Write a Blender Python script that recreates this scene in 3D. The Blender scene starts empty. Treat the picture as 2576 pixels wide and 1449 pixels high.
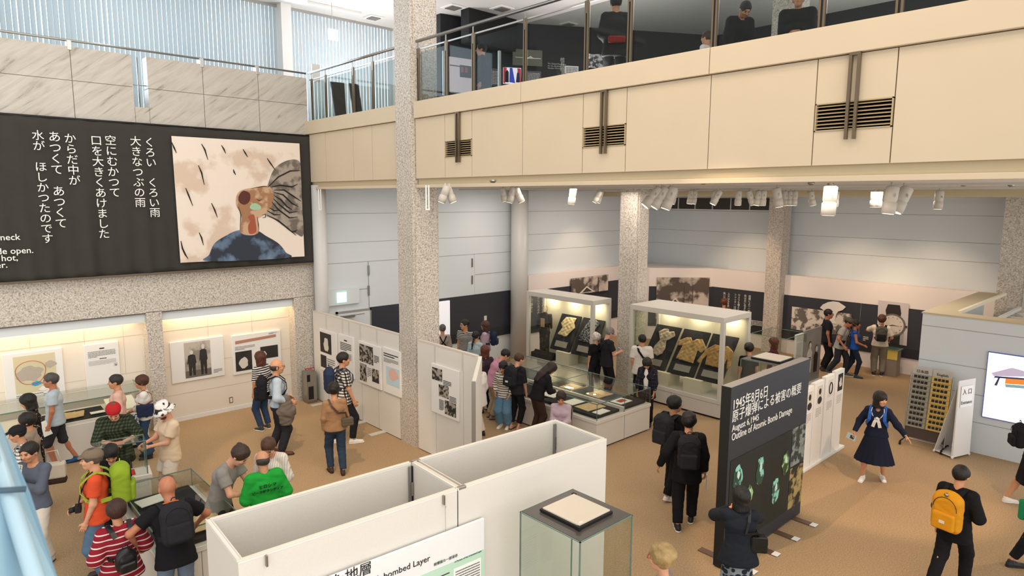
import bpy, bmesh, math, random
import numpy as np
from mathutils import Vector, Matrix
R=math.radians; PI=math.pi
SC=bpy.context.scene; COL=SC.collection
# ------------------------------------------------------------------ camera geometry (2576x1449 frame)
FW,FH=2576,1449; CX,CY=1288.0,724.5
_a=np.array([-252-CX,492-CY]); _b=np.array([3100-CX,510-CY])
FPX=float(np.sqrt(-(_a@_b))); H=5.0
_da=np.array([_a[0],-_a[1],-FPX]); _da/=np.linalg.norm(_da)
_db=np.array([_b[0],-_b[1],-FPX]); _db/=np.linalg.norm(_db)
_up=np.cross(_db,_da); _up/=np.linalg.norm(_up)
CM=np.array([_db,_da,_up])          # camera axes -> world: X away to the right, Y away to the left
def ray(x,y): return CM@np.array([x-CX,-(y-CY),-FPX])
def onz(x,y,z=0.0):
    d=ray(x,y); t=(z-H)/d[2]; return Vector((d[0]*t,d[1]*t,z))
def onx(x,y,v):
    d=ray(x,y); t=v/d[0]; return Vector((v,d[1]*t,H+d[2]*t))
def ony(x,y,v):
    d=ray(x,y); t=v/d[1]; return Vector((d[0]*t,v,H+d[2]*t))
# ------------------------------------------------------------------ materials
MATS={}
def lin(c):
    if isinstance(c,str):
        c=c.lstrip('#'); c=c if len(c)==6 else ''.join(q*2 for q in c); c=[int(c[i:i+2],16)/255 for i in (0,2,4)]
    return tuple((x/12.92 if x<=.04045 else ((x+.055)/1.055)**2.4) for x in c[:3])+(1.0,)
def mat(name,col='#808080',rough=.6,metal=0,emit=0,ecol=None,alpha=None,trans=0,spec=.5,bump=None,noise=None,build=None,sss=0,ior=1.45):
    """noise=(scale,amount,detail) varies the colour; bump=(scale,strength)"""
    if name in MATS: return MATS[name]
    m=bpy.data.materials.new(name); m.use_nodes=True; nt=m.node_tree; N=nt.nodes; L=nt.links
    b=N['Principled BSDF']
    b.inputs['Base Color'].default_value=lin(col); b.inputs['Roughness'].default_value=rough
    b.inputs['Metallic'].default_value=metal; b.inputs['Specular IOR Level'].default_value=spec
    b.inputs['Transmission Weight'].default_value=trans; b.inputs['IOR'].default_value=ior
    if emit:
        b.inputs['Emission Color'].default_value=lin(ecol or col); b.inputs['Emission Strength'].default_value=emit
    tc=N.new('ShaderNodeTexCoord')
    cur=None
    if build: cur=build(N,L,tc,b)
    if noise:
        n=N.new('ShaderNodeTexNoise'); n.inputs['Scale'].default_value=noise[0]; n.inputs['Detail'].default_value=noise[2] if len(noise)>2 else 4
        L.new(tc.outputs['Object'],n.inputs['Vector'])
        mr=N.new('ShaderNodeMapRange'); mr.inputs['From Min'].default_value=.3; mr.inputs['From Max'].default_value=.7
        mr.inputs['To Min'].default_value=1-noise[1]; mr.inputs['To Max'].default_value=1+noise[1]
        L.new(n.outputs['Fac'],mr.inputs['Value'])
        mx=N.new('ShaderNodeVectorMath'); mx.operation='SCALE'
        if cur is not None: L.new(cur,mx.inputs[0])
        else: mx.inputs[0].default_value=lin(col)[:3]
        L.new(mr.outputs['Result'],mx.inputs['Scale']); cur=mx.outputs[0]
    if cur is not None: L.new(cur,b.inputs['Base Color'])
    if bump:
        n=N.new('ShaderNodeTexNoise'); n.inputs['Scale'].default_value=bump[0]; n.inputs['Detail'].default_value=3
        L.new(tc.outputs['Object'],n.inputs['Vector'])
        bp=N.new('ShaderNodeBump'); bp.inputs['Strength'].default_value=bump[1]; bp.inputs['Distance'].default_value=bump[2] if len(bump)>2 else .02
        L.new(n.outputs['Fac'],bp.inputs['Height']); L.new(bp.outputs['Normal'],b.inputs['Normal'])
    MATS[name]=m; return m
def ramp(N,stops,interp='LINEAR'):
    r=N.new('ShaderNodeValToRGB'); r.color_ramp.interpolation=interp; e=r.color_ramp.elements
    while len(e)>1: e.remove(e[-1])
    e[0].position=stops[0][0]; e[0].color=lin(stops[0][1])
    for p,c in stops[1:]:
        k=e.new(p); k.color=lin(c)
    return r
def stripes(c1,c2,period,duty=.5,axis=2,extra=None):
    """banded cloth along one object axis; extra=(c,offset,width) adds a thin second line"""
    def f(N,L,tc,b):
        sp=N.new('ShaderNodeSeparateXYZ'); L.new(tc.outputs['Object'],sp.inputs[0])
        a=N.new('ShaderNodeMath'); a.operation='DIVIDE'; a.inputs[1].default_value=period; L.new(sp.outputs[axis],a.inputs[0])
        g=N.new('ShaderNodeMath'); g.operation='FRACT'; L.new(a.outputs[0],g.inputs[0])
        r=ramp(N,[(0,c1),(duty,c2)]+([(extra[1],extra[0]),(extra[1]+extra[2],c2)] if extra else []),'CONSTANT'); L.new(g.outputs[0],r.inputs[0]); return r.outputs[0]
    return f
def plaid(c1,c2,c3,period,duty=.5):
    def f(N,L,tc,b):
        sp=N.new('ShaderNodeSeparateXYZ'); L.new(tc.outputs['Object'],sp.inputs[0]); o=[]
        ad=N.new('ShaderNodeMath'); ad.operation='ADD'; L.new(sp.outputs[0],ad.inputs[0]); L.new(sp.outputs[1],ad.inputs[1])
        for src in (ad.outputs[0],sp.outputs[2]):
            a=N.new('ShaderNodeMath'); a.operation='DIVIDE'; a.inputs[1].default_value=period; L.new(src,a.inputs[0])
            g=N.new('ShaderNodeMath'); g.operation='FRACT'; L.new(a.outputs[0],g.inputs[0])
            h=N.new('ShaderNodeMath'); h.operation='LESS_THAN'; h.inputs[1].default_value=duty; L.new(g.outputs[0],h.inputs[0]); o.append(h)
        s=N.new('ShaderNodeMath'); s.operation='ADD'; L.new(o[0].outputs[0],s.inputs[0]); L.new(o[1].outputs[0],s.inputs[1])
        d=N.new('ShaderNodeMath'); d.operation='DIVIDE'; d.inputs[1].default_value=2; L.new(s.outputs[0],d.inputs[0])
        r=ramp(N,[(0,c1),(.4,c2),(.8,c3)],'CONSTANT'); L.new(d.outputs[0],r.inputs[0]); return r.outputs[0]
    return f
def blotch(c1,c2,scale,thr=.55,kind='noise',c3=None):
    def f(N,L,tc,b):
        if kind=='voronoi':
            n=N.new('ShaderNodeTexVoronoi'); out='Distance'
        else:
            n=N.new('ShaderNodeTexNoise'); n.inputs['Detail'].default_value=5; out='Fac'
        n.inputs['Scale'].default_value=scale; L.new(tc.outputs['Object'],n.inputs['Vector'])
        r=ramp(N,[(0,c1),(thr-.04,c1),(thr+.04,c2)]+([(min(1,thr+.2),c3)] if c3 else [])); L.new(n.outputs[out],r.inputs[0]); return r.outputs[0]
    return f
# ------------------------------------------------------------------ object helpers
def tag(o,label=None,cat=None,group=None,kind=None):
    if label: o['label']=label
    if cat: o['category']=cat
    if group: o['group']=group
    if kind: o['kind']=kind
    return o
def link(name,me,parent=None,loc=None):
    o=bpy.data.objects.new(name,me); COL.objects.link(o)
    if parent is not None: o.parent=parent
    if loc is not None: o.location=loc
    return o
def empty(name,loc,rz=0.0,label=None,cat=None,group=None):
    o=bpy.data.objects.new(name,None); COL.objects.link(o); o.location=loc; o.rotation_euler=(0,0,rz); o.empty_display_size=.1
    return tag(o,label,cat,group)
class MB:
    """collects shapes with material slots, then links them as one mesh object"""
    def __init__(s): s.v=[]; s.f=[]; s.mi=[]; s.ms=[]; s.sm=[]
    def m(s,mt):
        if mt not in s.ms: s.ms.append(mt)
        return s.ms.index(mt)
    def add(s,vs,fs,mt,smooth=False):
        k=len(s.v); i=s.m(mt); s.v+= [tuple(v) for v in vs]
        for f in fs: s.f.append([a+k for a in f]); s.mi.append(i); s.sm.append(smooth)
        return s
    def box(s,p,q,mt,bev=0.0,rot=0,piv=None):
        x0,x1=sorted((p[0],q[0])); y0,y1=sorted((p[1],q[1])); z0,z1=sorted((p[2],q[2]))
        vs=[(x,y,z) for z in (z0,z1) for y in (y0,y1) for x in (x0,x1)]
        fs=[(0,2,3,1),(4,5,7,6),(0,1,5,4),(2,6,7,3),(0,4,6,2),(1,3,7,5)]
        if bev>0:
            bm=bmesh.new(); b=[bm.verts.new(v) for v in vs]
            for f in fs: bm.faces.new([b[i] for i in f])
            bmesh.ops.bevel(bm,geom=bm.edges[:],offset=min(bev,.45*min(x1-x0,y1-y0,z1-z0)),segments=2,affect='EDGES',profile=.5)
            bm.verts.index_update(); vs=[v.co[:] for v in bm.verts]; fs=[[v.index for v in f.verts] for f in bm.faces]; bm.free()
        if rot:
            piv=Vector(piv or ((x0+x1)/2,(y0+y1)/2,0)); m=Matrix.Rotation(rot,3,'Z')
            vs=[m@(Vector(v)-piv)+piv for v in vs]
        return s.add(vs,fs,mt)
    def prism(s,poly,d,mt):
        """poly: 3-D outline points, d: extrusion vector"""
        n=len(poly); d=Vector(d); vs=[Vector(p) for p in poly]+[Vector(p)+d for p in poly]
        fs=[list(range(n))[::-1],[i+n for i in range(n)]]+[(i,(i+1)%n,(i+1)%n+n,i+n) for i in range(n)]
        return s.add(vs,fs,mt)
    def face(s,pts,mt): return s.add(pts,[list(range(len(pts)))],mt)
    def tube(s,pts,r,mt,n=8,caps=True):
        pts=[Vector(p) for p in pts]; rr=r if isinstance(r,(list,tuple)) else [r]*len(pts); vs=[];fs=[]
        t=(pts[1]-pts[0]).normalized(); u=t.orthogonal().normalized()
        for i,p in enumerate(pts):
            a=pts[max(i-1,0)]; b=pts[min(i+1,len(pts)-1)]; t=(b-a).normalized()
            u=(u-t*u.dot(t)).normalized(); w=t.cross(u)
            for k in range(n):
                an=2*PI*k/n; vs.append(p+(u*math.cos(an)+w*math.sin(an))*rr[i])
        for i in range(len(pts)-1):
            for k in range(n): fs.append((i*n+k,i*n+(k+1)%n,(i+1)*n+(k+1)%n,(i+1)*n+k))
        if caps: fs+= [list(range(n))[::-1],[(len(pts)-1)*n+k for k in range(n)]]
        return s.add(vs,fs,mt,n>6)
    def band(s,pts,w,th,nrm,mt):
        """flat strap: width w across, thickness th along normals nrm (one or list)"""
        pts=[Vector(p) for p in pts]; vs=[];fs=[]
        for i,p in enumerate(pts):
            a=pts[max(i-1,0)]; b=pts[min(i+1,len(pts)-1)]; t=(b-a).normalized()
            n=Vector(nrm[i] if isinstance(nrm,list) else nrm); n=(n-t*n.dot(t)).normalized(); u=t.cross(n)
            for a_,b_ in ((-1,-1),(1,-1),(1,1),(-1,1)): vs.append(p+u*(a_*w/2)+n*(b_*th/2))
        for i in range(len(pts)-1):
            for k in range(4): fs.append((i*4+k,i*4+(k+1)%4,(i+1)*4+(k+1)%4,(i+1)*4+k))
        j=(len(pts)-1)*4; fs+=[(3,2,1,0),(j,j+1,j+2,j+3)]
        return s.add(vs,fs,mt)
    def lathe(s,c,prof,mt,n=24,axis=None):
        c=Vector(c); ax=Vector(axis or (0,0,1)).normalized(); u=ax.orthogonal().normalized(); w=ax.cross(u); vs=[];fs=[]
        for r,z in prof:
            for k in range(n):
                an=2*PI*k/n; vs.append(c+ax*z+(u*math.cos(an)+w*math.sin(an))*r)
        for i in range(len(prof)-1):
            for k in range(n): fs.append((i*n+k,i*n+(k+1)%n,(i+1)*n+(k+1)%n,(i+1)*n+k))
        fs+=[list(range(n))[::-1],[(len(prof)-1)*n+k for k in range(n)]]
        return s.add(vs,fs,mt,True)
    def ell(s,c,r,mt,n=12,M=None):
        vs=[];fs=[];c=Vector(c)
        for i in range(n+1):
            th=PI*i/n
            for k in range(2*n):
                ph=PI*k/n; v=Vector((r[0]*math.sin(th)*math.cos(ph),r[1]*math.sin(th)*math.sin(ph),r[2]*math.cos(th)))
                vs.append(c+(M@v if M else v))
        q=2*n
        for i in range(n):
            for k in range(q): fs.append((i*q+k,(i+1)*q+k,(i+1)*q+(k+1)%q,i*q+(k+1)%q))
        return s.add(vs,fs,mt,True)
    def build(s,name,parent=None,loc=None,smooth=None):
        """loc: vertices are given in world space and become relative to the parent / loc"""
        me=bpy.data.meshes.new(name); off=Vector(loc) if loc is not None else Vector((0,0,0))
        me.from_pydata([Vector(v)-off for v in s.v],[],s.f)
        for m in s.ms: me.materials.append(m)
        me.polygons.foreach_set('material_index',s.mi); me.polygons.foreach_set('use_smooth',s.sm if smooth is None else [smooth]*len(s.f)); me.update()
        if parent is not None: return link(name,me,parent)
        return link(name,me,None,loc)
def B(name,parent,p,q,mt,bev=0.0,base=None):
    return MB().box(p,q,mt,bev).build(name,parent)
def text_mesh(txt,size,mt,name='lettering',parent=None,o=(0,0,0),ux=(1,0,0),uy=(0,0,1),align='LEFT',vertical=False,depth=.002,bold=0,sx=1,ls=1.0,th=.002):
    """lettering as a mesh; ux right along the line, uy up; o = left baseline / top of column"""
    cu=bpy.data.curves.new('t','FONT'); cu.body='\n'.join(txt) if vertical else txt
    cu.size=size; cu.align_x='CENTER' if vertical else align; cu.space_line=ls; cu.extrude=th/2; cu.resolution_u=3; cu.offset=bold
    if vertical: cu.align_y='TOP'
    ob=bpy.data.objects.new('t',cu); COL.objects.link(ob)
    dg=bpy.context.evaluated_depsgraph_get(); me=bpy.data.meshes.new_from_object(ob.evaluated_get(dg))
    bpy.data.objects.remove(ob); bpy.data.curves.remove(cu)
    ux=Vector(ux).normalized(); uy=Vector(uy).normalized(); uz=ux.cross(uy)
    M=Matrix(((ux.x*sx,uy.x,uz.x,o[0]),(ux.y*sx,uy.y,uz.y,o[1]),(ux.z*sx,uy.z,uz.z,o[2]),(0,0,0,1)))
    me.transform(M); me.materials.clear(); me.materials.append(mt)
    return link(name,me,parent)
# ------------------------------------------------------------------ bodies: blended limbs on a grid, one closed surface
def surf(prims,cell,k=.03,cut=None,noise=0.0,seed=0,margin=.0):
    """prims: (kind, params); returns verts, quads of the zero level"""
    lo=np.full(3,1e9);hi=-lo
    bb=[]
    for p in prims:
        a,b=p[-1]; bb.append((np.array(a),np.array(b))); lo=np.minimum(lo,a);hi=np.maximum(hi,b)
    lo=lo-3*cell; hi=hi+3*cell
    n=np.ceil((hi-lo)/cell).astype(int)+1
    F=np.full(n,.12,np.float32); ax=[lo[i]+cell*np.arange(n[i]) for i in range(3)]
    for p,(a,b) in zip(prims,bb):
        i0=np.maximum(((a-k-3*cell-lo)/cell).astype(int),0); i1=np.minimum(((b+k+3*cell-lo)/cell).astype(int)+2,n)
        G=np.meshgrid(*[ax[i][i0[i]:i1[i]] for i in range(3)],indexing='ij',sparse=False); P=np.stack(G,-1)
        d=p[0](P).astype(np.float32); kk=p[1] if p[1] is not None else k
        S=F[i0[0]:i1[0],i0[1]:i1[1],i0[2]:i1[2]]
        if kk<0: S[...]=np.maximum(S,-d); continue
        h=np.maximum(kk-np.abs(S-d),0)/max(kk,1e-6); S[...]=np.minimum(S,d)-h*h*kk*.25
    if noise or cut:
        P=np.stack(np.meshgrid(*ax,indexing='ij'),-1)
        if noise:
            q=P+seed*1.37
            F+=(noise*(np.sin(q[...,0]*31+3*np.sin(q[...,2]*17))*np.sin(q[...,1]*27+2*np.sin(q[...,2]*23+1))*.7+noise*0+.3*noise*np.sin(q[...,2]*61+4*np.sin(q[...,1]*29)+3*np.sin(q[...,0]*33)))).astype(np.float32)
        if cut: F=np.maximum(F,cut(P).astype(np.float32))
    F[0]=F[-1]=.1;F[:,0]=F[:,-1]=.1;F[:,:,0]=F[:,:,-1]=.1
    s=F<0
    c=[s[i:n[0]-1+i,j:n[1]-1+j,l:n[2]-1+l] for i in (0,1) for j in (0,1) for l in (0,1)]
    cnt=sum(x.astype(np.int8) for x in c); act=(cnt>0)&(cnt<8); idx=np.full(act.shape,-1,np.int64); A=np.argwhere(act); idx[act]=np.arange(len(A))
    acc=np.zeros((len(A),3));w=np.zeros(len(A))
    for axn in range(3):
        for u in (0,1):
            for v in (0,1):
                o=[0,0,0]; oth=[q for q in range(3) if q!=axn]; o[oth[0]]=u;o[oth[1]]=v
                e=list(o); e[axn]=1
                f0=F[A[:,0]+o[0],A[:,1]+o[1],A[:,2]+o[2]]; f1=F[A[:,0]+e[0],A[:,1]+e[1],A[:,2]+e[2]]
                m=(f0<0)!=(f1<0); t=np.where(m,f0/np.where(m,f0-f1,1),0)
                pt=np.tile(np.array(o,float),(len(A),1)); pt[:,axn]=t
                acc+=pt*m[:,None]; w+=m
    V=(A+acc/np.maximum(w,1)[:,None])*cell+lo
    Q=[]
    for axn in range(3):
        oth=[q for q in range(3) if q!=axn]
        sl0=[slice(1,-1)]*3; sl0[axn]=slice(0,-1); sl1=[slice(1,-1)]*3; sl1[axn]=slice(1,None)
        a=s[tuple(sl0)];b=s[tuple(sl1)]; ch=np.argwhere(a!=b); off=np.array([1,1,1]); off[axn]=0; ch=ch+off
        fl=s[ch[:,0],ch[:,1],ch[:,2]]
        def g(du,dv):
            c=ch.copy(); c[:,oth[0]]-=du; c[:,oth[1]]-=dv; return idx[c[:,0],c[:,1],c[:,2]]
        q=np.stack([g(0,0),g(1,0),g(1,1),g(0,1)],-1)
        rev=fl if axn!=1 else ~fl
        q[rev]=q[rev][:,::-1]; Q.append(q[:,::-1])
    Q=np.concatenate(Q); Q=Q[(Q>=0).all(1)]
    return V,Q
def RC(a,b,ra,rb,k=None):
    a=np.array(a,float);b=np.array(b,float); ab=b-a; L2=max(ab@ab,1e-9)
    def f(P):
        t=np.clip(((P-a)@ab)/L2,0,1); return np.linalg.norm(P-a-t[...,None]*ab,axis=-1)-(ra+(rb-ra)*t)
    r=max(ra,rb); return (f,k,(np.minimum(a,b)-r,np.maximum(a,b)+r))
def clip(p,E,d):
    E=np.array(E,float); d=np.array(d,float); d=d/np.linalg.norm(d); f=p[0]
    return (lambda P:np.maximum(f(P),(P-E)@d),p[1],p[2])
def RE(a,b,ra,rb,lat,ka,kb=None,k=None):
    """tapered limb with an elliptical section: stretched by ka..kb along lat"""
    a=np.array(a,float);b=np.array(b,float); ab=b-a; L2=max(ab@ab,1e-9); lat=np.array(lat,float); lat=lat-ab*(lat@ab)/L2; lat/=np.linalg.norm(lat); kb=kb or ka
    def f(P):
        t=np.clip(((P-a)@ab)/L2,0,1); q=P-a-t[...,None]*ab; u=q@lat; kk=ka+(kb-ka)*t
        w=np.sqrt(np.maximum((q*q).sum(-1)-u*u,0)+(u/kk)**2); return (w-(ra+(rb-ra)*t))*.9
    r=max(ra*ka,rb*kb); return (f,k,(np.minimum(a,b)-r,np.maximum(a,b)+r))
def EL(c,r,M=None,k=None):
    c=np.array(c,float); r=np.array(r,float); M=np.eye(3) if M is None else M
    def f(P):
        q=(P-c)@M; n=np.linalg.norm(q/r,axis=-1); return (n-1)*n/np.maximum(np.linalg.norm(q/r/r,axis=-1),1e-6)
    m=r.max(); return (f,k,(c-m,c+m))
def BX(c,h,rad,M=None,k=None):
    c=np.array(c,float); h=np.array(h,float)-rad; M=np.eye(3) if M is None else M
    def f(P):
        q=np.abs((P-c)@M)-h; return np.linalg.norm(np.maximum(q,0),axis=-1)+np.minimum(q.max(-1),0)-rad
    m=np.linalg.norm(h+rad); return (f,k,(c-m,c+m))
def rotm(yaw=0,pitch=0,roll=0):
    """columns: forward, left, up; pitch>0 nods forward/down"""
    cy,sy=math.cos(yaw),math.sin(yaw);cp,sp=math.cos(pitch),math.sin(pitch);cr,sr=math.cos(roll),math.sin(roll)
    Z=np.array([[cy,-sy,0],[sy,cy,0],[0,0,1]]);Y=np.array([[cp,0,sp],[0,1,0],[-sp,0,cp]]);X=np.array([[1,0,0],[0,cr,-sr],[0,sr,cr]])
    return Z@Y@X
def ik(S,T,l1,l2,pole):
    S=np.array(S,float);T=np.array(T,float);d=T-S;D=np.linalg.norm(d); mx=(l1+l2)*.995
    if D>mx: T=S+d*mx/D; d=T-S; D=mx
    u=d/D; a=(l1*l1-l2*l2+D*D)/(2*D); h=math.sqrt(max(l1*l1-a*a,0)); p=np.array(pole,float); p=p-u*(p@u); p/=max(np.linalg.norm(p),1e-6)
    return S+u*a+p*h,T
def mesh_obj(name,parts,parent=None,mats=(),matfn=None):
    """parts: list of (V,Q)"""
    V=np.concatenate([p[0] for p in parts]); k=0;Q=[]
    for p in parts: Q.append(p[1]+k); k+=len(p[0])
    Q=np.concatenate(Q); me=bpy.data.meshes.new(name); n=len(Q)
    me.vertices.add(len(V)); me.vertices.foreach_set('co',V.ravel().astype(np.float32))
    me.loops.add(4*n); me.loops.foreach_set('vertex_index',Q.ravel().astype(np.int32))
    me.polygons.add(n); me.polygons.foreach_set('loop_start',np.arange(0,4*n,4,dtype=np.int32))
    for m in mats: me.materials.append(m)
    me.polygons.foreach_set('use_smooth',np.ones(n,bool))
    if matfn is not None: me.polygons.foreach_set('material_index',matfn(V[Q].mean(1)).astype(np.int32))
    me.update(calc_edges=True); me.validate()
    return link(name,me,parent)
SKINS={'jp':'#c9926f','fair':'#d8a083','tan':'#b9795a','pale':'#dba98c'}
def skin(k): return mat('skin_'+k,SKINS[k],.5,noise=(30,.06))
def cloth(key,col,rough=.85,build=None,bump=(55,.35,.01)): return mat('cloth_'+key,col,rough,bump=bump,build=build,spec=.25)
ALLP={}
def hairmat(c):
    k='hair_'+c[1:]
    if k in MATS: return MATS[k]
    m=mat(k,c,.5,noise=(16,.25)); N=m.node_tree.nodes; L=m.node_tree.links; tc=[n for n in N if n.type=='TEX_COORD'][0]
    mp=N.new('ShaderNodeMapping'); mp.inputs['Scale'].default_value=(95,95,14); L.new(tc.outputs['Object'],mp.inputs[0]); n=N.new('ShaderNodeTexNoise'); n.inputs['Scale'].default_value=1; n.inputs['Detail'].default_value=2; L.new(mp.outputs[0],n.inputs['Vector'])
    b=N.new('ShaderNodeBump'); b.inputs['Strength'].default_value=.5; b.inputs['Distance'].default_value=.02; L.new(n.outputs['Fac'],b.inputs['Height']); L.new(b.outputs['Normal'],N['Principled BSDF'].inputs['Normal']); return m
def hand_prims(W,d,n,t,curl,s,spread=.0):
    """W wrist, d along the hand, n palm normal (palm side), t thumb side"""
    d,n,t=[x/np.linalg.norm(x) for x in (d,n,t)]; pr=[]; K=W+d*.085*s
    pr.append(RE(W-d*.03*s,W+d*.035*s,.020*s,.0165*s,t,1.3,1.7,.01)); pr.append(RE(W+d*.03*s,K-d*.004*s,.0145*s,.0125*s,t,2.3,2.9,.012))
    for i,(o,L) in enumerate(((.030,.070),(.010,.079),(-.010,.073),(-.029,.057))):
        b=K+t*o*s-d*(.006*s if i==3 else 0); c=curl*(1+.12*i); ang=c*.6; r=(.0092 if i<3 else .0080)*s
        for j,fr in enumerate((.45,.32,.23)):
            dd=d*math.cos(ang)+n*math.sin(ang)+t*spread*(1.5-i)*.1; e=b+dd*L*fr*s*1.05; pr.append(RC(b,e,r,r*.9,.004)); b=e; r*=.92; ang+=c
    b=W+d*.022*s+t*.024*s+n*.006*s; td=d*.62+t*.62+n*.3; td/=np.linalg.norm(td)
    e=b+td*.042*s; pr.append(RC(b,e,.0135*s,.0108*s,.012)); td=d*.9+t*.15+n*(.3+.3*curl); td/=np.linalg.norm(td); pr.append(RC(e,e+td*.034*s,.0105*s,.0085*s,.005))
    return pr
def person(label,px,py,h=1.68,face=0,z=0,at=None,sk='jp',lean=0,bend=0,twist=0,head=(0,0),rw=None,lw=None,rf=None,lf=None,curl=.5,build=1.07,
           hair=('short','#1c1512'),top=None,bottom=None,shoes='#22201f',hat=None,sit=0,rp=None,lp=None,female=False,dress=None,name='person',group=None,fz=None,glasses=None,zoff=0,cellk=1.0):
    """px,py = point on the floor between the feet in the photo; face: 0 walks away from the camera, 90 to the left, -90 to the right, 180 towards it"""
    g=at if at is not None else onz(px,py,z); az=math.degrees(math.atan2(g[1],g[0])); yaw=R(az+face)
    s=h/1.72; fem=.93 if female else 1.0; bw=build
    hipz=.93-zoff
    if sit: hipz=.52
    pel=np.array([0,0,hipz]); ln=R(lean); bd=R(bend)
    M1=rotm(0,ln*.6); M2=rotm(R(twist)*.6,ln); M3=rotm(R(twist),ln+bd)
    waist=pel+M1@np.array([0,0,.17]); chest=waist+M2@np.array([0,0,.17]); nb=chest+M3@np.array([-.01,0,.17])
    MH=rotm(R(twist+head[0]),ln*.5+bd*.5+R(head[1])); MN=rotm(R(twist+head[0]*.4),(ln+bd)*.6+R(head[1])*.5)
    hc=nb+MN@np.array([.012,0,.085])+MH@np.array([.018,0,.075])
    sh={}; el={}; wr={}; hip={};kn={};an={}
    sw=.166*fem*(.4+.6*bw)
    for sd,sg in (('l',1),('r',-1)):
        sh[sd]=chest+M3@np.array([-.005,sg*sw,.108]); hip[sd]=pel+M1@np.array([0,sg*.088,-.03])
        tgt=(lw if sd=='l' else rw) or (.04,.23,.80); T=np.array([tgt[0],sg*tgt[1] if len(tgt)<4 else tgt[1],tgt[2]])
        if (lw if sd=='l' else rw) is None: T=sh[sd]+np.array([.05,sg*.04,-.53])
        pole=(lp if sd=='l' else rp) or (-.5,sg*.45,-.6)
        el[sd],wr[sd]=ik(sh[sd],T,.285,.255,pole)
        ft=(lf if sd=='l' else rf) or (0,.10,0); fy=ft[3] if len(ft)>3 else sg*8
        fp=np.array([ft[0],sg*ft[1],ft[2]]); A=fp+np.array([-.04,0,.085]); kn[sd],an[sd]=ik(hip[sd],A,.435,.42,(1,sg*.12,0.1)); hip[sd+'f']=(fp,R(fy),ft[4] if len(ft)>4 else 0)
    lat=M3[:,1]
    T_=[RE(pel+M1@np.array([0,0,-.03]),waist,.105*bw,.088*bw,M1[:,1],1.48,1.42 if not female else 1.3),
        RE(waist,chest,.088*bw,.106*bw,lat,1.4,1.42), RE(chest,chest+M3@np.array([-.005,0,.10]),.106*bw,.066,lat,1.42,1.9),
        RC(nb+M3@np.array([-.02,.07,-.035]),sh['l'],.040,.048),RC(nb+M3@np.array([-.02,-.07,-.035]),sh['r'],.040,.048)]
    if female: T_+=[EL(chest+M3@np.array([.075,sg*.075,-.01]),(.06,.065,.06),M3) for sg in (1,-1)]
    if bw>1.12: T_+=[EL(waist+M2@np.array([.05,0,-.02]),(.13*bw,.15*bw,.14),M2)]
    T_=[tuple(x) for x in T_]
    N_=[RC(nb-M3[:,2]*.03,hc-MH[:,2]*.06-MH[:,0]*.02,.056*fem,.050*fem,.03)]
    armr=.046*(.4+.6*bw)*fem
    Aup=lambda sd,e=0: RC(sh[sd],el[sd],armr+.004+e,armr-.008+e)
    Alo=lambda sd,e=0: RC(el[sd],wr[sd],armr-.009+e,.0225+e)
    thr=.082*(.5+.5*bw)
    Lup=lambda sd,e=0,f=0: RC(hip[sd],kn[sd],thr+e,.055+e+f)
    Llo=lambda sd,e=0,f=0: RC(kn[sd],an[sd],.053+e,.037+e+f)
    fb=.90 if top else 1.0; fl_=.012 if (bottom and bottom.get('kind','trousers')=='trousers') else 0
    TB=[RE(pel+M1@np.array([0,0,-.03]),waist,.105*bw*(fb if bottom else 1),.088*bw*fb,M1[:,1],1.45,1.38 if not female else 1.27),
        RE(waist,chest,.088*bw*fb,.106*bw*fb,lat,1.38,1.40), RE(chest,chest+M3@np.array([-.005,0,.10]),.106*bw*fb,.060,lat,1.40,1.85),
        RC(nb+M3@np.array([-.02,.07,-.035]),sh['l'],.036,.044),RC(nb+M3@np.array([-.02,-.07,-.035]),sh['r'],.036,.044)]
    body=TB+N_+[Aup('l'),Aup('r'),Alo('l'),Alo('r'),Lup('l',-fl_),Lup('r',-fl_),Llo('l',-fl_*.8),Llo('r',-fl_*.8)]
    for sd in 'lr':
        mid=kn[sd]*.68+an[sd]*.32; body.append(EL(mid+np.array([-.015,0,0]),(.05-fl_*.7,.048-fl_*.7,.11)))
    S3=np.eye(3)*s
    parts=[]
    V,Q=surf(body,.0125*cellk,.028); parts.append((V*s,Q))
    # head with face
    hd=lambda x,y,z_: hc+MH@np.array([x,y,z_])
    hp=[EL(hd(-.012,0,.022),(.098,.078,.098),MH,.02),EL(hd(.03,0,-.035),(.062,.058,.075),MH,.03),EL(hd(.052,0,-.082),(.03,.034,.028),MH,.03),
        RC(hd(.088,0,.005),hd(.106,0,-.026),.007,.0125,.012),RC(hd(.080,-.032,.024),hd(.080,.032,.024),.012,.012,.015),
        EL(hd(.083,0,-.055),(.014,.025,.012),MH,.01),EL(hd(.07,.04,-.022),(.02,.02,.02),MH,.03),EL(hd(.07,-.04,-.022),(.02,.02,.02),MH,.03),
        EL(hd(-.01,.080,-.008),(.018,.009,.030),MH,.008),EL(hd(-.01,-.080,-.008),(.018,.009,.030),MH,.008),
        RC(hd(-.02,0,-.07),nb+MN@np.array([0,0,.0]),.052*fem,.054*fem,.025)]
    hp=[tuple(x) for x in hp]+[EL(hd(.098,.031,.004),(.014,.017,.008),MH,.006)[:1]+(.0,)+EL(hd(.098,.031,.004),(.001,.001,.001))[2:]] if 0 else hp
    piv=hc-MH[:,2]*.085; HS=lambda V_:piv+(V_-piv)*1.09
    Vh,Qh=surf(hp,.0065*cellk,.015); parts.append((HS(Vh)*s,Qh)); nbody=len(parts[0][1])
    hands=[]
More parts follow.
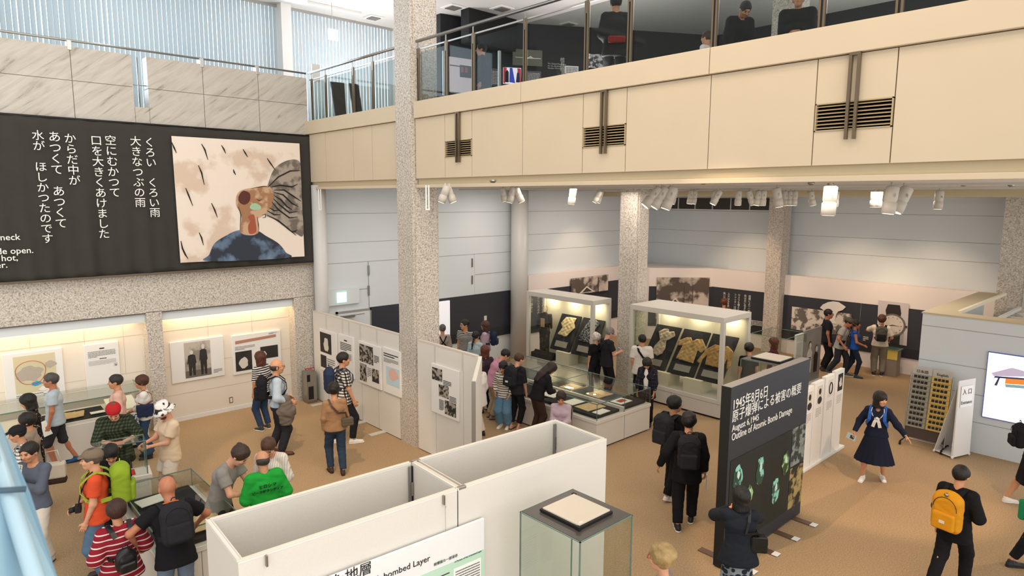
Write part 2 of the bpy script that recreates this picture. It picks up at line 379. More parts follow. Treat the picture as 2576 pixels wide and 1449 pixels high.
    for sd,sg in (('l',1),('r',-1)):
        d=wr[sd]-el[sd]; d/=np.linalg.norm(d); med=np.array([0,-sg,0.]); fwd=np.array([1.,0,0]); upv=np.array([0,0,1.])
        n=med*.8-upv*(.9*(1-abs(d[2]))); n=n-d*(n@d); n/=np.linalg.norm(n); t=np.cross(d,n)
        if t@(fwd*.8+upv*.9)<0: t=-t
        c=curl[0 if sd=='l' else 1] if isinstance(curl,tuple) else curl
        pr=hand_prims(wr[sd],d,n,t,c,1.0*(.9 if female else 1)); Vp,Qp=surf(pr,.0052*cellk,.006); parts.append((Vp*s,Qp)); hands.append((wr[sd]+d*.075,n))
    eyes=[hd(.088,sg*.032,.003) for sg in (1,-1)]; brows=[hd(.09,sg*.033,.027) for sg in (1,-1)]
    def mf(C):
        C=piv+(C/s-piv)/1.09; r=np.zeros(len(C)); q=(C-hc)@MH; f=q[:,0]>.058
        for sg in (1,-1):
            r[f&(((q[:,1]-sg*.031)/.0165)**2+((q[:,2]-.006)/.0068)**2<1)]=1
            r[f&(((q[:,1]-sg*.033)/.021)**2+((q[:,2]-.026)/.0048)**2<1)]=3
        r[f&((q[:,1]/.024)**2+((q[:,2]+.054)/.0085)**2<1)]=2
        return r
    hcol=hair[1] if hair else '#2a211c'
    HM=hairmat(hcol); me=[skin(sk),mat('eye_dark','#241812',.25),mat('lip_'+('f' if female else 'm'),'#a9584c' if female else '#a36a58',.5),HM]
    P=mesh_obj(name,parts,None,me,mf); P.location=g; P.rotation_euler=(0,0,yaw); tag(P,label,'person',group)
    # hair
    hm=me[3]
    if hair:
        st=hair[0]; lowz=-.06; nz=.004
        NEG=-1.0
        def neg(c,r): q=EL(hd(*c),r,MH); return (q[0],NEG,q[2])
        def low(z0,slope=0.0,back=-.03):
            def c(P):
                q=(P-hc)@MH; return (z0-slope*np.clip(q[...,0]-back,0,.2)*-1.0)-q[...,2]
            return c
        if st=='short': hp=[EL(hd(-.015,0,.033),(.110,.092,.103),MH,.01),neg((.105,0,-.035),(.078,.085,.098)),neg((.01,.095,-.045),(.055,.04,.055)),neg((.01,-.095,-.045),(.055,.04,.055))]; ct=low(-.075)
        elif st=='thick': hp=[EL(hd(-.014,0,.037),(.120,.103,.115),MH,.01),neg((.110,0,-.045),(.085,.078,.098))]; ct=low(-.085); nz=.007
        elif st=='bald': hp=[EL(hd(-.022,0,.0),(.098,.085,.070),MH,.01)]; ct=lambda P:np.maximum(np.maximum(((P-hc)@MH)[...,0]-.02,-.06-((P-hc)@MH)[...,2]),((P-hc)@MH)[...,2]-.035+.25*((P-hc)@MH)[...,0])
        elif st=='curly': hp=[EL(hd(-.018,0,.037),(.124,.110,.116),MH,.01),neg((.112,0,-.045),(.082,.080,.098))]; ct=low(-.085); nz=.013
        elif st in('bob','long'):
            z1=-.12 if st=='bob' else -.06
            hp=[EL(hd(-.008,0,.038),(.122,.104,.110),MH,.01),RE(hd(-.022,0,.02),hd(-.026,0,z1),.094,.088,MH[:,1],1.14,1.16,.02),neg((.118,0,-.050),(.085,.063,.080))]; ct=low(z1-.03 if st=='bob' else -.16); nz=.005
        else: hp=[EL(hd(-.014,0,.035),(.112,.094,.106),MH,.01),neg((.108,0,-.030),(.078,.080,.092))]; ct=low(-.08); nz=.005
        hV,hQ=surf([tuple(x) for x in hp],.0078*cellk,.02,ct,noise=nz,seed=len(ALLP)); ps=[(HS(hV)*s,hQ)]
        ex=[]
        if st=='bun': ex=[EL(hd(-.085,0,.095),(.038,.038,.034),MH,.01)]
        if st=='tail': ex=[RC(hd(-.10,0,.03),hd(-.135,0,-.04),.028,.03,.01),RC(hd(-.135,0,-.04),hd(-.12,0,-.15),.03,.014,.01)]
        if st=='braid': ex=[RC(hd(-.09,.0,-.03),nb+M3@np.array([-.115,.02,-.02]),.03,.024,.01),RC(nb+M3@np.array([-.115,.02,-.02]),nb+M3@np.array([-.13,.03,-.16]),.024,.012,.01)]
        if st=='long': ex=[RE(hd(-.05,0,-.05),nb+M3@np.array([-.09,0,-.05]),.085,.055,M3[:,1],1.1,1.8,.03),RE(nb+M3@np.array([-.09,0,-.05]),nb+M3@np.array([-.12,0,-.20]),.055,.022,M3[:,1],1.8,3.2,.03)]
        if ex:
            a,b_=surf(ex,.010*cellk,.02,noise=.005); ps.append((HS(a)*s,b_))
        mesh_obj('hair',ps,P,[hm])
    # clothes
    if top:
        e=top.get('loose',.012); sl=top.get('sleeve',.6); hem=top.get('hem',-.07); kt=.03
        pr=[]
        for q in T_: pr.append(q)
        tops=[RE(pel+M1@np.array([0,0,hem+.03]),waist,(.116)*bw+e+.006+(top.get('flare',0)),.092*bw+e,M1[:,1],1.42,1.42 if not female else 1.3)]+[RE(waist,chest,.092*bw+e,.108*bw+e,lat,1.42,1.42),RE(chest,chest+M3@np.array([-.005,0,.10]),.108*bw+e,.060+e,lat,1.42,1.95),
              RC(nb+M3@np.array([-.02,.06,-.04]),sh['l'],.036+e,.046+e),RC(nb+M3@np.array([-.02,-.06,-.04]),sh['r'],.036+e,.046+e)]
        if female: tops+=[EL(chest+M3@np.array([.075,sg*.072,-.01]),(.062+e,.068+e,.064+e),M3) for sg in (1,-1)]
        if bw>1.12: tops+=[EL(waist+M2@np.array([.05,0,-.02]),(.13*bw+e,.15*bw+e,.15),M2)]
        cuts=[]
        for sd in 'lr':
            if sl<=0: continue
            u=min(sl,1.0); E=sh[sd]+(el[sd]-sh[sd])*u; q_=RC(sh[sd],E,armr+.004+e,armr+.001+e*1.3); tops.append(q_ if sl>1 else clip(q_,E,el[sd]-sh[sd]))
            if sl>1:
                v=(sl-1); E2=el[sd]+(wr[sd]-el[sd])*v; tops.append(clip(RC(el[sd],E2,armr+.001+e,armr-.006+(.032-armr+.006)*v+e*.8),E2,wr[sd]-el[sd]))
        hz=pel+M1@np.array([0,0,hem]); hn=M1[:,2]
        nk=nb+M3@np.array([.015,0,-.012]); vneck=top.get('neck','crew'); nr=.070 if vneck!='high' else 0
        def ct(P):
            c=-((P-hz)@hn)
            for E,d in cuts:
                r=np.linalg.norm(P-E,axis=-1); c=np.maximum(c,np.where(r<.14,(P-E)@d,-1))
            q=(P-nk)@M3
            if nr: c=np.maximum(c,np.minimum(nr-np.sqrt(q[...,0]**2+(q[...,1]*.95)**2), q[...,2]+.01+ (0.55*q[...,0] if vneck=='crew' else 1.1*np.maximum(q[...,0],0)-.7*np.abs(q[...,1]))))
            c=np.maximum(c,q[...,2]-(.045 if nr else .06)+.0*q[...,0])
            return c
        tm=top['m']; v,q=surf([tuple(x) for x in tops],.0115*cellk,kt,ct,noise=top.get('wr',.0035),seed=len(ALLP)+1)
        mesh_obj(top.get('name','shirt'),[(v*s,q)],P,[tm])
    if bottom:
        kind=bottom.get('kind','trousers'); e=bottom.get('loose',.012); bm_=bottom['m']
        if kind in('trousers','shorts'):
            ln_=bottom.get('len',1.93); pr=[RE(pel+M1@np.array([0,0,-.04]),pel+M1@np.array([0,0,.10]),.105*bw+e*.6,.088*bw+e*.4,M1[:,1],1.42,1.42)]; cuts=[]; fl=bottom.get('flare',.0)
            for sd in 'lr':
                u=min(ln_,1.0); E=hip[sd]+(kn[sd]-hip[sd])*u; q_=RC(hip[sd],E,thr+.004+e*.7,thr+.012+e-(thr-.055)*u+fl*u); pr.append(q_ if ln_>1 else clip(q_,E,kn[sd]-hip[sd]))
                if ln_>1:
                    v=ln_-1; E2=kn[sd]+(an[sd]-kn[sd])*v; pr.append(clip(RC(kn[sd],E2,.066+e+fl,.062+e+fl+(fl-.014)*v),E2,an[sd]-kn[sd]))
            tp=pel+M1@np.array([0,0,.115]); cuts=[(E,d/np.linalg.norm(d)) for E,d in cuts]
            def ct(P):
                c=(P-tp)@M1[:,2]
                for E,d in cuts: c=np.maximum(c,np.where(np.linalg.norm(P-E,axis=-1)<.17,(P-E)@d,-1))
                return c
            v,q=surf([tuple(x) for x in pr],.0115*cellk,.022,ct,noise=.0045,seed=len(ALLP)+5); mesh_obj(kind,[(v*s,q)],P,[bm_])
        else:
            L0=bottom.get('len',.45); fl=bottom.get('flare',.14); n=72; rows=14; vs=[];fs=[]; pl=bottom.get('pleats',0); z0=.10
            kx=.5*(kn['l'][0]+kn['r'][0])
            for i in range(rows+1):
                t=i/rows; zz=z0-(L0+z0)*t
                hipf=min(1,max(0,(z0-zz)/.17)); r=.098*bw+.022*hipf+fl*max(0,t-.12)*1.1; cx_=kx*t*.8
                for k_ in range(n):
                    an_=2*PI*k_/n; w=1+ (pl*t*(.5*math.sin(an_*18)+.0) if pl else .05*t*math.sin(an_*7+1))
                    vs.append((np.array([cx_+r*w*math.cos(an_)*1.0,r*w*math.sin(an_)*1.34,zz])@np.eye(3)+pel)*s)
            for i in range(rows):
                for k_ in range(n): fs.append((i*n+k_,(i+1)*n+k_,(i+1)*n+(k_+1)%n,i*n+(k_+1)%n))
            b=MB(); b.add(vs,fs,bm_,True); b.build('skirt',P)
    if shoes:
        for sd,sg in (('l',1),('r',-1)):
            fp,fy,lift=hip[sd+'f']; Mf=rotm(fy,lift); f0=fp.copy(); sc=.9 if female else 1.0
            w=lambda x,y,z_: f0+Mf@np.array([x*sc,y*sc,z_]); 
            pr=[RE(w(-.065,0,.035),w(.02,0,.04),.042*sc,.040*sc,Mf[:,1],.9,1.0,.02),RE(w(.02,0,.034),w(.14,-sg*.008,.026),.040*sc,.030*sc,Mf[:,1],1.0,1.5,.02),RC(w(-.05,0,.05),w(-.045,0,.095),.040,.038,.02)]
            ps=[];
            v,q=surf([tuple(x) for x in pr],.0085*cellk,.02,lambda P:np.maximum(.014-((P-f0)@Mf)[...,2],((P-f0)@Mf)[...,2]-.105)); ps.append((v*s,q)); nup=len(q)
            v2,q2=surf([RE(w(-.065,0,.012),w(.02,0,.012),.046*sc,.044*sc,Mf[:,1],.9,1.0,.02),RE(w(.02,0,.012),w(.145,-sg*.008,.012),.044*sc,.038*sc,Mf[:,1],1.0,1.3,.02)],.0085*cellk,.02,lambda P:np.maximum(.001-((P-f0)@Mf)[...,2],((P-f0)@Mf)[...,2]-.022)); ps.append((v2*s,q2))
            so=mesh_obj('shoe',ps,P,[mat('shoe_'+shoes[1:],shoes,.5),mat('shoe_sole_'+('w' if fz else 'd'),'#e8e6e0' if fz else '#2b2624',.7)])
            so.data.polygons.foreach_set('material_index',np.r_[np.zeros(nup),np.ones(len(so.data.polygons)-nup)].astype(np.int32)[:len(so.data.polygons)])
    if hat:
        kd,hmt=hat; b=MB(); Mh=Matrix([list(r) for r in MH]); ce=Vector(hd(-.014,0,.040))*s
        if kd in('cap','beret','bandana'):
            v,q=surf([EL(hd(-.014,0,.045),(.114,.098,.090),MH,.01)],.0085,.01,lambda P:np.maximum(.035-((P-hc)@MH)[...,2]-.12*((P-hc)@MH)[...,0]*(-1),-1.0+0*P[...,0])); ps=[(HS(v)*s,q)]
            if kd=='cap':
                v,q=surf([EL(hd(.105,0,.048),(.075,.078,.009),MH@rotm(0,.22),.01)],.007,.01); ps.append((HS(v)*s,q))
            if kd=='beret':
                v,q=surf([EL(hd(.085,0,.052),(.055,.075,.010),MH@rotm(0,.35),.01)],.007,.01); ps.append((HS(v)*s,q))
            mesh_obj('cap',ps,P,[hmt])
        if kd=='bucket':
            n=32; vs=[];fs=[]; pf=[(.0,.142),(.06,.140),(.082,.125),(.096,.045),(.104,.040),(.150,-.005),(.146,-.010),(.098,.030)]
            for r,z_ in pf:
                for k_ in range(n):
                    a=2*PI*k_/n; vs.append(HS(hd(-.014+r*1.08*math.cos(a),r*.96*math.sin(a),z_))*s)
            for i in range(len(pf)-1):
                for k_ in range(n): fs.append((i*n+k_,i*n+(k_+1)%n,(i+1)*n+(k_+1)%n,(i+1)*n+k_))
            MB().add(vs,fs,hmt,True).build('bucket_hat',P)
    if glasses:
        b=MB(); gm=mat('spectacle_'+glasses[1:],glasses,.3,.3)
        for sg in (1,-1):
            b.tube([hd(.112,sg*.032+.021*math.cos(a),.004+.015*math.sin(a))*s for a in [2*PI*i/12 for i in range(13)]],.0022*s,gm,5,False)
            b.tube([hd(.108,sg*.055,.008)*s,hd(.04,sg*.083,.010)*s,hd(-.01,sg*.086,.006)*s],.002*s,gm,5)
        b.tube([hd(.114,.011,.006)*s,hd(.114,-.011,.006)*s],.002*s,gm,5); b.v=[tuple(HS(np.array(v)/s)*s) for v in b.v]; b.build('spectacles',P)
    info=dict(P=P,s=s,nb=nb,chest=chest,waist=waist,pel=pel,M3=M3,M2=M2,M1=M1,MH=MH,hc=hc,sh=sh,wr=wr,el=el,hip=hip,hand=hands,g=g,yaw=yaw,bw=bw,lo=(top or {}).get('loose',.01),sw=sw,kn=kn,an=an)
    ALLP[label]=info; return info
def held(name,I,label,cat,group=None):
    """an Empty that shares the person's place, for a bag or a thing carried"""
    return empty(name,I['g'],I['yaw'],label,cat,group)
def backpack(I,label,mt,strap=None,w=.30,hh=.44,d=.16,pocket=True,top=0.0,mt2=None,side=0,badge=None,drop=.0,group=None):
    s=I['s'];M=I['M3'];c=I['chest']; root=held('backpack',I,label,'backpack',group); strap=strap or mt; mt2=mt2 or mt
    bk=-.125*I['bw']-.012-I['lo']
    cc=c+M@np.array([bk-d/2,side,-.03-drop]); pr=[BX(cc-M[:,2]*.02,(d/2,w/2,hh/2-.03),.072,M,.04),EL(cc+M@np.array([.01,0,hh/2-.07]),(d*.47,w*.42,.09),M,.06)]
    v,q=surf([tuple(x) for x in pr],.010,.03,noise=.005,seed=len(ALLP)*3); mesh_obj('bag_body',[(v*s,q)],root,[mt])
    if pocket:
        pc=cc+M@np.array([-d/2-.012,0,-hh*.2]); v,q=surf([BX(pc,(.035,w*.38,hh*.22),.03,M,.02)],.009,.02,noise=.003); mesh_obj('front_pocket',[(v*s,q)],root,[mt2])
        b=MB(); zz=mat('zip','#77736e',.4,.6)
        b.tube([(cc+M@np.array([-d/2-.004,w*.40*math.cos(a),hh*.10+hh*.30*math.sin(a)]))*s for a in [PI*i/10 for i in range(11)]],.004*s,mat('zip_tape','#15151a',.6),5); b.build('zip_line',root)
    for sg in (1,-1):
        X=lambda x,y,z_: (c+M@np.array([x,y,z_]))*s
        f=.10*I['bw']+.020+I['lo']; y=sg*.115; e_=I['lo']-.012
        pts=[X(bk-.01,y*.7,.10),X(bk*.75,y*.85,.155),X(-.03,y,.188+e_),X(.05,y*1.02,.155+e_),X(f,y*1.05,.07),X(f+.004,y*1.12,-.04),X(f*.6,sg*.175,-.13),X(0,sg*.18,-.17),X(bk,sg*.12,-.17)]
        nr=[M@np.array(n_) for n_ in ((-1,0,.3),(-.7,0,.7),(0,0,1),(.4,0,1),(1,0,.2),(1,0,0),(1,sg*.8,0),(0,sg,0),(-.4,sg*.8,0))]
        MB().band(pts,.055*s,.010*s,[Vector(x) for x in nr],strap).build('strap',root)
    b=MB(); b.tube([(cc+M@np.array([-.0+.0,.03*math.cos(a),hh/2+.03+.03*math.sin(a)]))*s for a in [PI*i/6 for i in range(7)]],.006*s,strap,6); b.build('grab_handle',root)
    if badge:
        pc=cc+M@np.array([-d/2-.047 if pocket else -d/2,0,-hh*.2]); M_=M
        P4=[(pc+M@np.array([-.003,y_,z_]))*s for y_,z_ in ((.035,-.02),(-.035,-.02),(-.035,.02),(.035,.02))]; MB().prism(P4,Vector(M@np.array([-.004,0,0])),mat('badge','#d8d2c4',.6)).build('badge',root)
    return root
def crossbag(I,label,mt,at_=(-.02,-.2,-.38),size=(.07,.24,.17),over=1,name='shoulder_bag',strapm=None,cat='bag',width=.035,over_ok=True,group=None,front=True):
    """bag at a place in the chest frame; strap crosses over shoulder `over` (1 left,-1 right)"""
    s=I['s'];M=I['M2'];c=I['chest'];root=held(name,I,label,cat,group); strapm=strapm or mt
    bc=c+M@np.array(at_); v,q=surf([BX(bc,(size[0]/2,size[1]/2,size[2]/2),.025,M,.02)],.009,.02,noise=.004,seed=3); mesh_obj('bag_body',[(v*s,q)],root,[mt])
    X=lambda x,y,z_: (c+M@np.array([x,y,z_]))*s; bw=I['bw']; f=.10*bw+.024+I['lo']; bk=-.11*bw-.026-I['lo']; y=over*.10
    yb=at_[1]; 
    pts=[Vector(bc*s)+Vector(M@np.array([.0,0,size[2]*.45]))*s, X(f*.6,yb*.8,(at_[2]+.1)*.5+.0),X(f,yb*.15+y*.3,-.03),X(f*.85,y*.9,.11),X(-.02,y*1.1,.178+I['lo']),X(bk*.9,y*.8,.09),X(bk,yb*.2,-.06),X(bk*.7,yb*.85,(at_[2]+.1)*.5),Vector(bc*s)+Vector(M@np.array([-.0,0,size[2]*.45]))*s]
    nr=[Vector(M@np.array(n_)) for n_ in ((1,.3,0),(1,0,0),(1,0,0),(.7,0,.7),(0,0,1),(-.7,0,.7),(-1,0,0),(-1,0,0),(-1,.3,0))]
    MB().band(pts,width*s,.007*s,nr,strapm).build('strap',root)
    b=MB(); b.box((-size[0]/2-.006,-size[1]*.42,-size[2]*.05),(size[0]/2+.006,size[1]*.42,size[2]*.5+.004),mt,.008)
    b.v=[tuple((bc+M@np.array(v))*s) for v in b.v]; b.build('flap',root)
    return root
# ------------------------------------------------------------------ shared surfaces
def granite(N,L,tc,b):
    n=N.new('ShaderNodeTexNoise'); n.inputs['Scale'].default_value=34; n.inputs['Detail'].default_value=4; n.inputs['Roughness'].default_value=.65; L.new(tc.outputs['Object'],n.inputs['Vector'])
    r=ramp(N,[(.30,'#6b635a'),(.42,'#b1a89c'),(.56,'#cfc7bd'),(.70,'#e3ddd5')]); L.new(n.outputs['Fac'],r.inputs[0]); return r.outputs[0]
def marble(N,L,tc,b):
    m0=N.new('ShaderNodeMapping'); m0.inputs['Rotation'].default_value=(0,R(38),0); L.new(tc.outputs['Object'],m0.inputs[0]); mp=N.new('ShaderNodeMapping'); mp.inputs['Scale'].default_value=(.8,1,6); L.new(m0.outputs[0],mp.inputs[0])
    n=N.new('ShaderNodeTexNoise'); n.inputs['Scale'].default_value=1.7; n.inputs['Detail'].default_value=7; n.inputs['Roughness'].default_value=.62; n.inputs['Distortion'].default_value=.6; L.new(mp.outputs[0],n.inputs['Vector'])
    r=ramp(N,[(.30,'#8f8678'),(.40,'#b3aca0'),(.52,'#bdb6ab'),(.7,'#c6bfb5')]); L.new(n.outputs['Fac'],r.inputs[0]); return r.outputs[0]
def carpet(N,L,tc,b):
    n=N.new('ShaderNodeTexNoise'); n.inputs['Scale'].default_value=55; n.inputs['Detail'].default_value=5; n.inputs['Roughness'].default_value=.8; L.new(tc.outputs['Object'],n.inputs['Vector'])
    r=ramp(N,[(.3,'#8a7253'),(.5,'#ac9170'),(.7,'#c8ae8c')]); L.new(n.outputs['Fac'],r.inputs[0]); return r.outputs[0]
GR=mat('granite','#a09488',.45,build=granite,spec=.3); MBL=mat('white_marble','#d8d0c4',.3,build=marble,spec=.4)
CARP=mat('carpet','#9a8068',.95,build=carpet,bump=(130,.5,.01),spec=.1)
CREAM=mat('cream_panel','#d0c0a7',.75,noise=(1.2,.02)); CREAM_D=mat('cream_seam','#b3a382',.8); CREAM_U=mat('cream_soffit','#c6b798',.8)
PALE=mat('pale_wall_cloth','#d6dde1',.9,noise=(.6,.02)); PALE_S=mat('pale_wall_seam','#a3a19e',.9); PINKW=mat('exhibit_wall_white','#ece3df',.85)
WHT=mat('white_paint','#e9e7e3',.6); WHT2=mat('white_fabric_panel','#dedad2',.9,noise=(90,.03)); ALU=mat('aluminium','#b9b7b3',.35,.85); STEEL=mat('brushed_steel','#a3a19b',.28,.95); BRONZE=mat('bronze_post','#7d6f5c',.35,.8)
DARKB=mat('dark_band','#33353d',.7); DARKB2=mat('dark_band_foot','#292a31',.7); BLACK=mat('matt_black','#151517',.6); CEIL=mat('ceiling_white','#d5d3d0',.9); LAMPW=mat('spotlight_white','#c4beb3',.5)
INK=mat('ink_black','#1c1b1b',.7); INKW=mat('lettering_white','#f2efe9',.7); GREYT=mat('small_print_grey','#7d7b79',.8); GREYT2=mat('small_print_pale','#bcb9b6',.8)
def glassmat(name,tint='#f2f7f4',refl=1.0):
    if name in MATS: return MATS[name]
    m=bpy.data.materials.new(name); m.use_nodes=True; N=m.node_tree.nodes; L=m.node_tree.links; N.clear()
    o=N.new('ShaderNodeOutputMaterial'); t=N.new('ShaderNodeBsdfTransparent'); t.inputs[0].default_value=lin(tint); g=N.new('ShaderNodeBsdfGlossy'); g.inputs['Roughness'].default_value=.02
    f=N.new('ShaderNodeLayerWeight'); f.inputs[0].default_value=.5; pw=N.new('ShaderNodeMath'); pw.operation='POWER'; pw.inputs[1].default_value=4.0; L.new(f.outputs['Facing'],pw.inputs[0]); mu=N.new('ShaderNodeMath'); mu.operation='MULTIPLY_ADD'; mu.inputs[1].default_value=.45*refl; mu.inputs[2].default_value=.022*refl; L.new(pw.outputs[0],mu.inputs[0])
    x=N.new('ShaderNodeMixShader'); L.new(mu.outputs[0],x.inputs[0]); L.new(t.outputs[0],x.inputs[1]); L.new(g.outputs[0],x.inputs[2]); L.new(x.outputs[0],o.inputs[0]); MATS[name]=m; return m
GL=glassmat('clear_glass','#f8faf8'); GLR=glassmat('balustrade_glass','#d6dad8',.9); GE=mat('glass_edge','#6c867b',.2,spec=.8)
def struct(o): o['kind']='structure'; return o
YL=15.2; XB=7.25; XR=21.6; XD=21.1; ZD=2.58
# floor, built as one slab
struct(MB().box((-3,-4,-.2),(22,16.2,0),CARP).build('floor'))
# ---- left wall: granite piers and lintel with two lit recesses
b=MB()
b.box((-3,YL,2.59),(7.33,YL+.34,6.42),GR).box((3.58,YL,0),(3.88,YL+.34,2.6),GR).box((6.82,YL,0),(7.33,YL+.34,2.6),GR)
b.box((-3,YL+.02,2.56),(3.58,YL+.10,2.60),mat('granite_dark','#6d665f',.5)).box((3.88,YL+.02,2.56),(6.82,YL+.10,2.60),mat('granite_dark','#6d665f',.5))
struct(b.build('wall_left'))
b=MB(); b.box((-3,YL+.34,0),(7.33,YL+.46,2.7),mat('recess_cream','#e9dfd0',.85)); rc=MATS['recess_cream']
for z in (.62,1.28,2.08): b.box((-3,YL+.336,z),(7.3,YL+.34,z+.008),mat('recess_seam','#c9b99f',.8))
for x in (.2,1.6,2.5,3.2,4.9,5.9): b.box((x,YL+.337,1.28),(x+.006,YL+.34,2.4),mat('recess_seam','#c9b99f',.8))
struct(b.build('wall_recess'))
struct(MB().box((-3,YL+.10,2.38),(3.58,YL+.13,2.6),mat('cove_white','#dde3e6',.7)).box((3.88,YL+.10,2.38),(6.82,YL+.13,2.6),MATS['cove_white']).build('trim_1'))
struct(MB().box((3.88,YL+.32,0),(6.82,YL+.34,.09),WHT).box((-3,YL+.32,0),(3.58,YL+.34,.09),WHT).build('baseboard_left'))
# marble parapet above
b=MB(); xs=[-3,.9,2.60,3.64]
for i in range(3):
    for z0,z1 in ((6.42,7.18),(7.19,7.81)): b.box((xs[i]+.006,YL-.02,z0),(xs[i+1]-.006,YL+.3,z1),MBL)
b.box((3.64,YL-.02,6.42),(3.90,YL+.3,6.80),MBL)
xs=[3.90,4.98,6.17,7.33]
for i in range(3):
    for z0,z1 in ((6.42,7.18),(7.19,7.81)): b.box((xs[i]+.006,YL-.02,z0),(xs[i+1]-.006,YL+.3,z1),MBL)
b.box((-3,YL,6.42),(3.62,YL+.26,7.79),mat('marble_joint','#98907f',.8)).box((3.92,YL,6.42),(7.33,YL+.26,7.79),MATS['marble_joint'])
struct(b.build('wall_parapet'))
b=MB(); b.tube([(3.77,YL+.12,6.8),(3.77,YL+.12,7.8)],.012,STEEL,8).tube([(3.62,YL+.12,7.25),(3.92,YL+.12,7.25)],.008,STEEL,8)
tag(b.build('slot_bars'),'thin steel cross bars in the slot of the marble parapet','bars')
hr=empty('handrail',(3,YL+.1,7.94),0,'steel tube handrail running along the top of the marble parapet','handrail')
def child(mb,name,root): 
    o=mb.build(name,None); o.parent=root; o.matrix_parent_inverse=Matrix.Translation(-root.location); return o
child(MB().tube([(-3,YL+.1,7.94),(7.38,YL+.1,7.94)],.025,STEEL,10),'tube',hr)
for x in (2.60,4.98,6.17): child(MB().box((x-.04,YL-.03,7.74),(x+.04,YL+.16,7.93),ALU,.01),'bracket',hr)
# ---- balcony edge
y0,y1=-3.5,15.2
b=MB(); 
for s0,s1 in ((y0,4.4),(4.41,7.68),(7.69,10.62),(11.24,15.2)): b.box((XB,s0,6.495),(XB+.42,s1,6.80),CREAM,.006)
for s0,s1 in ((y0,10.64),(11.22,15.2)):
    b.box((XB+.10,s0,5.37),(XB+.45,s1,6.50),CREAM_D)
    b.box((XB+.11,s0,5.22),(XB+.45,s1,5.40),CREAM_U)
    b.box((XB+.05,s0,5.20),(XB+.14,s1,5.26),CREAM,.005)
def seg(a,c,z0=5.375,z1=6.485): b.box((XB+.05,a+.006,z0),(XB+.12,c-.006,z1),CREAM)
ss=[y0,-1.3,.6,2.36]; 
for i in range(3): seg(ss[i],ss[i+1])
VEN=[(2.36,3.135),(5.655,6.43),(8.945,9.715)]
for a,c in VEN: seg(a,c,5.375,5.73); seg(a,c,6.02,6.485)
for a,c in ((3.135,4.398),(4.398,5.655),(6.43,7.685),(7.685,8.945),(9.715,10.64),(11.22,12.216),(12.216,12.997),(12.997,14.262),(14.262,15.18)): seg(a,c)
struct(b.build('balcony_beam'))
for i,(a,c) in enumerate(VEN):
    w=['largest and nearest of the three dark louvred vents in the cream balcony face','middle one of the three dark louvred vents in the cream balcony face','smallest louvred vent in the cream balcony face, next to the granite column'][i]
    v=empty('air_vent',(XB+.06,(a+c)/2,5.73),0,w,'vent','louvred vents in the balcony face')
    child(MB().box((XB+.10,a+.01,5.735),(XB+.13,c-.01,6.015),BLACK),'backing',v)
    fr=MB(); fr.box((XB+.04,a+.008,5.73),(XB+.09,c-.008,5.742),CREAM_D).box((XB+.04,a+.008,6.008),(XB+.09,c-.008,6.02),CREAM_D).box((XB+.04,a+.008,5.73),(XB+.09,a+.02,6.02),CREAM_D).box((XB+.04,c-.02,5.73),(XB+.09,c-.008,6.02),CREAM_D)
    child(fr,'frame',v)
    sl=MB()
    for k in range(7):
        z=5.757+k*.037; sl.prism([(XB+.045,a+.015,z),(XB+.085,a+.015,z+.016),(XB+.085,a+.015,z+.022),(XB+.045,a+.015,z+.008)],(0,c-a-.03,0),mat('slat_brown','#ad9872',.6))
    child(sl,'slats',v)
    ym=[2.745,6.02,9.295][i]
    w=['twin steel flat bars hanging before the largest balcony vent','twin steel flat bars hanging before the middle balcony vent','twin steel flat bars hanging before the smallest balcony vent'][i]
    h=MB(); h.box((XB-.005,ym-.055,5.63),(XB+.03,ym-.025,6.465),BRONZE).box((XB-.005,ym+.025,5.63),(XB+.03,ym+.055,6.465),BRONZE).box((XB-.006,ym-.056,6.466),(XB+.03,ym+.056,6.494),BRONZE)
    tag(h.build('hanging_bracket',loc=(XB,ym,6.49)),w,'bracket','twin bars before the vents')
# balustrades: right of the big column and left of it
def balustrade(label,posts,ya,yb,glassy):
    r=empty('glass_balustrade',(XB+.12,(ya+yb)/2,6.8),0,label,'balustrade','glass balustrades on the balcony edge'); x=XB+.12
    child(MB().tube([(x-.03,ya,7.90),(x-.03,yb,7.90)],.028,STEEL,10),'handrail',r)
    child(MB().box((x-.012,ya,7.745),(x+.012,yb,7.77),ALU),'mid_rail',r)
    for y in posts:
        child(MB().box((x-.03,y-.035,6.8),(x+.0,y-.012,7.77),BRONZE).box((x-.03,y+.012,6.8),(x+.0,y+.035,7.77),BRONZE).box((x-.02,y-.02,6.8),(x+.0,y+.02,7.76),BLACK),'post',r)
        child(MB().box((x-.03,y-.006,7.6),(x-.01,y+.006,7.9),STEEL),'rail_pin',r)
    g=[ya]+sorted(posts)+[yb]
    for a,c in zip(g,g[1:]):
        if c-a>.15: child(MB().box((x+.004,a+.045,6.8),(x+.014,c-.045,7.70),GLR),'glass_pane',r)
    return r
balustrade('long glass balustrade with bronze posts on the balcony, right of the granite column',[10.59,9.73,8.97,7.70,6.44,5.68,4.42,3.15,2.40,1.1,-.2],-3.5,10.62,1)
balustrade('short glass balustrade between the granite column and the marble parapet',[14.96,14.27,13.02,12.22,11.30],11.24,15.1,1)
# ---- granite columns
def column(x0,y0,x1,y1,z1,n=1,z0=0):
    b=MB(); b.box((x0,y0,z0),(x1,y1,z1),GR); 
    b.box((x0+.06,y0-.03,z0),(x1-.05,y0+.02,z1),GR)
    return struct(b.build('granite_column'))
column(7.24,10.70,7.86,11.22,10.2); column(13.72,10.20,14.22,10.74,5.35); column(20.78,9.70,21.3,10.20,5.35); column(20.78,3.40,21.3,3.93,5.35); column(14.6,6.8,15.2,7.35,10.2,z0=6.75)
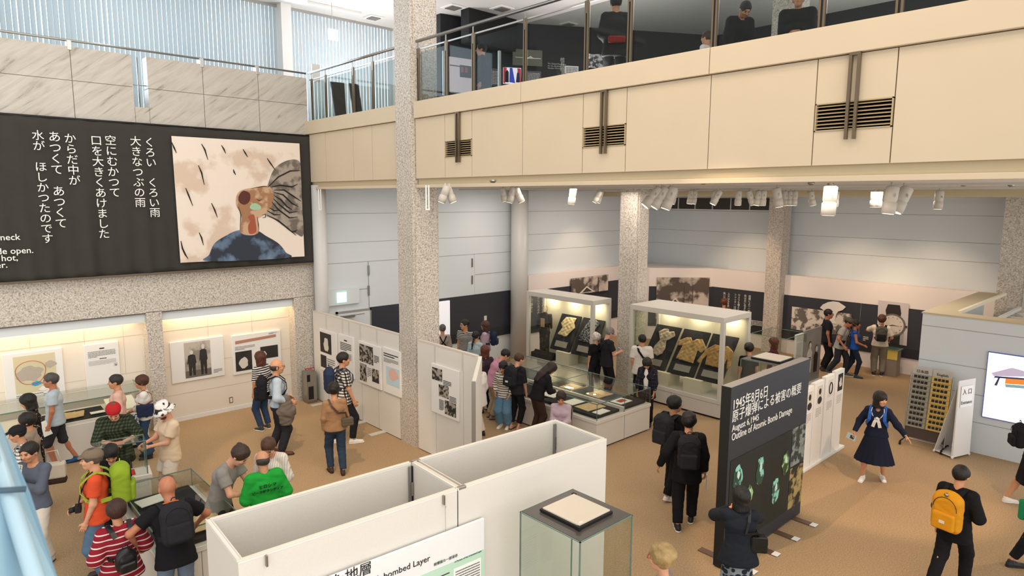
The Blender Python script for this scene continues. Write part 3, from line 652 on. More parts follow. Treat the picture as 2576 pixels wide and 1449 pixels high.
# ---- lower hall: far walls, ceiling
b=MB(); b.box((7.33,15.3,0),(14.35,15.45,5.35),PALE)
for z in (3.34,3.86,4.6): b.box((7.33,15.294,z),(14.35,15.3,z+.012),PALE_S)
b.box((8.93,15.29,0),(8.945,15.3,3.34),PALE_S).box((12.55,15.29,0),(12.565,15.3,3.34),PALE_S).box((8.1,15.29,2.62),(8.93,15.3,2.632),PALE_S).box((12.6,15.29,2.72),(14.2,15.3,2.732),PALE_S)
struct(b.build('wall_door'))
b=MB(); b.box((14.35,15.2,0),(XR+.2,15.35,5.35),PALE)
for z in (3.34,3.86,4.6): b.box((14.35,15.194,z),(XR+.2,15.2,z+.012),PALE_S)
struct(b.build('wall_back'))
b=MB(); b.box((XR,-4,0),(XR+.15,15.2,5.35),PALE)
for z in (3.34,3.86,4.6): b.box((XR-.006,-4,z),(XR,15.2,z+.012),PALE_S)
struct(b.build('wall_right'))
# lower display wall with chamfered corner; top ledge at 2.7 m
b=MB(); c0=onz(1634,674,ZD); c1=onz(1795,675,ZD); c1.x=XD
b.box((XD,-4,0),(XD+.2,c1.y,ZD),PINKW)
ang=[(c0.x,c0.y,0),(c1.x,c1.y,0),(c1.x+.22,c1.y+.02,0),(c1.x+.2,14.6,0),(20.6,15.2,0),(c0.x,15.2,0)]
b.prism([(p[0],p[1],0) for p in ang],(0,0,ZD),PINKW); b.box((14.5,14.95,0),(c0.x-.002,15.198,ZD),PINKW)
b.box((XD+.202,-4,ZD-.08),(XR,c1.y-.3,ZD-.02),PINKW); struct(b.build('wall_display'))
# hall ceiling with dropped beam and tracks
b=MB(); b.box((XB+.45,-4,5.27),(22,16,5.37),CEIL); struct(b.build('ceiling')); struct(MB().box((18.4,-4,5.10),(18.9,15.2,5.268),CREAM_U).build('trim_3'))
# ---- upper storey
struct(MB().box((XB+.4,-4,6.2),(24,18.4,6.72),mat('upper_carpet','#4a4540',.9)).box((-3,YL+.3,6.2),(XB+.4,18.4,6.72),MATS['upper_carpet']).build('floor_upper'))
struct(MB().box((-4,13.8,10.15),(7.25,18.6,10.3),CEIL).box((7.25,-4,10.15),(24,18.6,10.3),CEIL).build('ceiling_upper'))
UD=mat('upper_dark_wall','#2a2a2e',.8); 
WP=[(11.6,15.6),(12.9,15.4),(19.4,11.6),(19.4,-4.0),(19.7,-4.0),(19.7,11.8),(13.0,15.75),(11.6,15.9)]
struct(MB().prism([(x,y,6.7) for x,y in WP],(0,0,3.45),UD).build('wall_upper'))
struct(MB().box((11.82,14.6,9.25),(13.6,14.95,10.15),mat('upper_black','#121214',.7)).build('trim_4'))
struct(MB().box((11.55,17.5,6.7),(12.2,18.0,10.15),WHT).box((7.90,17.7,6.7),(8.18,18.0,10.15),WHT).build('wall_pier'))
# windows with vertical blinds: bright sky panes behind, slats in front
SKYP=mat('bright_overcast_sky','#eef4f8',.5,emit=2.6,ecol='#e6eef3')
def slatmat(N,L,tc,b): return None
SL=bpy.data.materials.new('blind_slat'); SL.use_nodes=True; _N=SL.node_tree.nodes; _L=SL.node_tree.links; _N.clear()
_o=_N.new('ShaderNodeOutputMaterial'); _d=_N.new('ShaderNodeBsdfDiffuse'); _t=_N.new('ShaderNodeBsdfTranslucent'); _x=_N.new('ShaderNodeMixShader'); _d.inputs[0].default_value=lin('#c9d0d3'); _t.inputs[0].default_value=lin('#c3ced3'); _x.inputs[0].default_value=.33
_L.new(_d.outputs[0],_x.inputs[1]);_L.new(_t.outputs[0],_x.inputs[2]);_L.new(_x.outputs[0],_o.inputs[0])
for i,(xa,xb,lab) in enumerate(((-3.0,7.9,'long run of pale vertical blinds above the marble parapet'),(8.18,11.55,'pale vertical blinds beside the big granite column, right of the white pier'),(12.2,17.2,'pale vertical blinds seen through the balcony glass'))):
    w=struct(MB().box((xa,18.25,6.9),(xb,18.3,10.15),SKYP).build('window_%d'%(i+1)))
    r=empty('vertical_blind',((xa+xb)/2,18.0,6.75),0,lab,'blind','vertical blinds of the upper storey')
    child(MB().box((xa,17.96,10.08),(xb,18.04,10.15),ALU),'head_rail',r)
    n=int((xb-xa)/.105); random.seed(i+2)
    s=MB()
    for k in range(n):
        x=xa+(k+.5)*(xb-xa)/n; a=R(15+random.uniform(-4,4)); 
        if i==0 and x<4.5: a=R(20+random.uniform(-12,16))
        dx=.056*math.cos(a); dy=.056*math.sin(a)
        s.prism([(x-dx,18-dy,6.85),(x+dx,18+dy,6.85),(x+dx,18.002+dy,6.85),(x-dx,18.002-dy,6.85)],(0,0,3.24),SL)
    child(s,'slats',r)
# ---- upper display content behind the glass
def board(name,label,cat,pa,pb,X,th=.04,m=WHT,group=None,axis='x'):
    """flat rectangular board facing the camera side on plane X (or Y); pa, pb: opposite corners in the photo"""
    f=onx if axis=='x' else ony; a=f(*pa,X); c=f(*pb,X)
    lo=Vector((min(a.x,c.x),min(a.y,c.y),min(a.z,c.z))); hi=Vector((max(a.x,c.x),max(a.y,c.y),max(a.z,c.z)))
    q=MB()
    if axis=='x': q.box((X,lo.y,lo.z),(X+th,hi.y,hi.z),m,.004); base=Vector((X,(lo.y+hi.y)/2,lo.z))
    else: q.box((lo.x,X,lo.z),(hi.x,X+th,hi.z),m,.004); base=Vector(((lo.x+hi.x)/2,X,lo.z))
    o=q.build(name,loc=base); tag(o,label,cat,group); o['_b']=1; del o['_b']
    return o,base,lo,hi
def loc_child(mb,name,root,base):
    mb.v=[tuple(Vector(v)-Vector(base)) for v in mb.v]; return mb.build(name,root)
def lines(base,root,axis,lo,hi,rows,m,name='small_print',X=None,gap=.4,seed=1,fill=.9,off=.002,word=True):
    gap=max(gap,.58)
    """rows of tiny dashes standing for unreadable print; lo/hi: 2-D corners (u0,z0),(u1,z1); u runs rightwards in the picture"""
    rnd=random.Random(seed); q=MB(); (u0,z0),(u1,z1)=lo,hi; h=(z1-z0)/rows
    for r_ in range(rows):
        z=z1-(r_+1)*h+h*gap*.5; u=u0; end=u0+(u1-u0)*(1 if r_<rows-1 else rnd.uniform(.3,.8)); st=1 if u1>u0 else -1
        while (end-u)*st>0:
            w=abs(u1-u0)*rnd.uniform(.03,.12)*st if word else (end-u); w=w if abs(w)<abs(end-u) else end-u
            if axis=='x': q.box((X-off,u,z),(X,u+w,z+h*(1-gap)),m)
            else: q.box((u,X-off,z),(u+w,X,z+h*(1-gap)),m)
            u+=w+abs(u1-u0)*.012*st
    return loc_child(q,name,root,base)
def onv(x,y,A,B_,off=0.0):
    """point of the picture on the vertical plane through A and B_, brought forward by off"""
    d=ray(x,y); e=(B_[0]-A[0],B_[1]-A[1]); n=(e[1],-e[0]); L_=math.hypot(*n); n=(n[0]/L_,n[1]/L_)
    if n[0]*A[0]+n[1]*A[1]>0: n=(-n[0],-n[1])
    t=(n[0]*A[0]+n[1]*A[1]+off)/(n[0]*d[0]+n[1]*d[1]); return Vector((d[0]*t,d[1]*t,H+d[2]*t)),Vector((n[0],n[1],0))
SA,SB,SC_=WP[0],WP[1],WP[2]
class Hung:
    """a flat thing hung on the oblique upstairs wall, from two opposite corners in the photo"""
    def __init__(s,name,label,cat,x0,y0,x1,y1,m,seg,off=.05):
        s.seg=seg; s.off=off; a,n=onv(x0,y0,*seg,off); c,_=onv(x1,y1,*seg,off); s.a,s.c,s.n=a,c,n
        a2=Vector((c.x,c.y,a.z)); c2=Vector((a.x,a.y,c.z)); s.base=Vector(((a.x+c.x)/2,(a.y+c.y)/2,c.z))
        s.o=MB().prism([a,a2,c,c2],n*-.04,m).build(name,loc=s.base); tag(s.o,label,cat)
    def q(s,u,v,d=.004): p=s.a.lerp(Vector((s.c.x,s.c.y,s.a.z)),u); return Vector((p.x,p.y,s.c.z+(s.a.z-s.c.z)*v))+s.n*d
    def add(s,name,polys,d=.006):
        b=MB()
        for k,(pts,m) in enumerate(polys): b.prism([s.q(u,v,d+k*.002) for u,v in pts],s.n*.002,m)
        return loc_child(b,name,s.o,s.base)
    def text(s,rows,m,box=(.1,.1,.9,.9),seed=1):
        rnd=random.Random(seed); pl=[]; h=(box[3]-box[1])/rows
        for r_ in range(rows):
            u=box[0]
            while u<box[2]-.02: w=min(rnd.uniform(.05,.2),box[2]-u); v=box[1]+r_*h; pl.append(([(u,v),(u+w,v),(u+w,v+h*.45),(u,v+h*.45)],m)); u+=w+.03
        b=MB()
        for pts,m_ in pl: b.prism([s.q(a_,b_,.006) for a_,b_ in pts],s.n*.002,m_)
        return loc_child(b,'small_print',s.o,s.base)
R4=lambda a,b_,c,d:[(a,b_),(c,b_),(c,d),(a,d)]
S1=(SA,SB); S2=(SB,SC_)
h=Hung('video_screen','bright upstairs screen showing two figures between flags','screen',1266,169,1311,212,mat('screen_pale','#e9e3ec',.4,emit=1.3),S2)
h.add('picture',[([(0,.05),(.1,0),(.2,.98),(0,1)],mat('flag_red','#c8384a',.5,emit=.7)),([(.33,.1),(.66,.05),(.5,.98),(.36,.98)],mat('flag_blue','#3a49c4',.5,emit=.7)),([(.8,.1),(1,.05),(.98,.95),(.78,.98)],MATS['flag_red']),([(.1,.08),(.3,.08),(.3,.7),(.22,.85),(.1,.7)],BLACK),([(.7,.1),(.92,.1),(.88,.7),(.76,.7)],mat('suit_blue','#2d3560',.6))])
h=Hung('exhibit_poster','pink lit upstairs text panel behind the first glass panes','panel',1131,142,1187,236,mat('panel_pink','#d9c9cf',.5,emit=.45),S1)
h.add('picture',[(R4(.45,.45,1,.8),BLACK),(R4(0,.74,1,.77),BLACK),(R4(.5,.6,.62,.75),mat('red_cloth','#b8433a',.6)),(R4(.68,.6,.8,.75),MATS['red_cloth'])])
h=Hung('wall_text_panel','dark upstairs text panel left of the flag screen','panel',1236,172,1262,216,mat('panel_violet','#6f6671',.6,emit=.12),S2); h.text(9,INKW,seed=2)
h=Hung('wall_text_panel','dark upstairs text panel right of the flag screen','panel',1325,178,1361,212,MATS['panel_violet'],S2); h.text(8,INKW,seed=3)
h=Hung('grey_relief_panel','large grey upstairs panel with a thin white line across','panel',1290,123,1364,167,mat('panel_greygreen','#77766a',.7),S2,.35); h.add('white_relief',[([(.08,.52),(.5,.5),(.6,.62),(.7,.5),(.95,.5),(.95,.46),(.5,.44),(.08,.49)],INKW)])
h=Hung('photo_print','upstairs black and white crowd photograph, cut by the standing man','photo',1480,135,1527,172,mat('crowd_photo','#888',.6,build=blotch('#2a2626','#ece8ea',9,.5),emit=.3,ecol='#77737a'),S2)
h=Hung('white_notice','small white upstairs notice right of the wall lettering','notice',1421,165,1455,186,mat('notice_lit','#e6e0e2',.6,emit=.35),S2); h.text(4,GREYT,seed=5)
wp,wn=onv(1400,165,*S2,.03); wu=(Vector((SC_[0],SC_[1],0))-Vector((SB[0],SB[1],0))).normalized()
wl=empty('wall_lettering',wp,0,'white English and Japanese lettering on the dark upstairs wall','lettering')
for i,t in enumerate(('The Global Movement','for the Abolition of','Nuclear Weapons')):
    p,_=onv(1378,161.5+i*5.6,*S2,.03); o=text_mesh(t,.062,INKW,'lettering',None,p,wu,(0,0,1)); o.parent=wl; o.matrix_parent_inverse=Matrix.Translation(-wl.location)
p,_=onv(1415,145,*S2,.03); o=text_mesh('核兵器廃絶の流れ',.15,INKW,'lettering',None,p,wu,(0,0,1),vertical=True,ls=.9); o.parent=wl; o.matrix_parent_inverse=Matrix.Translation(-wl.location)
mat('exit_green','#2fb98c',.4,emit=1.2); ex=tag(MB().box(onx(1240,153,13.6),onx(1252,172,13.65),MATS['exit_green']).build('exit_sign',loc=onx(1246,172,13.6)),'small green running-man exit sign on the upper floor','sign')
for i in range(2):
    a=(1112,1252)[i]; o=tag(MB().box(onx(a,128,10+i),onx(a+6,240,10.03+i)+Vector((.03,-.0,0)),ALU).build('partition_post',loc=onx(a,240,10+i)),('slim metal post just right of the first glass pane','slim metal post left of the flag screen')[i],'post')
# suspended ceiling fittings upstairs
for i,(x,y,w) in enumerate(((1140,18,.5),(1263,21,.5),(940,44,.45),(850,20,1.6),(1430,60,.4),(835,-14,.5))):
    p=onz(x,y,10.14); lab=['recessed upstairs downlight nearest the big granite column','recessed square downlight above the tube handrail','small ceiling downlight above the right end of the blinds','long white ceiling rail holding the hanging sign','recessed downlight deep in the upper hall ceiling','spare']
    if i==5: continue
    if i==3: tag(MB().box((p.x-.9,p.y-.05,10.08),(p.x+.7,p.y+.05,10.15),WHT,.01).build('ceiling_rail',loc=(p.x,p.y,10.1)),lab[3],'rail')
    else:
        r=empty('ceiling_downlight',p,0,lab[i],'downlight','square downlights of the upper ceiling'); child(MB().box((p.x-w/2,p.y-w/2,10.12),(p.x+w/2,p.y+w/2,10.15),WHT,.01),'frame',r); child(MB().box((p.x-w/3,p.y-w/3,10.10),(p.x+w/3,p.y+w/3,10.13),mat('louvre_dark','#6d6b66',.5)),'louvre',r)
p=onx(1400,30,12); tag(MB().box((11.2,6.3,10.07),(11.5,9.4,10.148),mat('slot_vent','#5a5856',.5)).build('slot_diffuser',loc=(11.3,8,10.1)),'long slot diffuser in the ceiling above the balcony glass','vent')
s=ony(838,88,16.6); r=empty('exit_sign',s,0,'white glowing hanging sign before the vertical blinds','sign')
child(MB().box((s.x-.13,s.y-.03,s.z-.13),(s.x+.13,s.y+.03,s.z+.14),mat('sign_glow','#f4fbff',.4,emit=2.2)),'lit_face',r); child(MB().tube([(s.x-.02,s.y,s.z+.13),(s.x-.02,s.y,10.1)],.008,ALU,6),'rod',r)
s=ony(805,175,16.2); tag(MB().box((s.x-.22,s.y,s.z-.3),(s.x+.0,s.y+.05,s.z+.12),WHT).build('white_notice_board',loc=s),'blank white board standing behind the left balustrade corner','board')
for i,(x0,x1,x2,x3) in enumerate(((833,866,872,847),(879,902,914,893))):
    a=[ony(x,y,15.9) for x,y in ((x0,205+i*4),(x1,208+i*4),(x2,300),(x3,305))]; o=MB().prism(a,(0,.05,0),BLACK).build('information_board',loc=ony(850,300,15.9)); tag(o,('left of two tilted black boards behind the short balustrade','right of two tilted black boards behind the short balustrade')[i],'board')
# ---- round white columns
for i,(px,pr_) in enumerate(((805,.17),(1307,.27))):
    p=ony(px,600,14.95); o=MB().lathe((p.x,p.y,0),[(pr_,0),(pr_,5.3)],mat('white_column_metal','#c9c7c4',.35,spec=.4),28).build('round_column'); struct(o)
# ---- high louvres on the far wall
lo_=MB(); a=onx(1668,498,XR-.05); c=onx(1937,529,XR-.05); XL_=XR-.05
r=empty('wall_louvre',(XL_,(a.y+c.y)/2,c.z),0,'long dark louvred grille high on the far wall between columns','grille')
child(MB().box((XL_+.01,c.y,c.z),(XL_+.05,a.y,a.z),mat('louvre_bronze','#3f3a36',.5)),'backing',r)
q=MB()
for k in range(7): y=c.y+(a.y-c.y)*k/6; q.box((XL_-.05,y-.012,c.z),(XL_+.01,y+.012,a.z),PALE)
q.box((XL_-.05,c.y,c.z-.02),(XL_+.02,a.y,c.z),WHT); child(q,'frame',r)
q=MB()
for k in range(16): z=c.z+(a.z-c.z)*(k+.5)/16; q.box((XL_-.02,c.y,z-.006),(XL_+.01,a.y,z+.006),mat('louvre_edge','#5b554f',.5))
child(q,'slats',r)

for i,y in enumerate((11.0,13.2)): struct(MB().box((8.945+.0 if i==0 else 10.76,15.282,.03),(10.74 if i==0 else 12.55,15.29,3.32),PALE).build('door_%d'%(i+2)))
# ------------------------------------------------------------------ light
w=bpy.data.worlds.new('world'); SC.world=w; w.use_nodes=True; bg=w.node_tree.nodes['Background']; bg.inputs[0].default_value=lin('#f6f3ee')
_n=w.node_tree.nodes; _l=w.node_tree.links; _tc=_n.new('ShaderNodeTexCoord'); _sp=_n.new('ShaderNodeSeparateXYZ'); _l.new(_tc.outputs['Generated'],_sp.inputs[0])
_mr=_n.new('ShaderNodeMapRange'); _mr.inputs['From Min'].default_value=-1; _mr.inputs['From Max'].default_value=.2; _mr.inputs['To Min'].default_value=2.15; _mr.inputs['To Max'].default_value=.75; _l.new(_sp.outputs[1],_mr.inputs['Value']); _l.new(_mr.outputs[0],bg.inputs[1])   # background made brighter behind the camera, added to lift faces turned that way
def area(name,loc,size,e,col='#fff0dc',rot=(0,0,0),sy=None,spread=None):
    l=bpy.data.lights.new(name,'AREA'); l.energy=e; l.size=size; l.color=lin(col)[:3]
    if sy: l.shape='RECTANGLE'; l.size_y=sy
    if spread: l.spread=R(spread)
    o=link(name,l,None,loc); o.rotation_euler=rot; return o
def spot(name,loc,to,e,ang=40,blend=.4,col='#ffd9ad',r=.06):
    l=bpy.data.lights.new(name,'SPOT'); l.energy=e; l.spot_size=R(ang); l.spot_blend=blend; l.color=lin(col)[:3]; l.shadow_soft_size=r
    o=link(name,l,None,loc); d=Vector(to)-Vector(loc); o.rotation_euler=d.to_track_quat('-Z','Y').to_euler(); return o
for x,y in ((4,0),(4,2.6),(4,5.2),(4,7.8),(5.4,1.3),(5.4,4),(5.4,6.6),(2.6,4)): area('atrium_fill',(x,y,9.9),.6,26,'#ffe2be')  # unseen lamps added overhead to fill the atrium with warm light
for x,y in ((9.1,4),(9.1,8.4),(9.1,13),(12.6,6.3),(12.9,10),(12.6,13.6),(16.2,5),(16.2,8.6),(16.2,12.5)):
    area('hall_fill',(x,y,5.2),1.3,34 if x<15 else 62,'#fff1e4')  # fill light added under the hall ceiling; no fitting stands here
# wall washers on the far display wall
for y in (5.6,7.6,11.0): spot('wall_washer',(18.9,y,5.0),(21.1,y,1.6),170,75,.7)
spot('wall_washer',(17.4,12.2,5.0),(19.4,12.6,1.7),110,60,.7)
spot('wall_washer',(16.8,13.0,5.0),(17.0,15.2,1.7),110,75,.7)
area('cove_lamp',(1.0,YL+.24,2.5),.12,22,'#ffdca8',sy=None); bpy.data.objects['cove_lamp'].data.shape='RECTANGLE'; bpy.data.objects['cove_lamp'].data.size=4.8; bpy.data.objects['cove_lamp'].data.size_y=.1
l2=area('cove_lamp',(5.35,YL+.24,2.5),2.7,16,'#ffdca8',sy=.1)
area('window_light',(4,17.6,8.6),9,260,'#d6e8f6',rot=(R(-90),0,0),sy=2.6)
# spots raking the floor
spot('atrium_spot',(2.5,5.5,9.6),(9.8,3.0,0),1500,24,.3); spot('atrium_spot',(2.0,7.0,9.6),(5.6,11.4,0),1300,24,.25); spot('hall_spot',(10.9,1.2,5.2),(12.4,4.0,0),420,46,.4); spot('atrium_spot',(1.0,5,9.6),(3.3,5.2,2),300,24,.5)
cd=bpy.data.cameras.new('camera'); cam=link('camera',cd,None,(0,0,H)); cd.sensor_fit='HORIZONTAL'; cd.sensor_width=36; cd.lens=FPX*36/FW; cd.clip_end=200; cd.clip_start=.05
cam.matrix_world=Matrix.Translation((0,0,H))@Matrix([list(r) for r in CM]).to_4x4(); SC.camera=cam
cd.dof.use_dof=True; cd.dof.focus_distance=13; cd.dof.aperture_fstop=9
SC.view_settings.view_transform='Standard'; SC.view_settings.look='None'; SC.view_settings.exposure=0.12; SC.view_settings.gamma=1

for x,y in ((10,2),(10,7),(14,3),(14,10),(17,6),(10,16.4),(4,16.4)): area('upper_downlight',(x,y,10.05),.4,22,'#e9eef2')
SC.cycles.transparent_max_bounces=24; SC.cycles.max_bounces=7; SC.cycles.diffuse_bounces=3; SC.cycles.glossy_bounces=3; SC.cycles.transmission_bounces=4

for x,y in ((9.5,2),(9.5,8),(13,4),(13,11),(17,6),(10,16.2)): area('upper_fill',(x,y,7.2),.8,110,'#f4ece8',rot=(PI,0,0))  # upward fill added to lift the dark upper ceiling, without any fitting
# ------------------------------------------------------------------ banner
CLO=mat('banner_cloth','#37342f',.9,noise=(3,.06)); 
BY=15.02
def banner():
    r=empty('hanging_banner',(3,BY,3.42),0,'huge dark cloth banner with white Japanese verse and a painting, hung on the granite wall','banner')
    nx,nz=150,24; x0,x1=-2.2,7.31; vs=[];fs=[]
    for j in range(nz+1):
        v=j/nz
        for i in range(nx+1):
            u=i/nx; x=x0+(x1-x0)*u; z=6.46-(3.04+.02*math.sin(x*9)+.0*u)*v; am=.008+.05*v*v*(1 if x<4 else .5)
            y=BY+.05-am*(.55*math.sin(x*8.5+math.sin(x*2)*2)+.45*math.sin(x*19+1.3)); vs.append((x,y,z))
    for j in range(nz):
        for i in range(nx): k=j*(nx+1)+i; fs.append((k,k+nx+1,k+nx+2,k+1))
    o=child(MB().add(vs,fs,CLO,True),'cloth',r); md=o.modifiers.new('t','SOLIDIFY'); md.thickness=.006
    child(MB().box((x0,BY-.02,3.40),(x1,BY+.08,3.44),mat('rope_hem','#6b5f50',.9,bump=(30,.8,.03)),.008),'hem',r)
    b=MB(); b.tube([(x0,BY+.06,6.46),(x1+.02,BY+.06,6.46)],.022,BLACK,8); child(b,'top_rail',r)
    cols=[("くろい　くろい雨",375,346,391,548),("大きなつぶの雨",340,343,354,523),("空にむかつて",277,341,290,498),("口を大きくあけました",241,341,263,602),("からだ中が",175,336,189,468),("あつくて　あつくて",136,331,155,576),("水が ほしかつたのです",94,328,121,614)]
    for t,xa,ya,xb,yb in cols:
        a=ony(xa,ya,BY-.035); c=ony(xb,yb,BY-.035); n=len(t); adv=(a.z-c.z)/n; sz=adv*1.02
        for k,chh in enumerate(t):
            if chh in ' 　': continue
            z=a.z-(k+.83)*adv; xx=a.x+(c.x-a.x)*(k+.5)/n
            o=text_mesh(chh,sz,INKW,'lettering',None,(xx,BY-.035,z),(1,0,0),(0,0,1),'CENTER',bold=.0,th=.004); o.parent=r; o.matrix_parent_inverse=Matrix.Translation(-r.location)
    for t,xe,yb in (("their neck",51,603),("wide open.",85,636),("very hot,",46,655),("water.",20,673)):
        p=ony(xe,yb,BY-.035); o=text_mesh(t,.155,INKW,'lettering',None,p,(1,0,0),(0,0,1),'RIGHT',bold=.001,th=.004); o.parent=r; o.matrix_parent_inverse=Matrix.Translation(-r.location)
    # painting
    Yp=BY-.03
    def P(x,y,d=0): q=ony(x,y,Yp-d); return (q.x,q.y,q.z)
    def sh(pts,m,d,b): b.prism([P(x,y,d) for x,y in pts],(0,-.003,0),m)
    def sm(pts,n=6):
        out=[];L=len(pts)
        for i in range(L):
            p0,p1,p2,p3=[Vector(pts[(i+k-1)%L]+(0,)) for k in range(4)]
            for j in range(n):
                t=j/n; out.append(tuple((.5*((2*p1)+(p2-p0)*t+(2*p0-5*p1+4*p2-p3)*t*t+(3*p1-p0-3*p2+p3)*t**3))[:2]))
        return out
    paper=mat('painting_paper','#e3d3c3',.9,build=blotch('#d2bca8','#e6d8ca',1.3,.42)); b=MB(); sh([(431,342),(753,361),(766,645),(454,661)],paper,0,b); child(b,'painted_sheet',r)
    b=MB(); sh(sm([(601,579),(570,592),(540,612),(527,640),(524,657),(720,649),(718,634),(700,612),(670,594),(645,580)]),mat('paint_slate','#3a3f4c',.9,build=blotch('#333844','#5b6d85',2.2,.53,c3='#7f93a8')),.004,b)
    child(b,'painted_shirt',r)
    b=MB(); hair=mat('paint_hair_grey','#857b70',.9,build=blotch('#6f665d','#a3978a',3,.5))
    sh(sm([(672,470),(690,425),(722,404),(752,405),(757,440),(760,520),(763,590),(745,588),(715,570),(690,552),(668,542),(660,520)]),hair,.005,b); child(b,'painted_hair',r)
    b=MB(); fl=mat('paint_flesh','#b08a6c',.9,build=blotch('#a07656','#c2a183',3.5,.5)); sh(sm([(612,477),(640,472),(675,468),(688,490),(683,520),(660,543),(648,552),(650,585),(625,592),(604,582),(608,545),(594,515),(597,488)]),fl,.008,b); child(b,'painted_face',r)
    b=MB(); sh(sm([(601,492),(612,480),(628,487),(628,505),(615,515),(601,507)]),mat('paint_maroon','#5a3129',.9),.012,b); sh(sm([(624,545),(638,540),(643,560),(644,583),(628,588),(624,570),(629,556)]),mat('paint_rust','#a0563f',.9),.012,b); sh(sm([(628,520),(640,511),(654,517),(656,526),(636,528)]),mat('paint_green','#9fc0a0',.9),.012,b); child(b,'painted_marks',r)
    b=MB(); ink=mat('paint_ink','#26211d',.9)
    def stroke(pts,w): b.tube([P(x,y,.012) for x,y in pts],[w*f*.006 for f in ([.4]+[1]*(len(pts)-2)+[.3])],ink,6)
    for pts in ([(507,362),(515,376),(523,402)],[(557,365),(563,375),(568,386)],[(611,375),(617,385),(623,395)],[(672,398),(680,410),(692,427)],[(499,416),(507,434),(514,465)],[(467,473),(474,490),(485,518)],[(532,511),(540,528),(547,547)],[(587,426),(589,433),(593,440)],[(455,606),(459,625),(466,640),(473,651)],[(501,585),(507,598),(512,617)],[(432,358),(438,372),(444,385)]): stroke(pts,2.6)
    for pts in ([(675,470),(700,445),(730,430),(756,429)],[(683,470),(705,466),(735,470),(749,463)],[(690,478),(715,478),(740,495),(757,506)],[(690,484),(712,490),(735,512),(751,520)],[(690,492),(706,502),(722,520),(735,528)],[(688,500),(703,515),(728,535),(750,532)],[(684,508),(700,527),(728,548),(749,546)],[(678,523),(690,530),(703,529)],[(672,530),(690,540),(705,540)],[(672,541),(700,555),(728,578),(745,592)],[(735,582),(742,582),(748,578)]): stroke(pts,2.8)
    for pts in ([(676,470),(660,469),(632,474)],[(600,520),(606,540),(604,578)],[(647,545),(650,565),(651,580)],[(660,541),(668,539),(668,546),(660,548)],[(645,500),(652,505),(660,500)]): stroke(pts,1.6)
    child(b,'painted_strokes',r)
banner()
# ------------------------------------------------------------------ boards in the recesses
YR=YL+.34
def wboard(label,quad,Y,th=.05,m=WHT,name='display_board',group=None,cat='board'):
    pts=[ony(x,y,Y-th) for x,y in quad]; x0=min(p.x for p in pts);x1=max(p.x for p in pts)
    x0=(pts[0].x+pts[3].x)/2; x1=(pts[1].x+pts[2].x)/2; z1=(pts[0].z+pts[1].z)/2; z0=(pts[2].z+pts[3].z)/2
    base=Vector(((x0+x1)/2,Y,z0)); o=MB().box((x0,Y-th,z0),(x1,Y,z1),m,.006).build(name,loc=base); tag(o,label,cat,group)
    def q(u,v,d=.003): return Vector((x0+(x1-x0)*u,Y-th-d,z0+(z1-z0)*v))
    return o,base,q
def flat(o,base,q,name,polys,d=.002,th=.002):
    b=MB()
    for k_,(pts,m) in enumerate(polys): b.prism([q(u,v,d+.0012*k_) for u,v in pts],(0,-th,0),m)
    return loc_child(b,name,o,base)
rect=lambda a,b_,c,d:[(a,b_),(c,b_),(c,d),(a,d)]
def prints(o,base,q,box,rows,m,seed=1,name='small_print',gap=.45):
    a=q(box[0],box[1]); c=q(box[2],box[3]); return lines(base,o,'y',(a.x,a.z),(c.x,c.z),rows,m,name,a.y,gap,seed)
o,bs,q=wboard('large white board with a beige and grey rainfall map and red outline',[(5,893),(153,876),(168,998),(15,1014)],YR)
MAPB=mat('map_beige','#d3c9a6',.8)
flat(o,bs,q,'map_sheet',[(rect(.17,.17,.87,.93),MAPB)])
def blob(cx,cy,rx,ry,n=26,seed=1,am=.12):
    rnd=random.Random(seed); ph=[rnd.uniform(0,6) for _ in range(4)]
    return [(cx+rx*math.cos(a)*(1+am*math.sin(3*a+ph[0])+am*.7*math.sin(7*a+ph[1])),cy+ry*math.sin(a)*(1+am*math.sin(4*a+ph[2])+am*.6*math.sin(9*a+ph[3]))) for a in [2*PI*i/n for i in range(n)]]
GM=mat('map_grey','#b5a99c',.8)
flat(o,bs,q,'map_land',[(blob(.44,.56,.21,.15,seed=2),GM),(blob(.78,.70,.10,.07,seed=3),GM),(blob(.30,.53,.10,.10,seed=9),GM)],.004)
flat(o,bs,q,'map_bay',[(blob(.52,.34,.09,.045,seed=4),mat('map_blue','#3f9cc4',.7)),(blob(.66,.22,.10,.05,seed=5),WHT)],.006)
b=MB(); b.tube([q(.44+.25*math.cos(a)*(1+.06*math.sin(3*a)),.58+.25*math.sin(a)*(1+.05*math.cos(2*a)),.010) for a in [2*PI*i/40 for i in range(41)]],.005,mat('map_red','#b4563f',.7),5,False); loc_child(b,'map_outline',o,bs)
prints(o,bs,q,(.17,.08,.62,.15),2,GREYT,2); prints(o,bs,q,(.62,.05,.87,.12),2,GREYT,3)
o,bs,q=wboard('white text board in the left recess, with a small chart low on its right',[(212,872),(298,856),(304,968),(218,984)],YR)
flat(o,bs,q,'heading',[(rect(.44,.88,.58,.905),INK),(rect(.42,.66,.63,.675),INK)]); prints(o,bs,q,(.1,.70,.9,.85),5,GREYT,4); prints(o,bs,q,(.1,.53,.9,.64),7,GREYT2,5); flat(o,bs,q,'chart',[(rect(.83,.46,.93,.53),GREYT2),(rect(.87,.47,.90,.49),INK)])
PH=mat('photo_grey','#a9a196',.7,build=blotch('#8f867b','#bdb5a9',2.5,.5)); PHD=mat('photo_dark','#2e2a27',.7,noise=(4,.3)); PHL=mat('photo_light','#d6cfc4',.7)
o,bs,q=wboard('wide white board with a photograph of two standing figures',[(427,863),(561,845),(566,944),(433,966)],YR,cat='board')
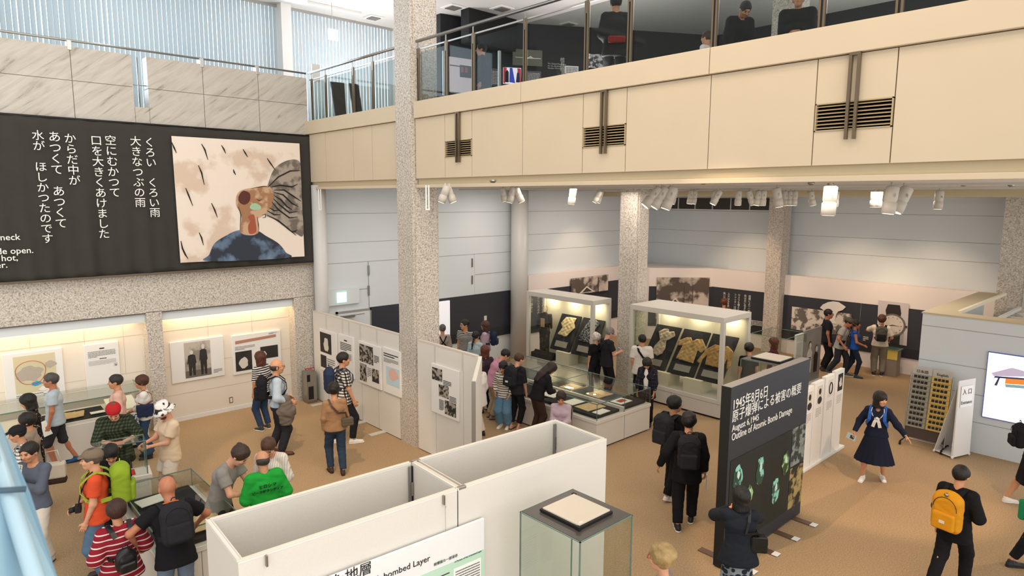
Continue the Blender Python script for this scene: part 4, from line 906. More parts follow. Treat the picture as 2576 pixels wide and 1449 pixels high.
flat(o,bs,q,'photograph',[(rect(.25,.08,.74,.95),PH)]); flat(o,bs,q,'photo_floor',[(rect(.25,.08,.74,.25),mat('photo_mid','#6b635a',.7))],.004)
def figs(lst,d=.006,nm='pictured_figures'):
    pl=[]
    for cx,cb,h,w,lt in lst:
        pl+=[([(cx-w,cb),(cx-w*.3,cb),(cx,cb+h*.35),(cx+w*.3,cb),(cx+w,cb),(cx+w*1.1,cb+h*.45),(cx+w*1.4,cb+h*.5),(cx+w*1.1,cb+h*.8),(cx+w*.3,cb+h*.84),(cx-w*.3,cb+h*.84),(cx-w*1.1,cb+h*.8),(cx-w*1.5,cb+h*.45),(cx-w*1.1,cb+h*.5)],lt),([(cx+w*.55*math.cos(a),cb+h*.92+h*.085*math.sin(a)) for a in [2*PI*i/12 for i in range(12)]],PHL)]
    return pl
flat(o,bs,q,'pictured_figures',figs([(.38,.13,.62,.06,PHD),(.60,.12,.75,.055,PHD)]),.006); prints(o,bs,q,(.78,.10,.95,.2),4,GREYT,7)
o,bs,q=wboard('white board with a pinkish timeline bar and a dark portrait photo',[(584,846),(706,829),(708,926),(587,942)],YR)
flat(o,bs,q,'timeline',[([(.06,.78),(.90,.83),(.90,.90),(.06,.86)],mat('timeline_rust','#b3826f',.8))]); flat(o,bs,q,'photographs',[(rect(.05,.08,.38,.58),PHD),(rect(.56,.3,.93,.62),PHD)],.003); flat(o,bs,q,'photo_face',[(blob(.21,.28,.09,.14,seed=6,am=.08),PHL),(blob(.63,.42,.05,.08,seed=7),PHL)],.006); prints(o,bs,q,(.05,.62,.45,.72),3,GREYT,8); prints(o,bs,q,(.75,.92,.93,.96),2,INK,9)
b=MB(); p=ony(581,1006,YR); tag(b.box((p.x-.04,p.y-.015,p.z-.07),(p.x+.04,p.y,p.z+.07),mat('plate_brown','#7d5d43',.5),.004).box((p.x-.025,p.y-.02,p.z-.05),(p.x+.025,p.y-.01,p.z+.05),WHT).build('wall_socket',loc=p),'brown framed floor-level wall socket below the two-figure board','socket')
# low glass wall case in the left recess
r=empty('wall_case',(1.6,14.55,0),0,'long low museum case under a glass hood before the rainfall map','case')
CB=mat('case_white','#dad4ca',.6); CBK=mat('case_black_cloth','#202024',.9); PAP=mat('old_paper','#cdb086',.85,noise=(9,.1)); CARD=mat('caption_card','#ece7dd',.7)
child(MB().box((-.3,14.4,.07),(3.3,YR-.12,.72),CB,.01).box((-.25,14.45,0),(3.25,YR-.15,.07),BLACK),'plinth',r)
child(MB().box((-.3,14.42,.72),(3.3,YR-.14,.76),CB),'deck',r)
child(MB().prism([(1.35,14.5,.765),(2.62,14.5,.765),(2.62,15.1,.80),(1.35,15.1,.80)],(0,0,.012),CBK),'black_mat',r)
child(MB().box((-.3,14.41,.76),(3.3,14.42,1.16),GL),'front_glass',r); child(MB().box((3.29,14.42,.76),(3.3,YR-.14,1.16),GL),'side_glass',r); child(MB().box((-.3,14.41,1.155),(3.3,YR-.14,1.165),GL),'top_glass',r)
child(MB().box((-.3,14.405,1.15),(3.3,14.42,1.17),GE).box((3.285,14.42,1.15),(3.30,YR-.14,1.17),GE).box((3.285,14.405,.76),(3.3,14.42,1.16),GE),'glass_edge',r)
child(MB().box((-.3,YR-.16,.9),(3.3,YR-.13,1.10),CB),'back_ledge',r)
def sheet(name,label,x0,y0,x1,y1,z,m,rot=0,cat='paper',th=.01,wav=0,group=None):
    b=MB(); b.box((x0,y0,z),(x1,y1,z+th),m,0,rot); c=((x0+x1)/2,(y0+y1)/2,z); return tag(b.build(name,loc=c),label,cat,group)
def crumple(name,label,cat,outline,z,m,th=.02,M=None,loc=None,seed=0,res=.022,rough=.012,group=None,parent=None):
    """thin crumpled cloth: outline in local 2-D, filled with a wavy grid"""
    xs=[p[0] for p in outline]; ys=[p[1] for p in outline]; n=len(outline)
    def ins(x,y):
        c=False; j=n-1
        for i in range(n):
            if (outline[i][1]>y)!=(outline[j][1]>y) and x<(outline[j][0]-outline[i][0])*(y-outline[i][1])/(outline[j][1]-outline[i][1]+1e-9)+outline[i][0]: c=not c
            j=i
        return c
    nx=int((max(xs)-min(xs))/res)+2; ny=int((max(ys)-min(ys))/res)+2; idx={}; vs=[];fs=[]
    hgt=lambda x,y: th*.5+rough*(math.sin(x*43+seed+2.4*math.sin(y*27))+.8*math.sin(y*55+2*math.sin(x*31+seed))+.6*math.sin((x-y)*88+seed))
    for i in range(nx-1):
        for j in range(ny-1):
            x=min(xs)+i*res;y=min(ys)+j*res
            if ins(x+res/2,y+res/2):
                q=[]
                for a,c in ((0,0),(1,0),(1,1),(0,1)):
                    k=(i+a,j+c)
                    if k not in idx: idx[k]=len(vs); vs.append(Vector((x+a*res,y+c*res,hgt(x+a*res,y+c*res))))
                    q.append(idx[k])
                fs.append(q)
    cnt={}
    for q in fs:
        for i in range(4): e=tuple(sorted((q[i],q[(i+1)%4]))); cnt[e]=cnt.get(e,0)+1
    for vi in {i for e,c in cnt.items() if c==1 for i in e}:
        v=vs[vi]; best=None
        for i in range(n):
            a=Vector(outline[i]); b_=Vector(outline[(i+1)%n]); d=b_-a; t=max(0,min(1,(v.xy-a).dot(d)/max(d.length_squared,1e-9))); p=a+d*t; D=(p-v.xy).length
            if best is None or D<best[0]: best=(D,p)
        if best[0]<res*1.3: v.x,v.y=best[1]; v.z=th*.3
    vs=[(M@v if M else v) for v in vs]
    if loc is None: loc=Vector((0,0,0))
    me=bpy.data.meshes.new(name); me.from_pydata([v for v in vs],[],fs); me.materials.append(m); me.polygons.foreach_set('use_smooth',[True]*len(fs)); me.update()
    o=link(name,me,parent,loc if parent is None else None); md=o.modifiers.new('s','SOLIDIFY'); md.thickness=.012; md.offset=-1
    if parent is None: tag(o,label,cat,group)
    return o
crumple('old_cloth','yellowed cloth piece on the black mat in the long wall case','cloth',[(0,0),(.62,.02),(.70,.42),(.55,.40),(.45,.44),(.05,.40)],0,PAP,M=None,loc=Vector((1.62,14.56,.81)),rough=.008)
sheet('caption_card','small white caption card beside the yellowed cloth','',0,0,0,0,CARD) if 0 else sheet('caption_card','small white caption card beside the yellowed cloth',2.36,14.58,2.6,14.72,.81,CARD,cat='card')
tag(MB().prism([(2.68,14.6,.77),(3.18,14.6,.77),(3.18,15.1,.9),(2.68,15.1,.9)],(0,0,.03),CARD).build('reading_stand',loc=(2.6,14.8,.77)),'white tilted display stand at the right end of the long wall case','stand')
# fire extinguisher box and sign
p=onz(783,1014); r=empty('fire_extinguisher_box',(7.0,14.9,0),0,'grey steel box with a dark front window standing by the granite pier','box')
child(MB().box((6.90,14.82,0),(7.15,15.1,.78),STEEL,.01),'cabinet',r); child(MB().box((6.93,14.815,.1),(7.06,14.825,.42),BLACK).box((6.90,14.815,.55),(6.98,14.825,.72),BLACK),'window',r)
p=ony(779,930,YL-.01); r=empty('fire_sign',p,0,'red sign with white lettering on the granite pier above the grey box','sign'); child(MB().box((p.x-.12,p.y-.01,p.z-.045),(p.x+.12,p.y+.01,p.z+.045),mat('sign_red','#c23a2b',.5)),'plate',r)
o=text_mesh('消火器',.075,INKW,'lettering',None,(p.x-.11,p.y-.015,p.z-.028)); o.parent=r; o.matrix_parent_inverse=Matrix.Translation(-r.location)
# ------------------------------------------------------------------ white partitions on the column line
def xboard(parent_label,quad,X,th=.04,name='display_board',m=WHT,group=None,cat='board'):
    pts=[onx(x,y,X-th) for x,y in quad]; ya=(pts[0].y+pts[3].y)/2; yb=(pts[1].y+pts[2].y)/2; z1=(pts[0].z+pts[1].z)/2; z0=(pts[2].z+pts[3].z)/2
    base=Vector((X,(ya+yb)/2,z0)); o=MB().box((X-th,ya,z0),(X,yb,z1),m,.006).build(name,loc=base); tag(o,parent_label,cat,group)
    def q(u,v,d=.003): return Vector((X-th-d,ya+(yb-ya)*u,z0+(z1-z0)*v))
    return o,base,q
def flatx(o,base,q,name,polys,d=.002,th=.002):
    b=MB()
    for k_,(pts,m) in enumerate(polys): b.prism([q(u,v,d+.0012*k_) for u,v in pts],(-th,0,0),m)
    return loc_child(b,name,o,base)
def printsx(o,base,q,box,rows,m,seed=1,gap=.45):
    a=q(box[0],box[1]); c=q(box[2],box[3]); return lines(base,o,'x',(a.y,a.z),(c.y,c.z),rows,m,'small_print',a.x,gap,seed)
PZ=2.25
def partition(label,ya,yb,seams,feet,thick=.06):
    r=empty('white_partition',(XB+.03,(ya+yb)/2,0),0,label,'partition','white partitions on the column line')
    child(MB().box((XB,ya,0.02),(XB+thick,yb,PZ-.03),WHT2),'panel',r)
    child(MB().box((XB-.004,ya,PZ-.03),(XB+thick+.004,yb,PZ),mat('rail_cream','#d5cbbd',.5)),'top_rail',r)
    b=MB()
    for y in seams: b.box((XB-.004,y-.004,.02),(XB,y+.004,PZ-.03),GREYT2)
    child(b,'seams',r)
    for y in feet: child(MB().box((XB-.36,y-.07,0),(XB+.25,y+.07,.018),mat('foot_plate','#c9c3bb',.5),.004),'foot_plate',r)
    for y in seams[::1]: child(MB().tube([(XB-.012,y+.02,PZ-.03),(XB-.012,y+.02,1.9)],.0016,ALU,4),'hanging_wire',r)
partition('long white partition from the granite wall to the big granite column, hung with four boards',11.26,15.12,[14.4,13.6,13.3,12.8,12.1],[14.6,13.9,12.75,11.9])
partition('shorter white partition right of the big granite column, hung with one board',8.78,10.6,[10.0,9.15],[10.1])
o,bs,q=xboard('white board with a close-up face photo, first on the long partition',[(803,826),(842,838),(850,940),(806,935)],XB); flatx(o,bs,q,'photographs',[(rect(.05,.45,.72,.93),PHD),(rect(.05,.08,.4,.38),PHD)]); flatx(o,bs,q,'photo_face',[(blob(.42,.66,.14,.17,seed=5),PHL)],.005); printsx(o,bs,q,(.45,.15,.9,.35),4,GREYT,2)
o,bs,q=xboard('narrow white text board, second on the long partition',[(850,838),(888,850),(890,955),(855,940)],XB); flatx(o,bs,q,'heading',[(rect(.4,.86,.6,.89),INK)]); printsx(o,bs,q,(.12,.62,.88,.82),5,INK,3); printsx(o,bs,q,(.12,.4,.88,.58),8,GREYT,4)
o,bs,q=xboard('white board with three wreckage photographs, third on the long partition',[(900,858),(956,872),(959,980),(905,963)],XB); RUB=mat('rubble_photo','#5a544e',.8,build=blotch('#2c2926','#a39b90',14,.5)); flatx(o,bs,q,'photographs',[(rect(.05,.52,.68,.94),RUB),(rect(.05,.06,.36,.48),RUB),(rect(.62,.14,.92,.45),RUB)]); printsx(o,bs,q,(.72,.6,.94,.78),5,INK,5); printsx(o,bs,q,(.4,.2,.58,.44),6,GREYT,5)
o,bs,q=xboard('white board with a pink and blue map, last before the granite column',[(962,872),(1006,886),(1008,1000),(965,985)],XB); flatx(o,bs,q,'map',[(rect(.2,.2,.95,.6),mat('map_paleblue','#b9d3de',.8)),(blob(.6,.45,.28,.13,seed=3),mat('map_pink','#dcb3a6',.8))]); printsx(o,bs,q,(.06,.80,.9,.90),2,INK,5); printsx(o,bs,q,(.06,.68,.9,.78),4,GREYT,6)
o,bs,q=xboard('tall white board with three small dark photographs on the shorter partition',[(1085,913),(1154,935),(1153,1062),(1085,1033)],XB-.0)
flatx(o,bs,q,'photographs',[(rect(.04,.68,.42,.93),RUB),(rect(.29,.38,.65,.62),RUB),(rect(.51,.06,.91,.34),RUB)]); printsx(o,bs,q,(.46,.62,.75,.74),4,INK,1); printsx(o,bs,q,(.68,.32,.92,.46),5,INK,2); printsx(o,bs,q,(.30,.1,.47,.32),8,INK,3)
# return panel at the end of the shorter partition, seen edge on
r=empty('white_partition',(7.5,8.75,0),0,'narrow white partition wing seen edge-on at the right end of the shorter partition','partition','white partitions on the column line'); child(MB().prism([(7.25,8.72,.02),(6.10,7.50,.02),(6.145,7.458,.02),(7.295,8.678,.02)],(0,0,PZ-.02),WHT2),'panel',r); child(MB().prism([(6.10,7.50,.02),(6.08,7.478,.02),(6.125,7.436,.02),(6.145,7.458,.02)],(0,0,PZ),ALU),'end_post',r)
# ------------------------------------------------------------------ foreground partition box
zt=2.25; X0,X1,XM=1.645,5.78,3.72; Ya,Yb=4.735,5.56; BOXN=set(o.name for o in bpy.data.objects)
g='panels of the foreground partition box'; RAILW=mat('rail_white','#e2dacd',.5)
def panel(label,p,q_,axis):
    r=empty('white_partition',((p[0]+q_[0])/2,(p[1]+q_[1])/2,0),0,label,'partition',g)
    child(MB().box((p[0],p[1],.02),(q_[0],q_[1],zt-.02),WHT2),'panel',r)
    child(MB().box((p[0],p[1],zt-.019),(q_[0],q_[1],zt-.004),WHT).box((p[0],p[1],zt-.004),(p[0]+.010 if axis=='x' else q_[0],q_[1] if axis=='x' else p[1]+.010,zt+.004),RAILW).box((q_[0]-.010 if axis=='x' else p[0],p[1] if axis=='x' else q_[1]-.010,zt-.004),(q_[0],q_[1],zt+.004),RAILW),'top_rail',r); return r
t=.045
pf=panel('long front panel left of the middle joint, carrying the big layer poster',(X0,Ya,0),(XM-.05,Ya+t,0),'y'); pf2=panel('long front panel right of the middle joint, behind the glass pedestal case',(XM-.04,Ya,0),(X1,Ya+t,0),'y')
pb=panel('rear panel of the left compartment of the foreground box',(X0+t,Yb,0),(XM-.06,Yb+t,0),'y'); pb2=panel('rear panel of the right compartment of the foreground box',(XM+.02,Yb,0),(X1-t,Yb+t,0),'y')
pl_=panel('left end panel of the foreground box near the bald man',(X0,Ya+t,0),(X0+t,Yb+t,0),'x'); pr_=panel('right end panel of the foreground box near the low glass cases',(X1-t,Ya+t,0),(X1,Yb+t,0),'x')
pd=panel('cross panel dividing the two compartments of the foreground box',(XM-.05,Ya+t,0),(XM-.01,Yb,0),'x')
child(MB().box((XM-.008,Ya+.01,zt-.01),(XM+.0,Yb+t,zt+.006),RAILW).box((XM+.03,Ya+.01,zt-.01),(XM+.038,Yb+t,zt+.006),RAILW).box((XM-.03,Ya-.002,zt-.02),(XM+.06,Ya+.04,zt+.007),ALU,.004).box((XM-.03,Yb,zt-.02),(XM+.06,Yb+t,zt+.007),ALU,.004),'joint_bars',pd)
for xx,yy in ((XM-.12,Yb-.01),(X1-t-.05,Yb-.01)):
    child(MB().box((xx+.02,yy-.02,.1),(xx+.045,yy,zt-.03),GREYT).box((xx+.05,yy-.02,.1),(xx+.065,yy,zt-.03),BLACK).box((xx+.035,yy-.03,1.9),(xx+.06,yy-.015,2.05),STEEL),'hinge_strip',pd if xx<4 else pr_)
for rr,y in ((pf,Ya),):
    child(MB().box((XM-.22,y-.03,zt-.10),(XM-.205,y-.002,zt-.01),STEEL).tube([(XM-.205,y-.02,zt-.1),(XM-.2,y-.03,zt-.13),(XM-.19,y-.02,zt-.12)],.004,STEEL,6).tube([(XM-.2,y-.02,zt-.13),(XM-.2,y-.03,1.6)],.0015,STEEL,4),'hook',rr)
    child(MB().box((X0+.2,y-.03,zt-.10),(X0+.215,y-.002,zt-.01),STEEL),'hook',rr)
    child(MB().box((XM-.045,y-.004,.02),(XM-.038,y+.0,zt-.02),GREYT),'joint_shadow_gap',rr)
# poster on the front
def P3(x,y,Y=Ya-.06): return ony(x,y,Y)
a=P3(1217,1303); z1=a.z; x1=a.x; x0=P3(700,1449).x-.25
Yp=Ya-.06; base=Vector((x1-1,Yp,z1-1.4))
o=MB().box((x0,Yp,z1-1.5),(x1,Yp+.03,z1),mat('poster_white','#eeeef0',.5),.003).build('layer_poster',loc=base); tag(o,'large white poster about the A-bombed layer, leaning lettering in black','poster')
GRN=mat('poster_green','#bfe0cb',.6)
g0=P3(1175,1371).z+.09; gz=P3(1217,1379).z
b=MB(); b.box((x1-.93,Yp-.003,gz-.9),(x1-.0,Yp,gz),GRN); loc_child(b,'green_field',o,base)
b=MB(); b.box((x1-.37,Yp-.005,gz-.8),(x1-.045,Yp-.002,gz-.075),mat('poster_box','#f7f8f6',.6)); loc_child(b,'text_box',o,base)
lines(base,o,'y',(x1-.35,gz-.45),(x1-.06,gz-.10),13,GREYT,X=Yp-.006,gap=.5,seed=4)
b=MB(); b.box((x1-.60,Yp-.006,gz-.5),(x1-.42,Yp-.003,gz-.14),mat('soil_photo','#5a6a66',.7,build=blotch('#46524e','#8a968c',20,.5))); loc_child(b,'soil_photo',o,base)
lines(base,o,'y',(x1-.60,gz-.12),(x1-.42,gz-.08),2,INK,X=Yp-.006,seed=6)
def wr_(txt,px,py,size,m=INK,Y=None,par=o,bs_=base,al='LEFT',bold=0,sx=1,up=(0,0,1)):
    p=ony(px,py,Y); t_=text_mesh(txt,size,m,'lettering',par,tuple(Vector(p)-Vector(bs_)),(1,0,0),up,al,bold=bold,sx=sx); return t_
wr_('被爆した地層',945,1443,.128,Y=Yp-.004,al='RIGHT',bold=.0); wr_('Preservation of the A-bombed Layer',1086,1412,.083,Y=Yp-.004,al='RIGHT')
wr_('被爆面の一部保存 ',1095,1426,.034,mat('green_ink','#35564a',.7),Y=Yp-.006); wr_('A Portion of the A-bombed Layer',1211,1386,.0235,MATS['green_ink'],Y=Yp-.006,al='RIGHT')
# the whole box stands turned a little against the hall grid
_rt=Matrix.Translation((XM,Ya,0))@Matrix.Rotation(R(-2.9),4,'Z')@Matrix.Translation((-XM,-Ya,0))
for o_ in bpy.data.objects:
    if o_.name not in BOXN and o_.parent is None: o_.location=_rt@o_.location; o_.rotation_euler.z=R(-2.9)
# glass pedestal cases
def pedestal(label,x0,y0,x1,y1,zt,zb,base_h,rot=0,thing_='pedestal_case'):
    cx,cy=(x0+x1)/2,(y0+y1)/2; r=empty(thing_,(cx,cy,0),0,label,'case','glass pedestal cases with dark lids')
    child(MB().box((x0,y0,0),(x1,y1,zb),CB,.006),'plinth',r)
    for p,q_ in (((x0,y0,zb),(x1,y0+.008,zt)),((x0,y1-.008,zb),(x1,y1,zt)),((x0,y0,zb),(x0+.008,y1,zt)),((x1-.008,y0,zb),(x1,y1,zt))): child(MB().box(p,q_,GL),'glass_side',r)
    e=MB()
    for a in (x0,x1-.01):
        for c in (y0,y1-.01): e.box((a,c,zb),(a+.012,c+.012,zt),GE)
    e.box((x0,y0,zt-.008),(x1,y0+.01,zt+.002),GE).box((x0,y1-.01,zt-.008),(x1,y1,zt+.002),GE).box((x0,y0,zt-.008),(x0+.01,y1,zt+.002),GE).box((x1-.01,y0,zt-.008),(x1,y1,zt+.002),GE); child(e,'glass_edge',r)
    child(MB().box((x0+.01,y0+.01,zt-.01),(x1-.01,y1-.01,zt+.006),mat('lid_charcoal','#4b4743',.35)),'lid',r)
    w=.135; l=child(MB().box((x0+w,y0+w,zt+.01),(x1-w,y1-w,zt+.035),BLACK,.004),'lamp_box',r)
    child(MB().box((x0+w+.02,y0+w+.02,zt+.035),(x1-w-.02,y1-w-.02,zt+.05),mat('lamp_top','#d3c8b8',.5),.003),'lamp_cover',r)
    child(MB().box((x0+w-.01,y0+w-.01,zt+.006),(x0+w+.02,y0+w+.03,zt+.045),BLACK).box((x1-w-.02,y1-w-.03,zt+.006),(x1-w+.01,y1-w+.01,zt+.045),BLACK).box((x0+w+.05,y0+w+.03,zt+.051),(x0+w+.09,y0+w+.05,zt+.054),WHT),'clip',r)
    return r
kz=(5-2.0)/2.9
pc=pedestal('glass pedestal case with a dark lid in front of the foreground box',4.008*kz,3.47*kz,4.742*kz,4.22*kz,2.0,.55,0)
c4=[onz(x,y,2.0) for x,y in ((1853,900),(1903,927),(2043,905),(1968,884))]
mx=sum(p.x for p in c4)/4; my=sum(p.y for p in c4)/4
pedestal('glass pedestal case with a dark lid behind the charcoal title panel',mx-.42,my-.42,mx+.42,my+.42,2.0,.9,0)
# ------------------------------------------------------------------ tall lit cases with clothing
CW=mat('case_frame','#cfcbc2',.5,.0)
LINI=mat('case_lining','#dcd3bd',.8)
def tallcase(label,x0,y0,x1,y1,z1,zb=.46):
    r=empty('display_case',((x0+x1)/2,(y0+y1)/2,0),0,label,'case','tall lit cases with clothing'); w=.09
    child(MB().box((x0,y0,.05),(x1,y1,zb),CW,.006).box((x0+.05,y0+.05,0),(x1-.05,y1-.05,.05),BLACK),'plinth',r)
    child(MB().box((x0-.004,(y0+y1)/2,.06),(x0,(y0+y1)/2+.006,zb-.10),GREYT).box((x0-.004,y0,zb-.10),(x0,y1,zb-.093),GREYT),'plinth_joint',r)
    child(MB().box((x0,y0,z1-.13),(x1,y1,z1),CW,.006),'roof',r)
    for a,c in ((x0,y0),(x0,y1-w),(x1-w,y0),(x1-w,y1-w)): child(MB().box((a,c,zb),(a+w,c+w,z1-.13),CW),'corner_post',r)
    child(MB().box((x1-.06,y0+w,zb),(x1-.03,y1-w,z1-.13),LINI),'back_panel',r)
    child(MB().box((x0+.03,y0+w,zb),(x0+.04,y1-w,z1-.13),GL),'front_glass',r); child(MB().box((x0+w,y0+.02,zb),(x1-w,y0+.03,z1-.13),GL),'side_glass',r); child(MB().box((x0+w,y1-.03,zb),(x1-w,y1-.02,z1-.13),GL),'side_glass',r)
    n=3
    for i in range(n): yy=y0+(i+.5)*(y1-y0)/n; area('case_lamp',(x1-.25,yy,z1-.16),.2,5.5,'#ffefcf',rot=(0,R(-12),0))
    return r
A=Vector((13.34,7.44,0)); 
C2=tallcase('right-hand tall lit case holding three garments on black boards',13.34,7.44,14.58,10.05,2.38); C1=tallcase('left-hand tall lit case with the wire-headed mannequin',13.03,11.0,13.78,13.5,2.38)
def tilt_board(label,x0,ya,yb,z0,z1,x1,garment):
    """black board leaning back: bottom edge at x0,z0 - top edge at x1,z1; y from yb (left) to ya"""
    up=Vector((x1-x0,0,z1-z0)); L=up.length; up.normalize(); lt=Vector((0,-1,0)); n=up.cross(lt)*-1
    n=Vector((-up.z,0,up.x)); bs=Vector((x0,(ya+yb)/2,z0)); W=yb-ya
    b=MB(); c=[Vector((x0,yb,z0)),Vector((x0,ya,z0)),Vector((x0,ya,z0))+up*L,Vector((x0,yb,z0))+up*L]; b.prism([v-n*.03 for v in c],n*.03,CBK)
    o=b.build('tilted_board',loc=bs); tag(o,'black tilted board under the '+label,'board')
    M=Matrix((( -0.0,up.x,n.x,0),(-1.0,up.y,n.y,0),(0.0,up.z,n.z,0),(0,0,0,1))).to_3x3()
    q=MB(); u=lambda a,c_:bs+Vector((0,-a,0))+up*c_+n*.004; q.prism([u(-.22,.1),u(.22,.1),u(.22,.27),u(-.22,.27)],n*.012,mat('caption_grey','#8f8a82',.7)); cp=q.build('caption_plate',loc=u(0,.18)); tag(cp,'grey caption plate below the '+label,'plate')
    return bs,up,n,M,L
GAR={}
for lab,Cx,ya,yb,gm,gl,ol in (('stained pale dress',13.55,9.12,9.86,'#b8a78f','stained pale dress with tattered hem on the leftmost board of the right-hand case',[(-.18,.42),(.02,.36),(.14,.45),(.16,.62),(.10,.80),(.30,.98),(.22,1.10),(.08,1.06),(.02,1.14),(-.10,1.12),(-.22,1.02),(-.16,.92),(-.08,.80),(-.16,.62)]),
   ('yellowed short-sleeved shirt',13.55,8.30,9.04,'#bd9a66','yellowed short-sleeved shirt on the middle board of the right-hand case',[(-.26,.40),(.24,.36),(.22,.72),(.34,.66),(.42,.82),(.24,1.02),(.08,1.0),(.0,.92),(-.08,1.02),(-.2,1.0),(-.40,.86),(-.34,.74),(-.22,.78)]),
   ('mustard button jacket',13.55,7.56,8.24,'#b08a55','mustard button jacket on the nearest board of the right-hand case',[(-.22,.40),(.24,.38),(.26,.70),(.34,.40),(.42,.46),(.36,.84),(.18,.96),(-.0,.93),(-.16,.95),(-.34,.78),(-.46,.44),(-.38,.40),(-.26,.66)])):
    bs,up,n,M,L=tilt_board(lab,Cx,ya,yb,.78,1.78,Cx+.72,None)
    crumple('garment',gl,'garment',ol,0,mat('garment_'+gm[1:],gm,.9,noise=(7,.35,6),bump=(25,.5,.02)),M=M,loc=bs+n*.02,seed=len(GAR),rough=.007,group='garments on the black boards'); GAR[lab]=1
for lab,Cx,ya,yb,gm,gl,ol in (('crumpled cream scraps',13.2,11.98,12.72,'#cdb98f','crumpled cream clothing scraps on a board of the left-hand case',[(-.25,.45),(.1,.42),(.2,.6),(.30,.72),(.2,.86),(.25,1.0),(.02,1.0),(-.15,.98),(-.26,.78),(-.15,.66)]),
   ('tangle of grey threads',13.2,11.14,11.9,'#55565a','tangle of grey threads on the right board of the left-hand case',[(-.3,.4),(.3,.38),(.25,.6),(.15,.75),(.28,.95),(.1,1.05),(-.15,1.0),(-.2,.8),(-.28,.6)])):
    bs,up,n,M,L=tilt_board(lab,Cx,ya,yb,.80,1.75,Cx+.5,None)
    crumple('garment',gl,'garment',ol,0,mat('garment_'+gm[1:],gm,.95,build=(blotch('#222226','#8c8e92',26,.52) if gm=='#55565a' else None),noise=(5,.15)),M=M,loc=bs+n*.02,seed=len(GAR)+2,rough=.009,group='garments on the black boards')
# supports under boards
for x,y,c in ((13.45,9.1,C2),(13.45,8.2,C2)): child(MB().box((x,y-.18,.46),(x+.5,y+.3,.78),LINI),'riser',c)
child(MB().box((13.12,11.9,.46),(13.5,12.4,.80),LINI),'riser',C1)
# wire mannequin with old uniform
mx_,my_=13.4,13.12
r=empty('mannequin',(mx_,my_,.60),0,'wire-headed mannequin in a worn dark uniform inside the left-hand tall case','mannequin')
DW=cloth('mannequin_dark','#3a3129',build=blotch('#2a241f','#5c4c3d',7,.55)); GW=mat('brass_wire','#b98a48',.35,.8)
pr=[RE((0,0,.62),(0,0,.95),.12,.10,(0,1,0),1.4,1.5),RE((0,0,.95),(0,0,1.20),.11,.07,(0,1,0),1.5,1.9),RC((0,.19,1.18),(.03,.24,.80),.055,.04),RC((0,-.19,1.18),(.03,-.24,.80),.055,.04),RC((0,.075,.62),(0,.08,.02),.095,.075),RC((0,-.075,.62),(0,-.08,.02),.095,.075)]
v,q=surf(pr,.014,.03,noise=.006); o=mesh_obj('uniform',[(v*.92,q)],r,[DW]); o.rotation_euler=(0,0,R(200))
child(MB().box((mx_-.1,my_-.09,1.35),(mx_-.12,my_+.05,1.60),mat('tan_panel','#b99a74',.9)),'torn_front',r)
b=MB(); hz=1.86; 
for k in range(6):
    a=PI*k/6; b.tube([(mx_+.085*math.sin(t_)*math.cos(a),my_+.085*math.sin(t_)*math.sin(a),hz+.115*math.cos(t_)) for t_ in [2*PI*i/16 for i in range(17)]],.004,GW,5,False)
b.tube([(mx_,my_,hz-.12),(mx_,my_,hz-.22)],.03,GW,8); child(b,'wire_head',r)
child(MB().box((13.13,12.6,.46),(13.5,13.4,.60),CBK).prism([(13.13,12.55,.52),(13.13,13.35,.52),(13.24,13.35,.66),(13.24,12.55,.66)],(.02,0,.01),CBK),'caption_board',C1)
# tall dark verse panel behind the mannequin, on the display wall
def band(label,X,ya,yb,z0,z1,axis='x',name='wall_band',m=DARKB):
    if axis=='x': b=MB().box((X-.03,ya,z0),(X,yb,z1),m).box((X-.034,ya,z0),(X-.03,yb,z0+.28),DARKB2); base=(X,(ya+yb)/2,z0)
    else: b=MB().box((ya,X-.03,z0),(yb,X,z1),m).box((ya,X-.034,z0),(yb,X-.03,z0+.28),DARKB2); base=((ya+yb)/2,X,z0)
    o=b.build(name,loc=base); return tag(o,label,'panel','dark graphic bands round the far walls'),Vector(base)
def vt(txt,X,y,ztop,size,axis,o,bs,m=INKW,ls=.95):
    b_=Vector(bs)
    if axis=='x': p=Vector((X,y,ztop))-b_; t_=text_mesh(txt,size,m,'lettering',o,p,(0,-1,0),(0,0,1),vertical=True,ls=ls)
    else: p=Vector((y,X,ztop))-b_; t_=text_mesh(txt,size,m,'lettering',o,p,(1,0,0),(0,0,1),vertical=True,ls=ls)
d1,b1=band('dark graphic band with the mushroom cloud photograph',XD,7.3,9.66,.48,1.93)
d2,b2=band('dark graphic band framing the wristwatch photograph',XD,-1,7.28,.48,1.93)
d3,b3=band('dark verse band between the fire photograph and the far granite column',XD,10.24,c1.y-.02,.48,1.93)
d4,b4=band('dark band on the back wall between the round white column and the tall cases',14.95,14.6,19.2,.70,2.08,'y')
d5,b5=band('dark band on the door wall left of the round white column',15.29,8.95,14.12,.72,2.12,'y')
TX=XD-.04
for k_,(px,t_) in enumerate(((1887,'原爆により一瞬にして'),(1876,'街は炎に包まれ'),(1860,'カメラを構えたが'),(1851,'シャッターは切れない'),(1834,'人々は水を求めていた'),(1823,'熱い道をさまよう'))):
    p=onx(px,728,TX); vt(t_,TX,p.y,1.78,.09,'x',d3,b3)
p=onx(1905,815,TX); lines(b3,d3,'x',(11.2,.72),(10.35,.95),5,INKW,X=TX,seed=3)
def chphoto(): pass
